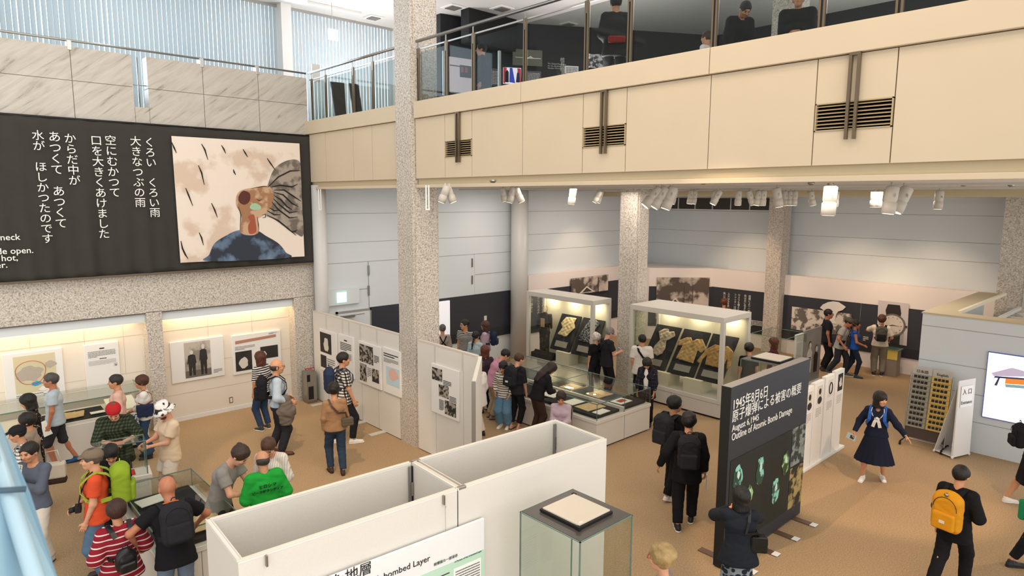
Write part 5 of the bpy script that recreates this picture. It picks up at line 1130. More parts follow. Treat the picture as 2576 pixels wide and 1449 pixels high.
# fire photograph on the chamfer
cd_=Vector((c1.x-c0.x,c1.y-c0.y,0)); cl=cd_.length; cu=cd_.normalized(); cn=Vector((cu.y,-cu.x,0)); cn=cn if cn.x<0 else -cn
mid=(Vector((c0.x,c0.y,0))+Vector((c1.x,c1.y,0)))/2
def ch(u,z,d=0): q=Vector((c0.x,c0.y,0))+cu*(cl*u)+cn*d; return Vector((q.x,q.y,z))
bs=ch(.5,.48,.02); bb=MB().prism([ch(0,.48,.0),ch(1,.48,.0),ch(1,1.92,.0),ch(0,1.92,.0)],cn*.02,DARKB).build('wall_band',loc=bs); tag(bb,'dark band on the chamfered corner behind the fire photograph','panel','dark graphic bands round the far walls')
uL=.12;uR=.95
FIRE=mat('fire_photo','#8c7f76',.8,build=blotch('#5d524b','#c9bcb2',1.6,.5,c3='#d9cfc6'))
bs=ch(.5,1.0,.05); fp=MB().prism([ch(uL,.75,.02),ch(uR,.75,.02),ch(uR,2.25,.02),ch(uL,2.25,.02)],cn*.04,FIRE).build('fire_photograph',loc=bs); tag(fp,'large brownish photograph of a gabled building before smoke, beside the far verse band','photograph')
q=MB(); W_=mat('photo_pale','#e3dbd2',.8); Dk=mat('photo_umber','#4a403a',.8)
f=lambda u,v:ch(uL+(uR-uL)*u,.75+1.5*v,.062)
q.prism([f(.22,.32),f(.5,.34),f(.36,.52)],cn*.004,W_); q.prism([f(.26,.05),f(.48,.05),f(.48,.33),f(.26,.33)],cn*.003,W_); q.prism([f(.3,.08),f(.35,.08),f(.35,.25),f(.3,.25)],cn*.005,Dk).prism([f(.41,.08),f(.45,.08),f(.45,.25),f(.41,.25)],cn*.005,Dk)
q.prism([f(.27,.34),f(.45,.35),f(.36,.47)],cn*.006,Dk); q.prism([f(.0,0),f(1,0),f(1,.16),f(.6,.12),f(.3,.08),f(0,.2)],cn*.002,mat('photo_ruin','#8f857c',.8,build=blotch('#5a504a','#d8cfc6',9,.5)))
for u in (.52,.68): q.prism([f(u,.1),f(u+.015,.1),f(u+.012,.8),f(u+.003,.8)],cn*.004,Dk)
loc_child(q,'pictured_building',fp,bs)
# smaller twin photo left of column
o,bs,qf=wboard('dark-edged photograph of the same gabled building, above the left-hand tall case',[(1438,700),(1530,692),(1530,733),(1438,740)],14.9,.05,FIRE,'fire_photograph',cat='photograph')
flat(o,bs,qf,'pictured_building',[([(.2,.05),(.62,.05),(.4,.45)],W_),([(.28,.08),(.55,.08),(.4,.36)],Dk),(rect(.7,.0,.73,.9),Dk)])
for k_,(px,t_) in enumerate(((1366,'あの日の朝はやく'),(1355,'まぶしい光の中で'),(1338,'そして静かに'))):
    p=ony(px,745,14.91); vt(t_,14.91,p.x,2.0,.11,'y',d4,b4)
# mushroom cloud
def fx(px,py): return onx(px,py,TX-.003)
q=MB(); SEA=mat('cloud_photo_ground','#b4aca2',.8,build=blotch('#6c655e','#d8d0c6',5,.5)); q.prism([fx(1993,771),fx(2142,790),fx(2142,846),fx(1990,828)],(-.01,0,0),SEA)
loc_child(q,'ground_of_photograph',d1,b1)
q=MB(); CLW=mat('cloud_white','#e6e0d8',.8); fx2=lambda a:[onx(x,y,TX-.02) for x,y in a]
q.prism(fx2([(2063,774),(2070,766),(2083,760),(2096,758),(2110,760),(2122,768),(2128,772),(2120,780),(2108,784),(2104,790),(2100,806),(2106,815),(2085,812),(2091,800),(2090,788),(2076,783)]),(-.01,0,0),CLW); loc_child(q,'mushroom_cloud',d1,b1)
# wrist watch photograph
q=MB(); fw=lambda a,d=.02:[onx(x,y,TX-d) for x,y in a]
q.prism(fw([(2210,755),(2287,764),(2281,870),(2205,858)],.0),(-.01,0,0),mat('watch_paper','#cfc6c9',.7)); loc_child(q,'photo_sheet',d2,b2)
q=MB(); STR=mat('watch_strap','#2b2624',.6); q.prism(fw([(2234,765),(2264,768),(2267,788),(2265,800),(2230,795),(2228,780)],.014),(-.005,0,0),STR).prism(fw([(2233,838),(2264,842),(2262,868),(2238,864)],.014),(-.005,0,0),STR); loc_child(q,'watch_strap',d2,b2)
cc=onx(2245,818,TX-.03); q=MB(); 
ring=lambda r,d:[Vector((TX-d,cc.y+r*math.cos(a),cc.z+r*.98*math.sin(a))) for a in [2*PI*i/32 for i in range(32)]]
q.prism(ring(.345,.022),(-.004,0,0),mat('watch_rim','#6e675f',.5)); q.prism(ring(.295,.028),(-.004,0,0),mat('watch_dial','#d8cec2',.7,noise=(4,.12)))
for k_ in range(12):
    a=PI*k_/6; q.prism([Vector((TX-.034,cc.y+rr*math.cos(a+da),cc.z+rr*math.sin(a+da))) for rr,da in ((.22,-.03),(.25,-.03),(.25,.03),(.22,.03))],(-.003,0,0),Dk)
for a,l_,w_ in ((R(-2),.2,.012),(R(200),.14,.016)):
    q.prism([Vector((TX-.036,cc.y,cc.z-w_)),Vector((TX-.036,cc.y,cc.z+w_)),Vector((TX-.036,cc.y-l_*math.cos(a),cc.z+l_*math.sin(a)))],(-.003,0,0),Dk)
q.prism([Vector((TX-.03,cc.y-.33,cc.z-.03)),Vector((TX-.03,cc.y-.33,cc.z+.03)),Vector((TX-.03,cc.y-.39,cc.z+.03)),Vector((TX-.03,cc.y-.39,cc.z-.03))],(-.004,0,0),Dk)
loc_child(q,'watch_face',d2,b2)
lines(b2,d2,'x',(7.15,.8),(7.0,.95),3,INKW,X=TX,seed=3)
# ------------------------------------------------------------------ door wall fittings
d=ony(883,830,15.28); 
struct(MB().box((8.0,15.25,0),(8.93,15.3,2.05),PALE).box((7.96,15.24,0),(8.0,15.3,2.1),ALU).box((8.93,15.24,0),(8.97,15.3,2.1),ALU).box((7.96,15.24,2.05),(8.97,15.3,2.1),ALU).build('door_1'))
tag(MB().box((8.05,15.18,1.93),(8.45,15.24,1.99),STEEL).tube([(8.1,15.17,1.98),(8.7,15.12,2.0)],.01,STEEL,6).build('door_closer',loc=(8.3,15.2,1.95)),'steel closer arm on the door below the green exit light','closer')
s=ony(860,748,15.2); r=empty('exit_light',s,0,'white wall box with a square glowing green-white exit light','light'); w_=.13
child(MB().box((s.x-.5,15.22,s.z-.2),(s.x+.52,15.29,s.z+.2),PALE,.005),'housing',r); child(MB().box((s.x-w_,15.20,s.z-w_),(s.x+w_,15.225,s.z+w_),mat('exit_glow','#e9fff6',.4,emit=2.5,ecol='#c9f5e4')),'lit_face',r); child(MB().box((s.x-w_-.012,15.215,s.z-w_-.012),(s.x+w_+.012,15.222,s.z+w_+.012),MATS['exit_green']),'green_rim',r)
for i,(px,py) in enumerate(((927,680),(927,731),(1187,661),(1187,704))):
    p=ony(px,py,15.28); MB().box((p.x-.02,15.25,p.z-.13),(p.x+.02,15.29,p.z+.13),STEEL).build('door_hinge',bpy.data.objects['door_2' if i<2 else 'door_3'])
p=ony(1221,800,15.25); tag(MB().box((p.x-.05,15.24,p.z-.07),(p.x+.05,15.26,p.z+.07),CB,.003).build('wall_switch',loc=p),'small pale switch plate on the dark band','switch')
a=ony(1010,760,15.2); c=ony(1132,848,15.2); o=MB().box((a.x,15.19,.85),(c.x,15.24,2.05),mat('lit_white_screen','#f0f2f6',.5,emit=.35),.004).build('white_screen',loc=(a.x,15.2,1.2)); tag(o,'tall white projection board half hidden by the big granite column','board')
for i,px in enumerate((802,1072)):
    yy=14.4 if i==0 else 8.4; p=ony(px,500,yy); zb=ony(px,527,yy).z; zt_=5.2
    tag(MB().tube([(p.x,yy,zt_),(p.x,yy,zb)],.012,WHT,6).tube([(p.x+.05,yy,zt_),(p.x+.05,yy,zb)],.012,WHT,6).box((p.x-.01,yy-.01,zb-.012),(p.x+.06,yy+.01,zb+.01),WHT).build('hanging_loop',loc=(p.x,yy,zb)),('white wire loop hanging before the first round column','white wire loop hanging beside the big granite column')[i],'bracket')
# ------------------------------------------------------------------ title panel
r=empty('title_panel',(9.0,4.26,0),0,'tall charcoal title panel reading August 6,1945 with glass fragment photographs','panel')
CHAR=mat('title_charcoal','#2f3238',.55); ty=4.2; tx0,tx1,tz=7.80,10.2,2.56
child(MB().box((tx0,ty,.02),(tx1,ty+.14,tz),CHAR,.004),'board',r)
child(MB().box((tx0-.002,ty,.02),(tx0,ty+.14,tz),BLACK),'end_face',r)
child(MB().box((tx0,ty+.0,tz),(tx1,ty+.14,tz+.004),mat('title_top','#8a8580',.6)),'top_edge',r)
def tp(u,v,d=.003): return Vector((tx0+(tx1-tx0)*u,ty-d,tz*v))
q=MB(); q.box(tp(.03,.09),tp(.78,.60,.006),mat('glass_photo_dark','#20241f',.6,noise=(1.5,.2))); child(q,'fragment_photo',r)
q=MB(); q.box(tp(.80,.36),tp(.995,.60,.006),mat('cloth_photo','#55605a',.7,build=blotch('#333b37','#8b938a',9,.5))); child(q,'garment_photo',r)
q=MB(); q.box(tp(.80,.09),tp(.995,.35,.006),mat('tan_photo','#6e6342',.7,build=blotch('#2f2c20','#b09a62',5,.5))); child(q,'sepia_photo',r)
SH=[mat('shard_teal','#3f8f7d',.4,build=blotch('#1f4a40','#8fd8c6',7,.52)),mat('shard_green','#4f8a55',.4,build=blotch('#24452c','#a3cf8f',8,.52))]
q=MB()
for i,(px,py,rx,ry) in enumerate(((1855,1205,.13,.19),(1884,1245,.10,.14),(1912,1185,.11,.22),(1976,1165,.11,.19),(1950,1235,.12,.20))):
    c=ony(px,py,ty-.008); bl=blob(0,0,rx,ry,20,i+3,.1); q.prism([Vector((c.x+a,c.y,c.z+b_)) for a,b_ in bl],(0,-.004,0),SH[i%2])
    bl=blob(rx*.1,ry*.3,rx*.3,ry*.3,12,i+8,.2); q.prism([Vector((c.x+a,c.y-.005,c.z+b_)) for a,b_ in bl],(0,-.003,0),mat('shard_glint','#cfeee2',.3))
child(q,'glass_fragments',r)
def tt(txt,px,py,size,bold=0,sx=1):
    p=ony(px,py,ty-.006); o=text_mesh(txt,size,INKW,'lettering',None,p,(1,0,0),(0,0,1),bold=bold,sx=sx,th=.004); o.parent=r; o.matrix_parent_inverse=Matrix.Translation(-r.location)
tt('1945年8月6日',1842,1032,.19,0,.88); tt('原子爆弾による被害の概要',1841,1062,.185,0,.94); tt('August 6,1945',1841,1087,.128,0); tt('Outline of Atomic Bomb Damage',1840,1110,.146,0,.9)
b_=MB()
for i,x in enumerate((8.05,8.72,9.35,9.98)):
    child(MB().box((x-.06,ty-.36,0),(x+.06,ty+.5,.016),mat('foot_bronze','#6d5546',.5,.3),.003).box((x-.06,ty-.36,.001),(x+.06,ty-.27,.02),WHT),'foot_plate',r)
# three narrow white portrait boards
r=empty('portrait_board_set',(12.9,4.92,0),0,'row of narrow white portrait boards on a low rail beside the title panel','board')
child(MB().box((11.85,4.86,0),(13.75,5.05,.05),WHT,.004),'base_rail',r)
for i,xx in enumerate((11.75,12.19,12.68,13.15)):
    zt_=1.60+.03*i; o=child(MB().box((xx,4.90,.05),(xx+.42,4.98,zt_),WHT,.004),'portrait_board',r)
    x0_=xx+.12
    pm=MB(); pm.box((x0_,4.893,zt_-.42),(x0_+.22,4.90,zt_-.08),[PHL,PHL,mat('ring_photo','#d9d5cf',.7),PHD][i]); 
    cx=x0_+.11; cz=zt_-.25
    if i in(0,1): pm.prism([Vector((cx+a,4.892,cz+b2)) for a,b2 in blob(0,.06,.05,.06,14,2,.05)],(0,-.003,0),PHD).prism([Vector((cx+a,4.891,cz+b2)) for a,b2 in blob(0,-.11,.09,.07,14,4,.05)],(0,-.003,0),PHD)
    elif i==2: pm.tube([(cx+.07*math.cos(a),4.89,cz+.11*math.sin(a)) for a in [2*PI*j/18 for j in range(19)]],.012,INK,5,False)
    else: pm.prism([Vector((cx+a,4.892,cz+b2)) for a,b2 in blob(0,0,.06,.1,14,5,.25)],(0,-.003,0),PHL)
    oo=loc_child(pm,'portrait',None,(0,0,0)); oo.parent=o
    lines((0,0,0),None,'y',(xx+.1,zt_-.68),(xx+.34,zt_-.5),6,GREYT2,X=4.898,seed=i).parent=r
    bpy.data.objects[-1] if 0 else None
for ch_ in list(r.children):
    if ch_.name.startswith('small_print'): ch_.matrix_parent_inverse=Matrix.Translation(-r.location)
# photo partition with two children
o=empty('photo_partition',(17.6,7.45,0),0,'grey photo partition with a portrait of two children in kimono','partition')
a=onz(2047,958); px0=onz(2003,965)
yy=a.y; xa,xb=ony(2021,900,yy).x,ony(2063,900,yy).x; ph=ony(2063,822,yy).z-.03; wl0=ony(2003,900,yy).x
child(MB().box((xa,yy,.03),(xb,yy+.06,ph+.03),mat('portrait_backdrop','#8f8a86',.7,noise=(1.2,.12)),.004),'board',o); child(MB().box((xa-.0,yy-.15,0),(xb,yy+.2,.03),WHT),'foot',o); child(MB().box((wl0,yy+.02,.03),(xa-.02,yy+.08,ph-.02),WHT,.004),'text_wing',o)
q=MB()
for cx,cb,h,w,mm in ((xa+(xb-xa)*.33,.30,1.0*ph/1.75,.13,PHL),(xa+(xb-xa)*.72,.26,.85*ph/1.75,.11,PHD)):
    q.prism([Vector((cx+a_,yy-.004,cb+b2)) for a_,b2 in ((-w,0),(w,0),(w*1.1,h*.5),(w*1.3,h*.65),(w*.4,h*.82),(-w*.4,h*.82),(-w*1.3,h*.65),(-w*1.1,h*.5))],(0,-.004,0),mm).prism([Vector((cx+a_,yy-.008,cb+h*.93+b2)) for a_,b2 in blob(0,0,.085,.10,16,3,.03)],(0,-.004,0),PHD).prism([Vector((cx+a_,yy-.012,cb+h*.91+b2)) for a_,b2 in blob(0,0,.07,.085,16,3,.03)],(0,-.004,0),PHL)
    q.box((cx-.08,yy-.014,cb+h*.4),(cx+.08,yy-.008,cb+h*.52),PHD)
child(q,'pictured_children',o); lines((0,0,0),None,'y',(wl0+.05,ph-.8),(xa-.08,ph-.25),14,GREYT2,X=yy+.018).parent=o
for ch_ in o.children:
    if ch_.name.startswith('small_print'): ch_.matrix_parent_inverse=Matrix.Translation(-o.location)
# empty glass hood between column and photo partition
c=onz(1960,838,1.75); hx,hy=c.x,c.y
r=empty('glass_hood_case',(hx,hy,0),0,'tall clear glass hood on a white plinth before the far granite column','case'); x0_,x1_,y0_,y1_=hx-.55,hx+.55,hy-.45,hy+.45
child(MB().box((x0_,y0_,0),(x1_,y1_,.7),CB,.006),'plinth',r)
child(MB().box((x0_,y0_,.7),(x1_,y0_+.008,1.75),GL).box((x0_,y1_-.008,.7),(x1_,y1_,1.75),GL).box((x0_,y0_,.7),(x0_+.008,y1_,1.75),GL).box((x1_-.008,y0_,.7),(x1_,y1_,1.75),GL),'glass_hood',r)
e=MB()
for z in (1.745,):
    e.box((x0_,y0_,z),(x1_,y0_+.01,z+.01),GE).box((x0_,y1_-.01,z),(x1_,y1_,z+.01),GE).box((x0_,y0_,z),(x0_+.01,y1_,z+.01),GE).box((x1_-.01,y0_,z),(x1_,y1_,z+.01),GE)
child(e,'glass_edge',r)
# small plinth with the watch viewer beside the man in white
p=onz(2228,945); r=empty('viewer_plinth',(p.x+.15,p.y-.1,0),0,'slim grey plinth with a glass top and a yellow leaflet, before the watch photograph','plinth')
px_,py_=p.x+.15,p.y-.1
child(MB().box((px_-.16,py_-.16,0),(px_+.16,py_+.16,.78),mat('plinth_grey','#8b7c6e',.6),.005),'column',r); child(MB().box((px_-.2,py_-.2,.78),(px_+.2,py_+.2,.80),GE),'glass_top',r); child(MB().box((px_-.18,py_-.18,.80),(px_+.18,py_+.18,1.25),GL),'glass_hood',r); child(MB().box((px_-.17,py_-.165,.5),(px_-.162,py_+.1,.78),mat('leaflet_yellow','#d9c15c',.7)),'leaflet',r)
# ------------------------------------------------------------------ low glass island near the tall cases
def island(label,x0,y0,x1,y1,zb,zt,cross=1,mid=True,deckm=CB,zc=None,splits=()):
    r=empty('low_glass_case',((x0+x1)/2,(y0+y1)/2,0),0,label,'case','low glass table cases')
    child(MB().box((x0,y0,.03),(x1,y1,zb-.07),CB,.004).box((x0+.04,y0+.04,0),(x1-.04,y1-.04,.04),BLACK),'plinth',r)
    child(MB().box((x0-.015,y0-.015,zb-.07),(x1+.015,y1+.015,zb),CB,.006),'deck',r)
    b=MB(); b.box((x0+(x1-x0)/2,y0-.004,.03),(x0+(x1-x0)/2+.006,y0,zb-.07),GREYT)
    for y in splits: b.box((x0-.004,y,.03),(x0,y+.006,zb-.07),GREYT)
    child(b,'plinth_joints',r); t=.008
    for p,q_ in (((x0,y0,zb),(x1,y0+t,zt)),((x0,y1-t,zb),(x1,y1,zt)),((x0,y0,zb),(x0+t,y1,zt)),((x1-t,y0,zb),(x1,y1,zt)),((x0,y0,zt),(x1,y1,zt+t))): child(MB().box(p,q_,GL),'glass_pane',r)
    e=MB(); w=.009; xs=[x0,x1-w]+([(x0+x1)/2-w/2] if mid else []); ys=[y0,y1-w]+list(splits)
    for a in xs: e.box((a,y0,zt-.004),(a+w,y1,zt+.012),GE)
    for c in ys: e.box((x0,c,zt-.004),(x1,c+w,zt+.012),GE)
    for a in xs:
        for c in ys: e.box((a,c,zb),(a+w,c+w,zt),GE)
    child(e,'glass_edge',r)
    s=MB(); sp=[y0]+list(splits)+[y1]
    cols=[(x0,x1)] if not mid else [(x0,(x0+x1)/2),((x0+x1)/2,x1)]
    for ya,yb in zip(sp,sp[1:]):
        for xa,xb in cols: child(MB().prism([(xa+.08,ya+.08,zb+.01),(xb-.08,ya+.08,zb+.01),(xb-.08,yb-.08,zb+.01),(xa+.08,yb-.08,zb+.01)],(0,0,.05),CBK),'black_tray',r)
    if mid: child(MB().box(((x0+x1)/2-.03,y0+.02,zb),((x0+x1)/2+.03,y1-.02,zb+.10),CB),'divider',r)
    return r
island('long low glass table case crowded by visitors before the tall lit cases',9.83,8.14,11.62,12.2,.61,.95,1,splits=(9.83,11.0))
for i,(x0_,y0_,x1_,y1_,lab,mm) in enumerate(((10.25,8.75,10.78,9.15,'yellowed document lying nearest the corner of the long low glass case',PAP),(10.25,8.48,10.6,8.68,'white caption card by the corner of the long low glass case',CARD),(10.3,9.25,10.7,9.55,'small white sheet beside the yellowed document',CARD),(10.35,9.9,10.8,10.3,'pale album page in the middle of the long low glass case',CARD),(11.1,8.6,11.5,8.9,'open white booklet with a red picture in the right half of the case',CARD),(11.1,9.2,11.6,9.6,'cream paper at the back of the long low glass case',PAP),(11.1,10.0,11.5,10.4,'second cream paper at the back of the long low glass case',PAP),(10.35,11.3,10.9,11.8,'grey folded cloth at the far end of the long low glass case',mat('grey_cloth_exhibit','#8d887e',.9)))):
    sheet('exhibit_sheet',lab,x0_-.22,y0_-.24,x1_-.22,y1_-.24,.675,mm,R((7*i)%11-5),'exhibit',.012,group='papers in the long low glass case')
tag(MB().box((10.98,8.44,.688),(11.2,8.58,.692),mat('red_print','#a8452f',.7)).build('booklet_picture',loc=(11.3,8.74,.70)),'red printed picture lying on the open white booklet','picture')
area('case_lamp',(10.95,9.9,.95),.2,4,'#f8f3dc')
# left island near the bald man, small red exhibit case
island('low glass table case between the bald man and the green-jacketed guide',1.87,8.15,2.82,10.03,.76,1.02,1,mid=False)
sheet('exhibit_sheet','white booklet in the low glass case left of the bald man',2.0,9.5,2.35,9.75,.87,CARD,R(8),'exhibit'); sheet('exhibit_sheet','brown paper at the foreground end of the low glass case, by the bald man',2.2,8.3,2.7,8.75,.87,PAP,0,'exhibit')
rc_=onz(373,1193,.85); x1_=rc_.x; y0_=rc_.y
r=empty('small_glass_case',(x1_-.35,y0_+.3,0),0,'small glass cube case with a red sheet beside the man in the red cap','case')
child(MB().box((x1_-.65,y0_+.02,0),(x1_-.02,y0_+.38,.80),CB,.004),'plinth',r); child(MB().box((x1_-.68,y0_,.80),(x1_,y0_+.40,.86),CB,.004),'deck',r)
X_=[x1_-.64,x1_-.05]; Y_=[y0_+.04,y0_+.36]; gb=MB(); gb.box((X_[0],Y_[0],.86),(X_[1],Y_[0]+.006,1.38),GL).box((X_[0],Y_[1]-.006,.86),(X_[1],Y_[1],1.38),GL).box((X_[0],Y_[0],.86),(X_[0]+.006,Y_[1],1.38),GL).box((X_[1]-.006,Y_[0],.86),(X_[1],Y_[1],1.38),GL); child(gb,'glass_cube',r)
e=MB()
for a in (X_[0],X_[1]-.012):
    for c_ in (Y_[0],Y_[1]-.012): e.box((a,c_,.86),(a+.012,c_+.012,1.38),GE)
for a in (1.372,):
    e.box((X_[0],Y_[0],a),(X_[1],Y_[0]+.012,a+.012),GE).box((X_[0],Y_[1]-.012,a),(X_[1],Y_[1],a+.012),GE)
child(e,'glass_edge',r); r.rotation_euler.z=R(-8); r.location.x+=.09; child(MB().box((X_[0],Y_[0],1.375),(X_[1],Y_[1],1.385),GL),'lid',r); child(MB().box((x1_-.5,y0_+.1,.862),(x1_-.12,y0_+.32,.875),mat('red_sheet','#c9321f',.7)),'red_sheet',r)
crumple('lump_exhibit','pale melted lump on the red sheet in the small glass cube','exhibit',[(-.08,-.06),(.1,-.05),(.12,.05),(.0,.09),(-.1,.05)],0,CARD,M=None,loc=Vector((x1_-.3,y0_+.2,.885)),rough=.012,res=.015)
# ------------------------------------------------------------------ brochure rack, entrance sign, projection room
r=empty('brochure_rack',(15.1,3.85,0),0,'tall rack of grey and yellow brochures beside the projection room wall','rack')
RX=15.12; ya,yb=3.42,4.16; fr=MB()
def rk(u,v,d=0): # u across from left(0) to right(1), v height, rack leans back a little
    return Vector((RX-.16+.22*v/1.5+d,yb-(yb-ya)*u,v))
fr.tube([rk(0,.05),rk(0,1.5)],.012,STEEL,6).tube([rk(1,.05),rk(1,1.5)],.012,STEEL,6).tube([rk(0,.12),rk(1,.12)],.012,STEEL,6); child(fr,'frame',r)
child(MB().prism([rk(0,.15,.0),rk(1,.15,.0),rk(1,.36,.0),rk(0,.36,.0)],(.02,0,0),mat('rack_brown','#4d4039',.5)),'kick_plate',r)
for u in (0,1):
    y=yb-(yb-ya)*u; child(MB().tube([(RX-.32,y,.08),(RX+.15,y,.08)],.014,BLACK,6),'base_bar',r)
    for dx in (-.32,.15): child(MB().lathe((RX+dx,y-.015,.04),[(.04,0),(.04,.03)],BLACK,12,(0,1,0)),'caster',r)
for col in range(2):
    u0,u1=(.03,.49) if col==0 else (.52,.98); cm=mat('brochure_grey','#9b9583',.6) if col==0 else mat('brochure_yellow','#cfae5c',.6)
    child(MB().prism([rk(u0,1.46),rk(u1,1.46),rk(u1,1.60),rk(u0,1.60)],(.01,0,0),mat('rack_header','#bdb8ad',.6)),'header_card',r)
    p=rk((u0+u1)/2,1.49,-.006); o=text_mesh(('日本語','English')[col],.075,INK,'lettering',None,p,(0,-1,0),(0,0,1),'CENTER'); o.parent=r; o.matrix_parent_inverse=Matrix.Translation(-r.location)
    for j in range(10):
        v0=.38+j*.108; q=MB(); q.prism([rk(u0,v0,-.03),rk(u1,v0,-.03),rk(u1,v0+.10,-.015),rk(u0,v0+.10,-.015)],(.03,0,0),cm); o=child(q,'brochure_stack',r)
        q=MB(); 
        for k_ in range(4): q.prism([rk(u0+.05+k_*.09,v0+.035,-.034),rk(u0+.12+k_*.09,v0+.035,-.034),rk(u0+.12+k_*.09,v0+.085,-.022),rk(u0+.05+k_*.09,v0+.085,-.022)],(.004,0,0),INK)
        o2=q.build('cover_print',None); o2.parent=o
# A-shaped entrance sign
pA=onz(2350,1137); pB=onz(2395,1155); pC=onz(2437,1145)
r=empty('entrance_sign',(15.0,3.2,0),0,'white wheeled wedge-shaped sign reading Entrance beside the brochure rack','sign')
fx0=Vector((pB.x,pB.y,.05)); fx1=Vector((pC.x,pC.y,.05)); bk0=Vector((pA.x,pA.y,.05)); ed=fx1-fx0; bk1=bk0+ed
fx1=fx0+ed; zt_=1.55; dd=(bk0-fx0); T0=fx0+Vector((0,0,zt_-.05))+dd*.04; T1=T0+ed
q=MB(); q.add([fx0,fx1,bk1,bk0,T0,T1],[(0,1,2,3),(0,4,5,1),(3,2,5,4)],WHT); q.prism([fx0,fx0+dd.normalized()*.03,T0+Vector((0,0,0)),T0],ed.normalized()*.01,WHT); o=child(q,'body',r); md=o.modifiers.new('s','SOLIDIFY'); md.thickness=.02
child(MB().add([fx1,bk1,T1],[(0,1,2)],WHT),'side_cheek',r)
for v_ in (fx0,fx1,bk0,bk1):
    child(MB().lathe((v_.x,v_.y,.03),[(.03,-.012),(.03,.012)],WHT,12,(ed.y,-ed.x,0)),'caster',r)
un=ed.normalized(); upv=(T0-fx0).normalized(); nn=upv.cross(un); nn=nn if nn.x<0 or nn.y<0 else -nn
if nn.dot(Vector((0,0,H))-fx0)<0: nn=-nn
W=ed.length; fs=lambda u,v,d=.013: fx0+un*(W*u)+upv*v+nn*d
child(MB().prism([fs(.15,.98),fs(.85,.98),fs(.85,1.40),fs(.15,1.40)],nn*.004,mat('sign_sheet','#f6f6f4',.5)),'paper_sheet',r)
for t_,v_,sz in (('入 口',1.24,.125),('Entrance',1.04,.095)):
    o=text_mesh(t_,sz,INK,'lettering',None,fs(.5,v_,.02),un,upv,'CENTER'); o.parent=r; o.matrix_parent_inverse=Matrix.Translation(-r.location)
# projection room with open roof
RXW=15.42; RY=4.12; RZ=2.72
b=MB(); b.box((RXW,-3,0),(RXW+.12,RY,RZ-.03),PALE).box((RXW+.121,RY-.12,0),(20.0,RY,RZ-.03),PALE)
for z in (.62,1.18,1.72,2.44): b.box((RXW-.005,-3,z),(RXW,RY,z+.012),PALE_S)
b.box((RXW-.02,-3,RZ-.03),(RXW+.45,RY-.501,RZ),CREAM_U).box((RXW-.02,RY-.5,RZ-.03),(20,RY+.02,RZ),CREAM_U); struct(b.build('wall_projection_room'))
struct(MB().box((RXW+.45,RY-.56,RZ-.03),(20,RY-.5,RZ+.04),mat('pale_roof_edge','#f3ead2',.5)).build('trim_2'))  # paler cream edge along the roof opening
r=empty('roof_truss',(17,2,2.3),0,'white open truss grid over the projection room','truss')
for i in range(5): child(MB().box((RXW+.5,RY-.9-i*.6,2.38),(19.9,RY-.83-i*.6,2.45),WHT),'beam',r)
for i in range(6): child(MB().box((RXW+.9+i*.75,.4,2.3),(RXW+.96+i*.75,RY-.6,2.38),CB),'cross_bar',r)
child(MB().box((RXW+.3,-1,1.6),(19.9,RY-.6,1.62),mat('inner_ceiling','#dccfaf',.8)),'inner_ceiling',r)
a=onx(2488,886,RXW-.02); c=onx(2576,1062,RXW-.02); z0_=onx(2478,1048,RXW-.02).z; z1_=a.z
r=empty('projection_screen',(RXW-.03,a.y-1,z0_),0,'bright wall screen showing a low temple-like roof on white','screen')
SCRM=mat('screen_white','#eef3ff',.4,emit=1.15); child(MB().box((RXW-.03,-1.2,z0_),(RXW,a.y,z1_),SCRM),'lit_face',r); child(MB().box((RXW-.035,-1.2,z0_-.015),(RXW+.0,a.y+.012,z0_),mat('screen_rim','#4a63c8',.4)).box((RXW-.035,-1.2,z1_),(RXW,a.y+.012,z1_+.015),MATS['screen_rim']).box((RXW-.035,a.y,z0_),(RXW,a.y+.012,z1_),MATS['screen_rim']),'rim',r)
q=MB(); S_=lambda x,y:onx(x,y,RXW-.034); em=lambda n,c_:mat(n,c_,.5,emit=.5)
q.prism([S_(2494,938),S_(2546,925),S_(2600,940),S_(2600,948),S_(2500,946)],(-.004,0,0),em('pic_roof','#b9aec4')); q.prism([S_(2503,946),S_(2600,953),S_(2600,957),S_(2500,950)],(-.004,0,0),em('pic_dark','#3b3455')); q.prism([S_(2513,947),S_(2517,947),S_(2508,970),S_(2501,969)],(-.004,0,0),MATS['pic_dark']); q.prism([S_(2530,952),S_(2600,957),S_(2600,970),S_(2528,965)],(-.005,0,0),em('pic_orange','#e0893a')); q.prism([S_(2528,966),S_(2600,972),S_(2600,979),S_(2530,974)],(-.004,0,0),em('pic_teal','#7fa3ab')); child(q,'picture',r)
tag(MB().tube([onx(2552,985,RXW-.04),onx(2552,985,RXW-.04)+Vector((-.08,0,0))],.012,BLACK,8).build('wall_peg',loc=onx(2552,985,RXW)),'spare','peg') if 0 else None
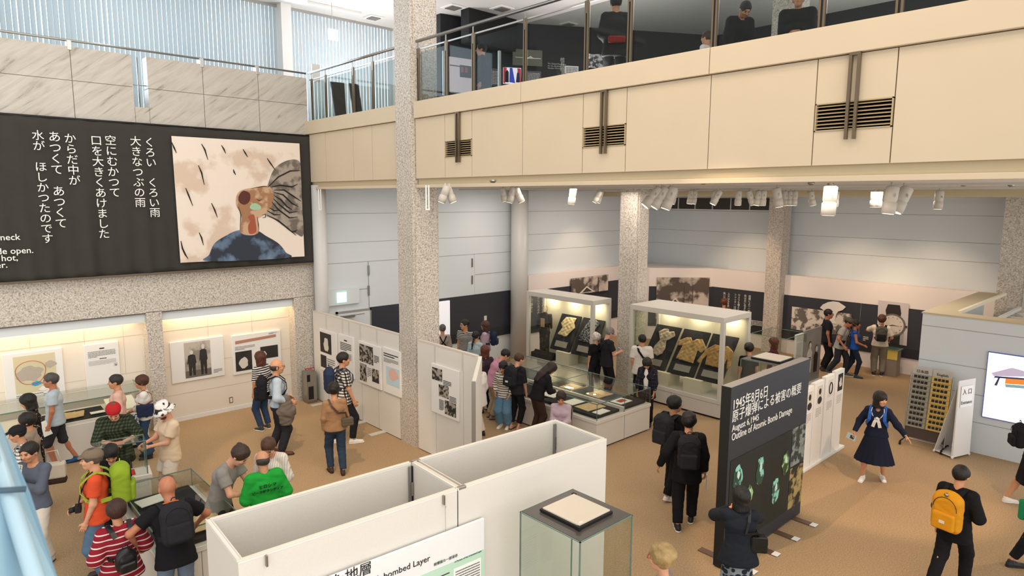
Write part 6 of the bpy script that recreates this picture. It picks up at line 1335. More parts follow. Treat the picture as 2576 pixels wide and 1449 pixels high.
# ------------------------------------------------------------------ track spotlights
def spotlamp(x,y,z,tilt,az,s=1.0,parent=None):
    r=empty('track_spotlight',(x,y,z),0,None,'spotlight','white track spotlights under the hall ceiling')
    d=Vector((math.sin(R(tilt))*math.cos(az),math.sin(R(tilt))*math.sin(az),-math.cos(R(tilt)))); p=Vector((x,y,z-.12*s))
    q=MB(); q.tube([(x,y,z),(x,y,z-.10*s)],.012*s,LAMPW,8); sd=d.cross(Vector((0,0,1))); sd=sd.normalized() if sd.length>.01 else Vector((1,0,0))
    q.tube([Vector((x,y,z-.05*s)),p-sd*.07*s,p+d*.02-sd*.07*s],.007*s,LAMPW,6).tube([Vector((x,y,z-.05*s)),p+sd*.07*s,p+d*.02+sd*.07*s],.007*s,LAMPW,6); child(q,'yoke',r)
    q=MB(); q.lathe(p-d*.09*s,[(.035*s,0),(.055*s,.015*s),(.055*s,.13*s),(.050*s,.135*s),(.050*s,.145*s),(.058*s,.15*s),(.058*s,.25*s)],LAMPW,16,tuple(d)); child(q,'lamp_head',r)
    q=MB(); q.lathe(p+d*(.162*s),[(.048*s,0),(.048*s,.003)],mat('lamp_lens','#fff1d8',.3,emit=1.6),14,tuple(d)); child(q,'lens',r); return r
LMP=[(1648,470,11.0,38,1),(1666,471,11.0,30,1),(1688,472,11.0,18,1),(1120,473,11.5,20,.8),(1130,473,11.6,-20,.8),(1265,476,13.5,-12,.75),(1289,474,12.4,15,.8),(1302,474,12.4,-22,.8),(1441,472,12.8,5,.85),(1505,488,17,25,.85),(1510,488,17.5,15,.85),(1645,492,17,15,.85),(1682,494,15.5,0,.85),(1696,494,15.6,12,.85),(1738,488,16.5,5,.85),(1747,488,16.5,5,.85),(1797,488,16.5,0,.85),(1805,486,15.5,25,.9),(1858,488,16,0,.9),(1887,487,16,-20,.9),(1908,487,16,8,.9),(1920,487,16,0,.9),(1956,472,12.5,-10,.9),(1976,489,17,-8,.9),(1988,489,17,0,.9),(1999,488,17,0,.9),(2041,488,17,-12,.9),(2090,463,10.2,0,1.1),(2102,488,17,0,.95),(2200,488,17,0,.95),(2211,488,17,0,.95),(2244,468,10.8,4,1.05),(2275,469,11.2,20,1.05),(2363,488,16,0,1.0)]
labs={}
for i,(px,py,dist,tl,s) in enumerate(LMP):
    d=ray(px,py+2); zt_=5.26; n_=math.hypot(d[0],d[1]); x=d[0]/n_*dist; y=d[1]/n_*dist
    r=spotlamp(x,y,zt_,abs(tl)+2,R(-43) if tl<0 else R(137),s*1.5)
    side='nearer' if dist<13 else 'farther'
    if i<3: L_='one of the three clustered spotlights left of the far ceiling louvres'
    elif i<9: L_='white track spotlight between the big granite column and the second column'
    elif dist<13: L_='one of the larger nearer track spotlights over the charcoal title panel'
    else: L_='one of the small distant track spotlights along the far ceiling rail'
    r['label']=L_; r['group']={0:'clustered spotlights',1:'spotlights over the low cases',2:'larger near spotlights',3:'small far spotlights'}[0 if i<3 else 1 if i<9 else 2 if dist<13 else 3]
for i,X_t in enumerate((8.4,11.6,14.2)): tag(MB().box((X_t,-2,5.235),(X_t+.05,14.8,5.27),LAMPW).build('lighting_track',loc=(X_t,6,5.25)),['lighting track nearest the balcony beam','middle lighting track of the hall ceiling','farthest lighting track of the hall ceiling'][i],'track')
SM=[(1240,471),(1770,470),(2041,475),(2090,478),(2425,458),(2545,459),(1365,476)]
for i,(px,py) in enumerate(SM[:6]):
    p=onz(px,py-6,5.27) if False else None; d=ray(px,455); n_=math.hypot(d[0],d[1]); dd_=9.6+i*.7; x,y=d[0]/n_*dd_,d[1]/n_*dd_
    o=MB().lathe((x,y,5.27),[(.05,0),(.05,-.02),(.025,-.045)],STEEL,12).build('smoke_detector',loc=(x,y,5.26)); tag(o,'small dark ceiling detector between the lighting tracks','detector','detectors on the hall ceiling')
# ------------------------------------------------------------------ near stair parapet (out of focus, lower left)
r=empty('stair_railing',(.2,1.0,3.9),0,'blurred pale blue steel stair railing close to the camera','railing')
def nr(px,py,D): 
    d=ray(px,py); d=d/np.linalg.norm(d); return Vector(d*D)+Vector((0,0,H))
RM=mat('pale_blue_railing','#8fb0c2',.45,.1)
a=[nr(-160,800,1.25),nr(0,1062,1.2),nr(76,1240,1.12),nr(160,1500,1.05),nr(-220,1560,1.0)]
n_=(a[1]-a[0]).cross(a[3]-a[0]).normalized(); child(MB().prism(a,n_*.02,RM),'side_panel',r)
child(MB().tube([nr(-120,900,1.2),nr(-10,1150,1.14),nr(110,1520,1.0)],.010,mat('railing_light','#a9c4d2',.4,.2),12),'light_rib',r)
child(MB().tube([nr(-60,1238,1.08),nr(66,1230,1.08)],.004,mat('railing_dark','#3f5867',.5),8),'joint_line',r)
# ------------------------------------------------------------------ visitors
def hp(x,y,h,zf=0.0):
    p=onz(x,y,zf+h-.02); return Vector((p.x,p.y,zf))
C=cloth; J=lambda k='1',c='#3b4d66':C('denim'+k,c)
BK=C('black','#17171b'); BK2=C('offblack','#222227'); WT=C('white','#e9e4dc')
T=lambda m,**k:dict(m=m,**k)
def prop(I,name,label,cat,at,size,m,rot=(0,0,0),M=None,bev=.002,group=None,extra=None):
    """a small boxy thing held in the person's own frame (unscaled metres)"""
    s=I['s']; r=held(name,I,label,cat,group); Mr=rotm(*[R(a) for a in rot]); at=np.array(at,float)
    b=MB().box([-x/2 for x in size],[x/2 for x in size],m,bev); b.v=[tuple((at+Mr@np.array(v))*s) for v in b.v]; b.build('body',r)
    if extra:
        for nm,lo,hi,mm in extra:
            b=MB().box(lo,hi,mm,0); b.v=[tuple((at+Mr@np.array(v))*s) for v in b.v]; b.build(nm,r)
    return r
PAPR=mat('leaflet_white','#efece4',.6); 
# --- left group by the wall case
I=person('woman with a black bob in a floral black dress beside the man in pale blue',0,0,at=hp(77,996,1.62),h=1.62,female=True,face=82,head=(0,12),hair=('bob','#16110f'),top=T(C('floral','#1b1a1c',build=blotch('#1b1a1c','#c9b6a0',22,.63)),sleeve=.12,hem=-.1,neck='v'),bottom=dict(kind='skirt',m=MATS['cloth_floral'],len=.62,flare=.10),lw=(.24,.10,1.0),rw=(.24,.12,1.0))
I=person('greying man in a pale blue shirt and dark shorts walking left with a paper',150,1172,h=1.76,face=84,build=1.12,sk='tan',hair=('short','#4a4643'),top=T(C('paleblue','#b5c3cb'),sleeve=.62,hem=-.12,loose=.022),bottom=dict(kind='shorts',m=C('darkshort','#33353a'),len=1.05,loose=.028),shoes='#20548a',lw=(.08,.26,.84),rw=(.1,.2,.85),rf=(-.22,.09,.01,-8,.22),lf=(.08,.09,0))
prop(I,'paper_sheet','white paper held low by the man in the pale blue shirt','paper',(.17,.26,.80),(.21,.004,.27),PAPR,(0,20,8))
I=person('cropped-haired man in a peach jumper standing behind the red-capped man',0,0,at=hp(292,948,1.72),h=1.72,face=88,hair=('short','#2c2825'),top=T(C('peach','#dcb4a2'),sleeve=1.92,hem=-.12,loose=.018),bottom=dict(m=C('paledenim','#7b8fa5')),shoes='#6b5b4d')
I=person('woman in a white long-sleeved top and navy wide trousers with a navy bag',372,1150,h=1.60,female=True,face=88,hair=('thick','#4a2c20'),top=T(C('whitetop','#e6e1dd'),sleeve=1.55,hem=-.08,loose=.02),bottom=dict(m=C('navywide','#2f4560'),loose=.03,flare=.02),shoes='#2a2a30',lw=(.26,-.02,1.0),rw=(.26,.02,1.02))
crossbag(I,'navy shoulder bag with tan handles on the arm of the woman in white','' and BK or C('navybag','#232b44'),at_=(-.02,.24,-.20),size=(.30,.12,.24),over=1,strapm=mat('tan_leather','#7d4a30',.5))
b=crumple('patterned_scarf','navy and white patterned scarf hanging from the arm of the woman in white','scarf',[(-.07,-.45),(.10,-.42),(.12,0),(-.04,.02)],0,C('scarf','#24304a',build=blotch('#202a42','#c5c9cf',30,.52)),loc=None,parent=held('patterned_scarf',I,'navy and white patterned scarf hanging from the arm of the woman in white','scarf'),M=Matrix(((1,0,0),(0,0,1),(0,1,0))),rough=.02); b.location=Vector((.16,.27,1.02))*I['s']; b.name='cloth'
I=person('man in a red cap and dark green plaid shirt looking down at his hands',0,0,at=hp(281,1020,1.72)+Vector((.05,.1,0)),h=1.78,face=176,lean=8,head=(0,38),sk='fair',hair=('short','#5b4636'),hat=('bandana',C('redcap','#b3262a')),top=T(C('greenplaid','#2f3a2c',build=plaid('#1d231c','#2c3527','#4a5238',.05,.5)),sleeve=1.1,hem=-.24,loose=.03,flare=.01),bottom=dict(m=J()),rw=(.30,-.02,1.10,1),lw=(.30,.10,1.10,1),rp=(-.2,-.9,-.4),lp=(-.2,.9,-.4),curl=.9)
prop(I,'small_card','pinkish paper slip in the hands of the man in the red cap','paper',(.34,.04,1.10),(.10,.16,.003),mat('slip_pink','#cf9d8a',.6),(0,10,0))
I=person('bearded young man in a cow-print bucket hat, cream T-shirt and white shorts',0,0,at=hp(420,1013,1.76),h=1.76,face=112,head=(6,22),sk='fair',hair=('short','#3a2a20'),hat=('bucket',C('cowprint','#e9e6e0',build=blotch('#ece8e2','#1b1a1a',13,.56))),top=T(C('creamtee','#dcc3a5'),sleeve=.66,hem=-.14,loose=.024),bottom=dict(kind='shorts',m=C('whiteshort','#ded3c3'),len=.75,loose=.03),rw=(.36,.06,1.12),lw=(.32,.02,1.08),curl=.8)
mesh_obj('beard',[(lambda q:(q[0]*I['s'],q[1]))(surf([EL(I['hc']+I['MH']@np.array([.045,0,-.078]),(.052,.062,.045),I['MH'],.01)],.008,.01,lambda P:((P-I['hc'])@I['MH'])[...,2]+.045))],I['P'],[MATS['hair_3a2a20']])
I=person('person in a black baseball cap and a black and white checked shirt',0,0,at=hp(50,1076,1.60),h=1.60,face=84,head=(0,10),hair=('short','#1a1614'),hat=('cap',C('blackcap','#1d1f23')),top=T(C('gingham','#ddd',build=plaid('#e8e4dc','#8d8a86','#1c1c1e',.055,.5)),sleeve=1.6,hem=-.14,loose=.02),bottom=dict(m=BK),shoes='#1f1f22',fz=1)
I=person('person with black hair and a beige top at the left edge, carrying a cream tote',0,0,at=hp(50,1050,1.62)+Vector((.1,0,0)),h=1.62,female=True,face=80,hair=('thick','#1c1613'),top=T(C('beigetop','#9c8c7c'),sleeve=1.7,hem=-.1,loose=.02),bottom=dict(m=BK2),shoes='#e4e1da',fz=1)
r=held('tote_bag',I,'cream tote bag with a dark base, behind the man in the grey-blue jumper','bag')
for nm,z0,z1,mm in (('body',.55,.80,C('toteCream','#d3c8b5')),('base_panel',.46,.55,C('toteBase','#3d2f28'))): 
    b=MB().box((-.44,-.04,z0),(-.12,.12,z1),mm,.03); b.build(nm,r)
MB().tube([(-.38,.04,.78),(-.34,.04,1.0),(-.2,.08,1.0),(-.18,.04,.78)],.010,C('toteCream','#d3c8b5')).build('handle',r)
I=person('man in a grey-blue jumper and white trousers holding a leaflet to his face',0,0,at=hp(78,1118,1.72),h=1.72,face=138,head=(0,8),hair=('short','#1d1815'),top=T(C('greyblue','#5b6270'),sleeve=1.93,hem=-.1,loose=.012),bottom=dict(m=C('whitejean','#d9d1c4'),loose=.016),shoes='#c9c2b6',rw=(.26,.02,1.30),lw=(.28,.04,1.26),curl=.9)
prop(I,'leaflet','grey leaflet of small pictures held before the face of the man in the grey-blue jumper','leaflet',(.30,.02,1.42),(.004,.19,.24),mat('leaflet_grey','#bdb8a4',.6,build=blotch('#c9c4b0','#4b4a46',24,.56)),(-10,-12,0))
I=person('woman with short black hair in a black top looking down behind the orange-shirted man',0,0,at=hp(297,1128,1.56)+Vector((-.05,.18,0)),h=1.58,female=True,face=168,head=(10,34),hair=('thick','#141010'),top=T(BK,sleeve=.8,neck='v',loose=.02,hem=-.14),bottom=dict(m=BK2),rw=(.25,.12,.95),lw=(.25,.12,.95))
I=person('man in an orange T-shirt, brown flat cap and jeans with a green backpack',0,0,at=hp(233,1137,1.76),h=1.76,face=86,sk='fair',build=1.11,hair=('short','#5b5148'),hat=('beret',C('browncap','#7a6b5a')),top=T(C('orange','#d5522f',build=blotch('#d5522f','#b8402a',5,.62)),sleeve=.66,hem=-.12,loose=.02),bottom=dict(m=J('b','#55708a'),loose=.02),shoes='#3b2f2a',lw=(.12,.17,.86),rw=(.22,.10,1.0))
backpack(I,'bright green backpack on the man in the orange T-shirt',C('lime','#8aa42c'),strap=C('limestrap','#9db53c'),w=.34,hh=.52,d=.22)
r=held('camera',I,'black camera hanging at the belly of the man in the orange T-shirt','camera'); s=I['s']
MB().box((.17,-.06,.98),(.24,.07,1.07),BLACK,.01).build('body',r); MB().lathe((.24,0,1.02),[(.035,0),(.035,.06),(.03,.065)],BLACK,16,(1,0,-.2)).build('lens',r)
MB().tube([(.20,.07,1.07),(.16,.11,1.25),(.06,.10,1.47),(-.03,.0,1.52),(.06,-.10,1.47),(.16,-.11,1.25),(.20,-.06,1.07)],.009,BLACK,6).build('strap',r)
I=person('short-haired woman in a red and white striped blouse seen from behind',0,0,at=hp(292,1270,1.60),h=1.60,female=True,face=14,hair=('thick','#3a211a'),top=T(C('redstripe','#8e2230',build=stripes('#ddd0c8','#8a1f2e',.062,.20)),sleeve=1.85,loose=.035,hem=-.16,flare=.02),bottom=dict(m=BK),lw=(.16,.20,1.0),rw=(.16,.2,1.0))
backpack(I,'small black leather backpack on the woman in the striped blouse',mat('black_leather','#18181b',.35),w=.24,hh=.27,d=.12,drop=.16,mt2=mat('black_leather','#18181b',.35))
I=person('bald man in a black T-shirt and jeans bending over the low glass case',0,0,at=Vector((1.98,7.84,0)),h=1.80,face=10,lean=17,head=(4,10),sk='tan',hair=None,top=T(BK,sleeve=.62,hem=-.16,loose=.022),bottom=dict(m=J('c','#6d7f96')),rw=(.34,.30,1.0),lw=(.20,.34,1.0),rp=(-.2,-.9,-.2),lp=(-.2,.9,-.3))
backpack(I,'black backpack on the bald man at the low glass case',C('bpblack','#25252a'),w=.32,hh=.44,d=.18)
s=I['s']; r=held('neck_strap',I,'orange neck strap of the bald man','strap'); MB().band([Vector((I['nb']+I['M3']@np.array(p))*s) for p in ((.09,.08,-.02),(.02,.11,.01),(-.07,.06,.02),(-.07,-.06,.02),(.02,-.11,.01),(.09,-.08,-.02))],.03,.006,(0,0,1),C('strapor','#d06a34')).build('strap',r)
# --- middle group
I=person('man with a topknot in a grey T-shirt bowed over an open booklet',0,0,at=hp(600,1122,1.70)+Vector((-.25,.1,0)),h=1.80,face=-118,lean=20,bend=10,head=(0,28),sk='fair',hair=('bun','#3b2b22'),top=T(C('greytee','#8f8b86'),sleeve=.62,hem=-.14,loose=.02),bottom=dict(m=BK),lw=(.46,.0,1.02),rw=(.42,.04,1.02),lp=(-.2,.8,-.5),rp=(-.2,-.8,-.5),curl=.8)
prop(I,'booklet','open printed booklet held by the man with the topknot','booklet',(.52,.02,1.00),(.20,.30,.008),mat('booklet_page','#cfcabf',.6,build=blotch('#d6d1c6','#77726a',28,.55)),(10,25,0))
I=person('woman with tied brown hair in a white pinstriped shirt looking down',0,0,at=hp(683,1098,1.66),h=1.68,female=True,face=158,lean=8,head=(8,28),sk='fair',hair=('tail','#4f3524'),top=T(C('pinstripe','#e4ddd3',build=stripes('#b9a79a','#e6dfd6',.03,.16,axis=1)),sleeve=1.5,hem=-.14,loose=.024),bottom=dict(m=J()),rw=(.30,.06,1.05),lw=(.28,.16,1.0))
I=person('balding guide in a bright green jacket seen from behind',0,0,at=hp(662,1143,1.66),h=1.66,face=14,head=(8,12),hair=('bald','#3c3936'),top=T(C('green','#22a03a'),sleeve=1.9,hem=-.18,loose=.032,name='jacket',wr=.006),bottom=dict(m=BK),lw=(.24,.16,1.0),rw=(.2,.22,1.0))
s=I['s']; fr_=I['chest']+I['M3']@np.array([-.158,0,.0]); Mx=I['M3']
for t_,z_,sz in (('ヒロシマ',.015,.058),('ピースボランティア',-.05,.045),):
    o=text_mesh(t_,sz,mat('jacket_print','#123d22',.7),'lettering',I['P'],tuple((fr_+Mx[:,2]*z_)*s),tuple(-Mx[:,1]),tuple(Mx[:,2]),'CENTER',th=.012)
I=person('balding man in a pale blue shirt, black backpack on, jacket over his arm',704,1142,h=1.88,face=-86,hair=('bald','#2f2b29'),top=T(C('paleshirt','#aebdcb'),sleeve=1.9,hem=-.02,loose=.022),bottom=dict(m=C('charcoal','#2c2d33'),loose=.022),shoes='#5a3324',rw=(.20,.22,1.02),lw=(.2,.2,1.0),rf=(.06,.09,0),lf=(-.10,.10,0),glasses='#3a3a3a')
backpack(I,'black backpack on the balding man in the pale blue shirt',C('bp2','#1b1b20'),w=.30,hh=.44,d=.17)
rr=held('folded_jacket',I,'grey jacket draped over the forearm of the balding man in pale blue','jacket'); s=I['s']; e=(I['el']['r']*.4+I['wr']['r']*.6)
v,q=surf([RE(e+np.array([0,0,.03]),e+np.array([.02,0,-.22]),.06,.085,(1,0,0),1.5,1.9,.03),RE(e+np.array([.02,0,-.2]),e+np.array([.0,0,-.42]),.085,.05,(1,0,0),1.8,1.9,.03)],.012,.03,noise=.012,seed=4); mesh_obj('cloth',[(v*s,q)],rr,[C('jacketgrey','#6d645b')])
I=person('woman in a black and white striped top and jeans behind the balding man',664,1080,h=1.70,female=True,face=40,hair=('bob','#5a2f20'),top=T(C('bwstripe','#ddd',build=stripes('#e0dbd3','#26262b',.045,.5)),sleeve=.9,hem=-.1),bottom=dict(m=J('d','#2f415e')),shoes='#3a3a3d',fz=1)
I=person('man in a black and white checked shirt with a navy backpack walking right',868,1114,h=1.88,face=-78,head=(-6,0),hair=('short','#191513'),top=T(C('bigcheck','#ddd',build=plaid('#e6e0d6','#5d5b5a','#17171a',.06,.5)),sleeve=.8,hem=-.14,loose=.024),bottom=dict(m=BK2),shoes='#e6e3dd',fz=1,rw=(.14,.22,.86),rf=(.16,.09,0),lf=(-.18,.09,0))
backpack(I,'navy backpack on the man in the checked shirt',C('navybp','#26334d'),w=.31,hh=.48,d=.17,pocket=False)
I=person('woman in a brown jumper and jeans with a crossbody bag, seen from behind',847,1190,h=1.67,female=True,face=10,head=(0,6),hair=('thick','#191312'),top=T(C('brownj','#9a7656'),sleeve=1.92,hem=-.08,loose=.010),bottom=dict(m=J('e','#2d3d52'),loose=.014),shoes='#3f2d25',lf=(.10,.09,0,10),rf=(-.10,.10,0,-10))
crossbag(I,'khaki crossbody bag on the hip of the woman in the brown jumper',mat('khaki_leather','#5b5343',.5),at_=(-.10,-.21,-.26),size=(.10,.22,.15),over=1,strapm=mat('strap_brown','#4a3226',.5))
# --- crowd beyond the short partition
I=person('grey-haired person with crossed dark straps half hidden by the big granite column',0,0,at=hp(1113,822,1.58),h=1.60,face=8,hair=('short','#55524f'),top=T(C('greycard','#a39a90'),sleeve=1.6),bottom=dict(m=BK))
s=I['s']; r=held('strap_harness',I,'crossed dark straps on the back of the grey-haired person','strap')
for sg in (1,-1): MB().band([Vector((I['chest']+np.array(p))*s) for p in ((-.11,sg*.10,.15),(-.145,sg*.03,.0),(-.13,-sg*.09,-.14))],.03,.006,(-1,0,0),BK).build('strap',r)
I=person('man with glasses in a black T-shirt with white stripes across the chest',0,0,at=hp(1170,808,1.78),h=1.78,face=142,head=(-20,0),hair=('short','#15110f'),glasses='#1d1d1f',top=T(C('bwtee','#1c1c20',build=stripes('#d9d6d0','#1b1b1f',.036,.42)),sleeve=.6,loose=.02),bottom=dict(m=BK))
I=person('dark-braided woman in a pale blue top behind the man in the black T-shirt',0,0,at=hp(1196,838,1.58),h=1.58,female=True,face=-28,hair=('braid','#191413'),top=T(C('skyblue','#a9bcc4'),sleeve=.9),bottom=dict(m=BK))
I=person('woman with brown hair in a lavender shirt with a navy backpack',0,0,at=hp(1222,812,1.62),h=1.62,female=True,face=74,hair=('bob','#4b2d20'),top=T(C('lavshirt','#b9a3b0'),sleeve=1.7,loose=.02),bottom=dict(m=BK2),lw=(.25,.05,1.05),rw=(.25,.05,1.05))
backpack(I,'navy backpack on the woman in the lavender shirt',C('navybp2','#1f2c44'),w=.28,hh=.42,d=.16)
I=person('woman with reddish brown hair looking away beside the pink shirt',0,0,at=hp(1220,874,1.58),h=1.58,female=True,face=20,hair=('bob','#5b3020'),top=T(C('plum','#3d2e38'),sleeve=1.2),bottom=dict(m=BK))
I=person('black-haired person in a pink shirt and beige trousers bending to the right',1238,1052,h=1.66,face=-70,lean=26,bend=10,head=(0,18),hair=('short','#15110f'),top=T(C('pinkshirt','#c48fa6'),sleeve=1.4,loose=.024,hem=-.14),bottom=dict(m=C('beigetr','#a8987f'),loose=.02),shoes='#8a7b6a',lw=(.4,.12,1.0),rw=(.4,.12,1.0))
I=person('person in a white jacket and cream trousers at the end of the short partition',1206,1098,h=1.62,female=True,face=60,hair=('thick','#2a1f1a'),top=T(C('whitejacket','#ddd6d3'),sleeve=1.9,hem=-.2,loose=.03,name='jacket'),bottom=dict(m=C('creamtr','#d8cbb8'),loose=.02),shoes='#1f1d1d')
I=person('girl in a striped jumper, wide jeans and white trainers looking down',1268,1076,h=1.50,female=True,face=158,head=(0,24),hair=('thick','#1c1614'),top=T(C('stripejump','#ddd',build=stripes('#3b3633','#ded7ca',.05,.32)),sleeve=1.85,hem=-.12,loose=.022),bottom=dict(m=J('w','#5f84a0'),loose=.035,flare=.02,len=1.8),shoes='#ebe8e2',fz=1,rw=(.10,.20,.92),lw=(.16,.20,.9))
crossbag(I,'pale blue crossbody strap and yellow pouch on the girl in the striped jumper',mat('pouch_yellow','#bda468',.6),at_=(.10,.10,.06),size=(.05,.14,.10),over=-1,strapm=mat('strap_pale','#9fb3ac',.6),width=.02)
I=person('person in black with a black backpack and short brown hair leaning to the glass case',1297,1080,h=1.68,female=True,face=-34,head=(-20,14),lean=6,sk='fair',hair=('short','#4a2e22'),top=T(BK2,sleeve=1.0,hem=-.1,loose=.015),bottom=dict(m=BK,len=1.8),shoes='#c4927c',rw=(.12,.2,.84))
backpack(I,'black backpack with a small white square badge in the crowd at the long case',C('bp3','#22242a'),w=.30,hh=.46,d=.17,badge=1)
I=person('woman with long dark hair, black jumper and brown trousers leaning over the long case',0,0,at=Vector((9.5,9.50,0)),h=1.66,female=True,face=-60,lean=24,bend=12,head=(0,30),sk='fair',hair=('long','#2b1c18'),top=T(BK,sleeve=1.7,hem=-.08,loose=.022),bottom=dict(m=C('brownplaid','#3f2a26'),loose=.018),rw=(.42,.10,1.0),lw=(.4,.14,1.0))
I=person('seated attendant in a lavender roll-neck jumper behind the foreground partition',0,0,at=onz(1412,982,1.24)*1.0-Vector((0,0,1.24)),h=1.60,female=True,face=172,sit=1,head=(6,22),hair=('thick','#2a1c17'),top=T(C('lavender','#bda9b5'),sleeve=1.9,neck='high',loose=.012),bottom=dict(m=BK2),lf=(.42,.1,0),rf=(.42,.1,0),lw=(.28,.03,.66),rw=(.28,.03,.68))
ch_=empty('chair',I['g'],I['yaw'],'plain black chair under the seated attendant in lavender','chair')
MB().box((-.22,-.22,.36),(.24,.22,.40),BLACK,.01).build('seat',ch_); MB().box((-.26,-.2,.55),(-.23,.2,.80),BLACK,.01).build('backrest',ch_)
for a,c in ((-.2,-.2),(-.2,.2),(.2,-.2),(.2,.2)): MB().tube([(a,c,.37),(a*1.05,c*1.05,0)],.012,STEEL,6).build('leg',ch_)
for c in (-.2,.2): MB().tube([(-.2,c,.38),(-.25,c,.8)],.012,STEEL,6).build('back_post',ch_)
I=person('white-haired woman in black beside the grey-haired man with a phone',0,0,at=hp(1500,842,1.58),h=1.58,female=True,face=30,hair=('curly','#cfc6bd'),sk='fair',top=T(BK,sleeve=.9),bottom=dict(m=BK2))
I=person('grey-haired man in a black polo shirt looking at his phone by the second granite column',0,0,at=hp(1528,827,1.80),h=1.80,face=-62,head=(0,22),sk='fair',hair=('short','#7b7672'),glasses='#3a3a3a',top=T(BK2,sleeve=.7,loose=.022,hem=-.14),bottom=dict(m=BK),rw=(.30,.12,1.14),lw=(.26,.1,1.08),curl=.9)
prop(I,'phone','pale phone in the hands of the grey-haired man in the black polo','phone',(.36,-.02,1.16),(.012,.075,.14),mat('phone_white','#d9dbdd',.3),(0,-35,0))
crossbag(I,'black camera bag at the hip of the grey-haired man in the black polo',BK,at_=(.02,.22,-.30),size=(.26,.12,.18),over=-1)
I=person('man in a white T-shirt seen from behind at the right-hand tall case',0,0,at=hp(1616,846,1.72),h=1.72,face=2,hair=('short','#161211'),top=T(C('whitetee','#dcd6cb'),sleeve=.75,loose=.032,hem=-.16),bottom=dict(m=BK))
crossbag(I,'black sling bag on the man in the white T-shirt',BK,at_=(.10,-.14,-.28),size=(.10,.2,.14),over=1,width=.05)
I=person('dark-haired person in an open plaid shirt over white, looking down at the long case',0,0,at=hp(1630,905,1.52),h=1.56,female=True,face=166,head=(0,32),hair=('bob','#1d1716'),top=T(C('darkplaid','#2c2630',build=plaid('#211d27','#3a2e3a','#8c7f86',.08,.14)),sleeve=1.7,hem=-.22,loose=.028),bottom=dict(m=BK),rw=(.1,.22,.8),lw=(.12,.2,.82))
v,q=surf([EL(I['chest']+I['M3']@np.array([.118,0,-.08]),(.045,.062,.27),I['M3'])],.012,.01); mesh_obj('inner_shirt',[(v*I['s'],q)],I['P'],[WT])
backpack(I,'dark backpack on the person in the open plaid shirt',C('bp4','#26282c'),w=.28,hh=.40,d=.16)
# --- students in the foreground
UNI=C('uniform_black','#141417')
I=person('student in black uniform with a black backpack, half a step ahead, head turned right',1686,1248,h=1.72,face=-34,head=(-38,0),hair=('thick','#15110f'),top=T(UNI,sleeve=1.95,hem=-.22,loose=.024,name='jacket',neck='high'),bottom=dict(m=UNI,loose=.022),shoes='#e9e6e0',fz=1,lf=(.10,.09,0),rf=(-.22,.10,.02,-8,.35))
backpack(I,'large dark grey backpack on the student ahead, looking right',C('bp5','#2b2b2f'),w=.34,hh=.52,d=.20)
I=person('student in black uniform walking away with a black backpack and rolled leaflet',1722,1322,h=1.78,face=4,head=(0,2),hair=('thick','#130f0e'),top=T(UNI,sleeve=1.95,hem=-.22,loose=.026,name='jacket',neck='high'),bottom=dict(m=UNI,loose=.024),shoes='#232325',fz=1,lw=(-.02,.40,.92),rw=(.06,.27,.80),lf=(-.14,.11,.0,8),rf=(.16,.10,0,-8))
backpack(I,'black backpack with a pale logo on the student walking away',C('bp6','#1f1f23'),w=.31,hh=.50,d=.18,badge=None)
prop(I,'leaflet','folded pale leaflet in the right hand of the student walking away','leaflet',(.12,-.30,.66),(.14,.01,.22),PAPR,(0,12,0))
I=person('woman with a black bob in a dark jacket photographing the charcoal title panel',0,0,at=hp(1866,1237,1.58)+Vector((-.0,-.0,0)),h=1.58,female=True,face=12,head=(0,4),hair=('bob','#0f0c0c'),top=T(C('navyjacket','#1b2029'),sleeve=1.85,hem=-.20,loose=.026,flare=.03,name='jacket'),bottom=dict(kind='skirt',m=C('patterned','#2a3646',build=blotch('#232c3a','#8c97a0',13,.5,'voronoi')),len=.5,flare=.03),shoes='#1c1a1a',lw=(.26,.06,1.36),rw=(.26,.04,1.36),lp=(.1,.9,-.5),rp=(.1,-.9,-.5),curl=1.0)
crossbag(I,'black leather shoulder bag on the woman photographing the title panel',mat('bag_leather','#131315',.4),at_=(-.06,-.23,-.24),size=(.11,.22,.22),over=-1)
prop(I,'camera','small dark camera held up by the woman before the title panel','camera',(.32,0,1.40),(.03,.11,.07),BLACK,(0,0,0))
I=person('short blond-haired woman with red glasses at the bottom edge, facing left',0,0,at=hp(1668,1383,1.68),h=1.68,female=True,face=78,sk='fair',hair=('curly','#a58a5c'),glasses='#b5332b',top=T(C('palecoat','#8b7d74'),sleeve=1.9),bottom=dict(m=BK2))
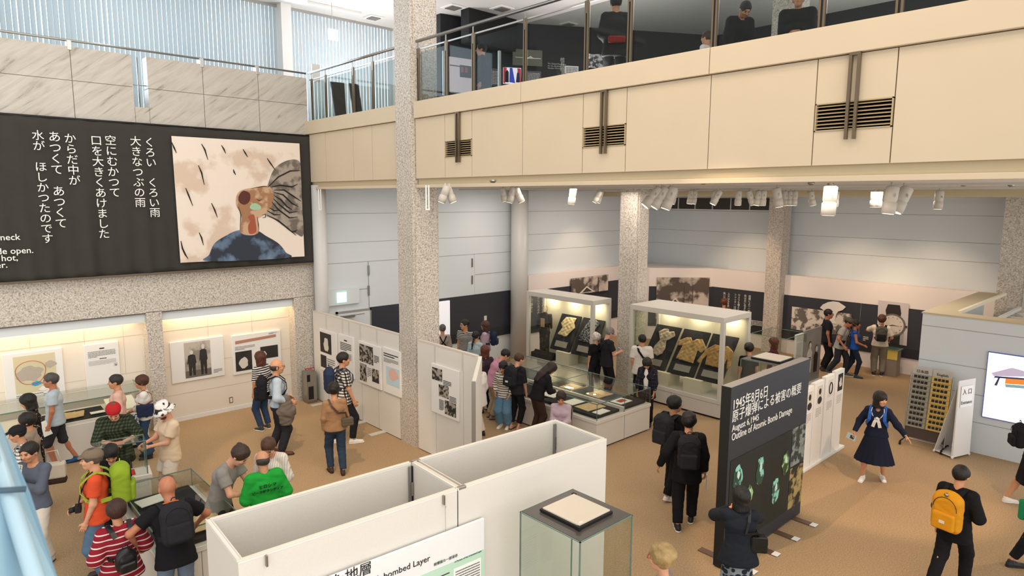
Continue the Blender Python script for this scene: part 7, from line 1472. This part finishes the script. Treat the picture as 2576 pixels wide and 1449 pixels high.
# sailor girl
I=person('schoolgirl in a navy sailor uniform with a blue backpack stretching out her arm',2195,1209,h=1.63,female=True,face=176,head=(46,2),hair=('bob','#1a1210'),top=T(C('sailor','#191f33'),sleeve=1.93,hem=-.04,neck='v',loose=.016),bottom=dict(kind='skirt',m=C('sailor_skirt','#161b2c'),len=.52,flare=.13,pleats=.07),shoes='#eceae5',fz=1,lw=(.30,.56,.98,1),rw=(.10,.36,.92),lf=(-.16,.15,0,20),rf=(.10,.17,0,-12),curl=(.15,.7),lp=(-.6,.1,-.9))
s=I['s'];M=I['M3'];c=I['chest']; WS=C('scarfwhite','#d8d5cf')
q=MB(); Xf=lambda x,y,z:(c+M@np.array([x,y,z]))*s
for sg in (1,-1):
    nv=C('sailor','#191f33'); pts=[Xf(.045,sg*.075,.175),Xf(.095,sg*.085,.12),Xf(.130,sg*.055,.05),Xf(.145,sg*.012,-.01)]
    MB().band(pts,.075*s,.008,[Vector(M@np.array(n)) for n in ((.5,0,1),(1,0,.5),(1,0,.2),(1,0,0))],nv).build('sailor_collar',I['P']); pts2=[p+np.array([.008,sg*.022,-.004])*s for p in pts]
    MB().band(pts2,.012*s,.004,[Vector(M@np.array(n)) for n in ((.5,0,1),(1,0,.5),(1,0,.2),(1,0,0))],WS).build('collar_stripe',I['P'])
    MB().band([Xf(.155,0,.0),Xf(.168,sg*.035,-.07),Xf(.160,sg*.06,-.17)],.055*s,.006,(1,0,0),WS).build('scarf_tail',I['P'])
MB().ell(Xf(.158,0,-.0),(.022,.03,.025),WS,8).build('scarf_knot',I['P'])
for sd in 'lr':
    w_=I['wr'][sd]; d_=(I['wr'][sd]-I['el'][sd]); d_/=np.linalg.norm(d_); MB().tube([(w_-d_*.035)*s,(w_-d_*.02)*s],.040*s,WS,12).build('cuff_band',I['P'])
MB().box(Xf(.150,-.045,.075),Xf(.162,-.10,.095),WT).build('name_tag',I['P']) if 0 else None
backpack(I,'bright blue backpack on the schoolgirl in the sailor uniform',C('blueback','#2f63b8'),w=.30,hh=.40,d=.15)
prop(I,'leaflet','pale blue guide leaflet with a dark round picture in the schoolgirl\'s hand','leaflet',(.15,-.40,.83),(.17,.006,.12),mat('guide_blue','#b7cdd3',.5),(75,12,0),extra=[('round_picture',(-.02,-.005,-.035),(.05,.005,.035),Dk)])
I=person('boy in black uniform with a yellow backpack walking off to the right',0,0,at=hp(2417,1180,1.64),h=1.64,face=-22,head=(-6,4),hair=('short','#171310'),top=T(UNI,sleeve=1.95,hem=-.22,loose=.024,name='jacket',neck='high'),bottom=dict(m=UNI,loose=.022),shoes='#e5e1da',fz=1,lw=(-.06,.20,.84),rw=(.22,.20,1.0),lf=(-.28,.09,.05,0,.5),rf=(.24,.09,0))
r=backpack(I,'mustard yellow backpack on the boy in black uniform',C('mustard','#cf8f1d'),strap=BK,w=.36,hh=.54,d=.18,drop=.07,badge=1)
MB().ell(tuple((I['chest']+I['M3']@np.array([-.335,.0,.15]))*I['s']),(.025,.025,.025),STEEL,8).build('charm',r)
I=person('person with a black backpack cut off by the right edge near the wall screen',0,0,at=onz(2585,1275),h=1.66,female=True,face=-70,hair=('bob','#17120f'),top=T(UNI,sleeve=1.9,hem=-.1),bottom=dict(kind='skirt',m=UNI,len=.5,flare=.10),shoes='#e9e6e0',fz=1,lf=(-.25,.09,.0),rf=(.2,.09,0))
backpack(I,'black backpack with a grey bottle at the right edge of the hall',C('bp7','#1c1c20'),w=.30,hh=.42,d=.16)
I=person('person in dark trousers with a green bag at the lower right edge',0,0,at=onz(2618,1440),h=1.66,face=-60,hair=('short','#17120f'),top=T(UNI,sleeve=1.9),bottom=dict(m=UNI),shoes='#2a2a2c',lf=(-.3,.09,.0))
prop(I,'shopping_bag','green carrier bag at the lower right edge','bag',(-.12,.25,.80),(.2,.1,.3),C('greenbag','#1f8a5c'),bev=.03)
# --- far end by the watch photograph
I=person('bearded man in a black T-shirt and black trousers before the watch photograph',2073,932,h=1.82,face=-80,head=(-8,0),sk='tan',hair=('short','#1a1512'),glasses='#222222',top=T(BK2,sleeve=.66,loose=.024,hem=-.1),bottom=dict(m=BK,loose=.02),shoes='#3c3a38')
I=person('man in a grey T-shirt and cap with a sling bag striding to the right',2108,944,h=1.72,face=-104,lean=14,head=(0,20),sk='tan',build=1.1,hair=('short','#2a2320'),hat=('cap',C('capgrey','#55504a')),top=T(C('greytee2','#a8a39c'),sleeve=.62,loose=.024,hem=-.12),bottom=dict(m=C('slate','#33353b'),loose=.02),shoes='#4a4a4a',fz=1,rw=(.18,.30,.92),lw=(.24,.24,.98),lf=(.20,.09,0),rf=(-.22,.09,.03))
crossbag(I,'black sling bag on the man in the grey T-shirt and cap',BK,at_=(.08,-.14,-.26),size=(.10,.2,.14),over=1)
I=person('woman in a blue sleeveless top and dark leggings stepping right',2142,948,h=1.64,female=True,face=-84,sk='tan',hair=('tail','#1c1512'),top=T(C('bluetop','#2450a0'),sleeve=.08,loose=.01),bottom=dict(m=C('legging','#232b3a'),loose=.004),shoes='#2b3f55',rw=(.26,.12,1.0),lf=(-.14,.09,0),rf=(.14,.09,0))
I=person('man in a white shirt and grey trousers facing the wristwatch photograph',2207,944,h=1.74,face=4,hair=('thick','#4f3021'),top=T(C('whiteshirt','#ddd0c0'),sleeve=.8,loose=.024),bottom=dict(m=C('greytr','#7d7467'),loose=.026),shoes='#232120',fz=1,rw=(.22,.24,1.0),lw=(.36,.14,1.34),lp=(0,.8,-.5))
backpack(I,'grey and black backpack on the man facing the wristwatch photograph',C('bpgrey','#57534c'),mt2=C('bp8','#1c1c1e'),strap=C('bp8','#1c1c1e'),w=.29,hh=.44,d=.15)
I=person('woman with red-brown hair and sunglasses on her head behind the pedestal case',0,0,at=hp(1948,854,1.60),h=1.60,female=True,face=96,sk='fair',hair=('bob','#5f2f1f'),top=T(C('maroonvest','#5a2731'),sleeve=.15,loose=.02),bottom=dict(m=J('f','#7f99ad')))
r=held('sunglasses',I,'dark sunglasses pushed up in the hair of the red-brown-haired woman','glasses'); s=I['s']; cc_=I['hc']; MH_=I['MH']
for sg in (1,-1): MB().ell(tuple((cc_+MH_@np.array([.070,sg*.032,.118]))*s),(.022,.028,.016),mat('lens_dark','#19161a',.2),8).build('lens',r)
I=person('reddish-haired visitor whose head shows above the right-hand tall case',0,0,at=hp(1822,755,1.66),h=1.66,face=10,hair=('curly','#6a3a26'),top=T(C('rust','#6d4433'),sleeve=.7),bottom=dict(m=BK))
I=person('dark-haired visitor half hidden behind the right-hand tall case',0,0,at=hp(1885,868,1.66),h=1.66,face=30,hair=('thick','#1b1513'),top=T(BK,sleeve=.7),bottom=dict(m=J()))
# --- upper floor, behind the glass
ZU=6.72
def up(px,py,h,**k):
    X_=k.pop('X'); p=onx(px,py,X_); return dict(at=Vector((p.x,p.y,ZU)),h=h,**k)
I=person('man in a dark suit standing at the upstairs glass with his back turned',0,0,face=10,hair=('short','#191614'),top=T(BK2,sleeve=1.9,hem=-.2,loose=.03,name='jacket'),bottom=dict(m=BK),at=hp(1550,-6,1.74,ZU),h=1.74,lw=(.2,.1,1.0),rw=(.2,.1,1.0))
prop(I,'red_bag','red cloth bag at the waist of the suited man upstairs','bag',(-.17,.0,.98),(.07,.30,.12),C('redbag','#8e2b22'),bev=.03)
I=person('dark bending figure standing in for a reflection in the upstairs glass',0,0,face=-150,lean=28,head=(0,30),hair=('short','#191614'),top=T(BK,sleeve=1.9,hem=-.2,loose=.04,name='coat'),bottom=dict(m=BK),at=hp(1850,33,1.45,ZU),h=1.6)  # solid figure built for a reflection in the balcony glass
I=person('large dark figure with clasped hands, standing in for a reflection right of the bending one',0,0,face=176,build=1.25,hair=('short','#191614'),top=T(BK,sleeve=1.9,hem=-.3,loose=.05,name='coat'),bottom=dict(m=BK),lw=(.26,.03,1.05),rw=(.26,.03,1.05),at=hp(2010,-15,1.75,ZU),h=1.75)  # second reflection in the glass, also built as a solid figure
I=person('brown-haired visitor low behind the upstairs glass beside a metal post',0,0,face=60,hair=('short','#3a241b'),top=T(WT,sleeve=.7),bottom=dict(m=BK),at=hp(1780,84,1.6,ZU),h=1.6)
I=person('tall dark silhouette standing upstairs before the blinds',0,0,face=90,hair=('short','#151313'),top=T(BK,sleeve=1.9,hem=-.3,loose=.03,name='coat'),bottom=dict(m=BK),at=hp(1213,114,1.75,ZU),h=1.75)
I=person('visitor whose dark head just shows above the balcony edge upstairs',0,0,face=0,hair=('thick','#161211'),top=T(BK,sleeve=.7),bottom=dict(m=BK),at=hp(1403,180,1.6,ZU),h=1.6)
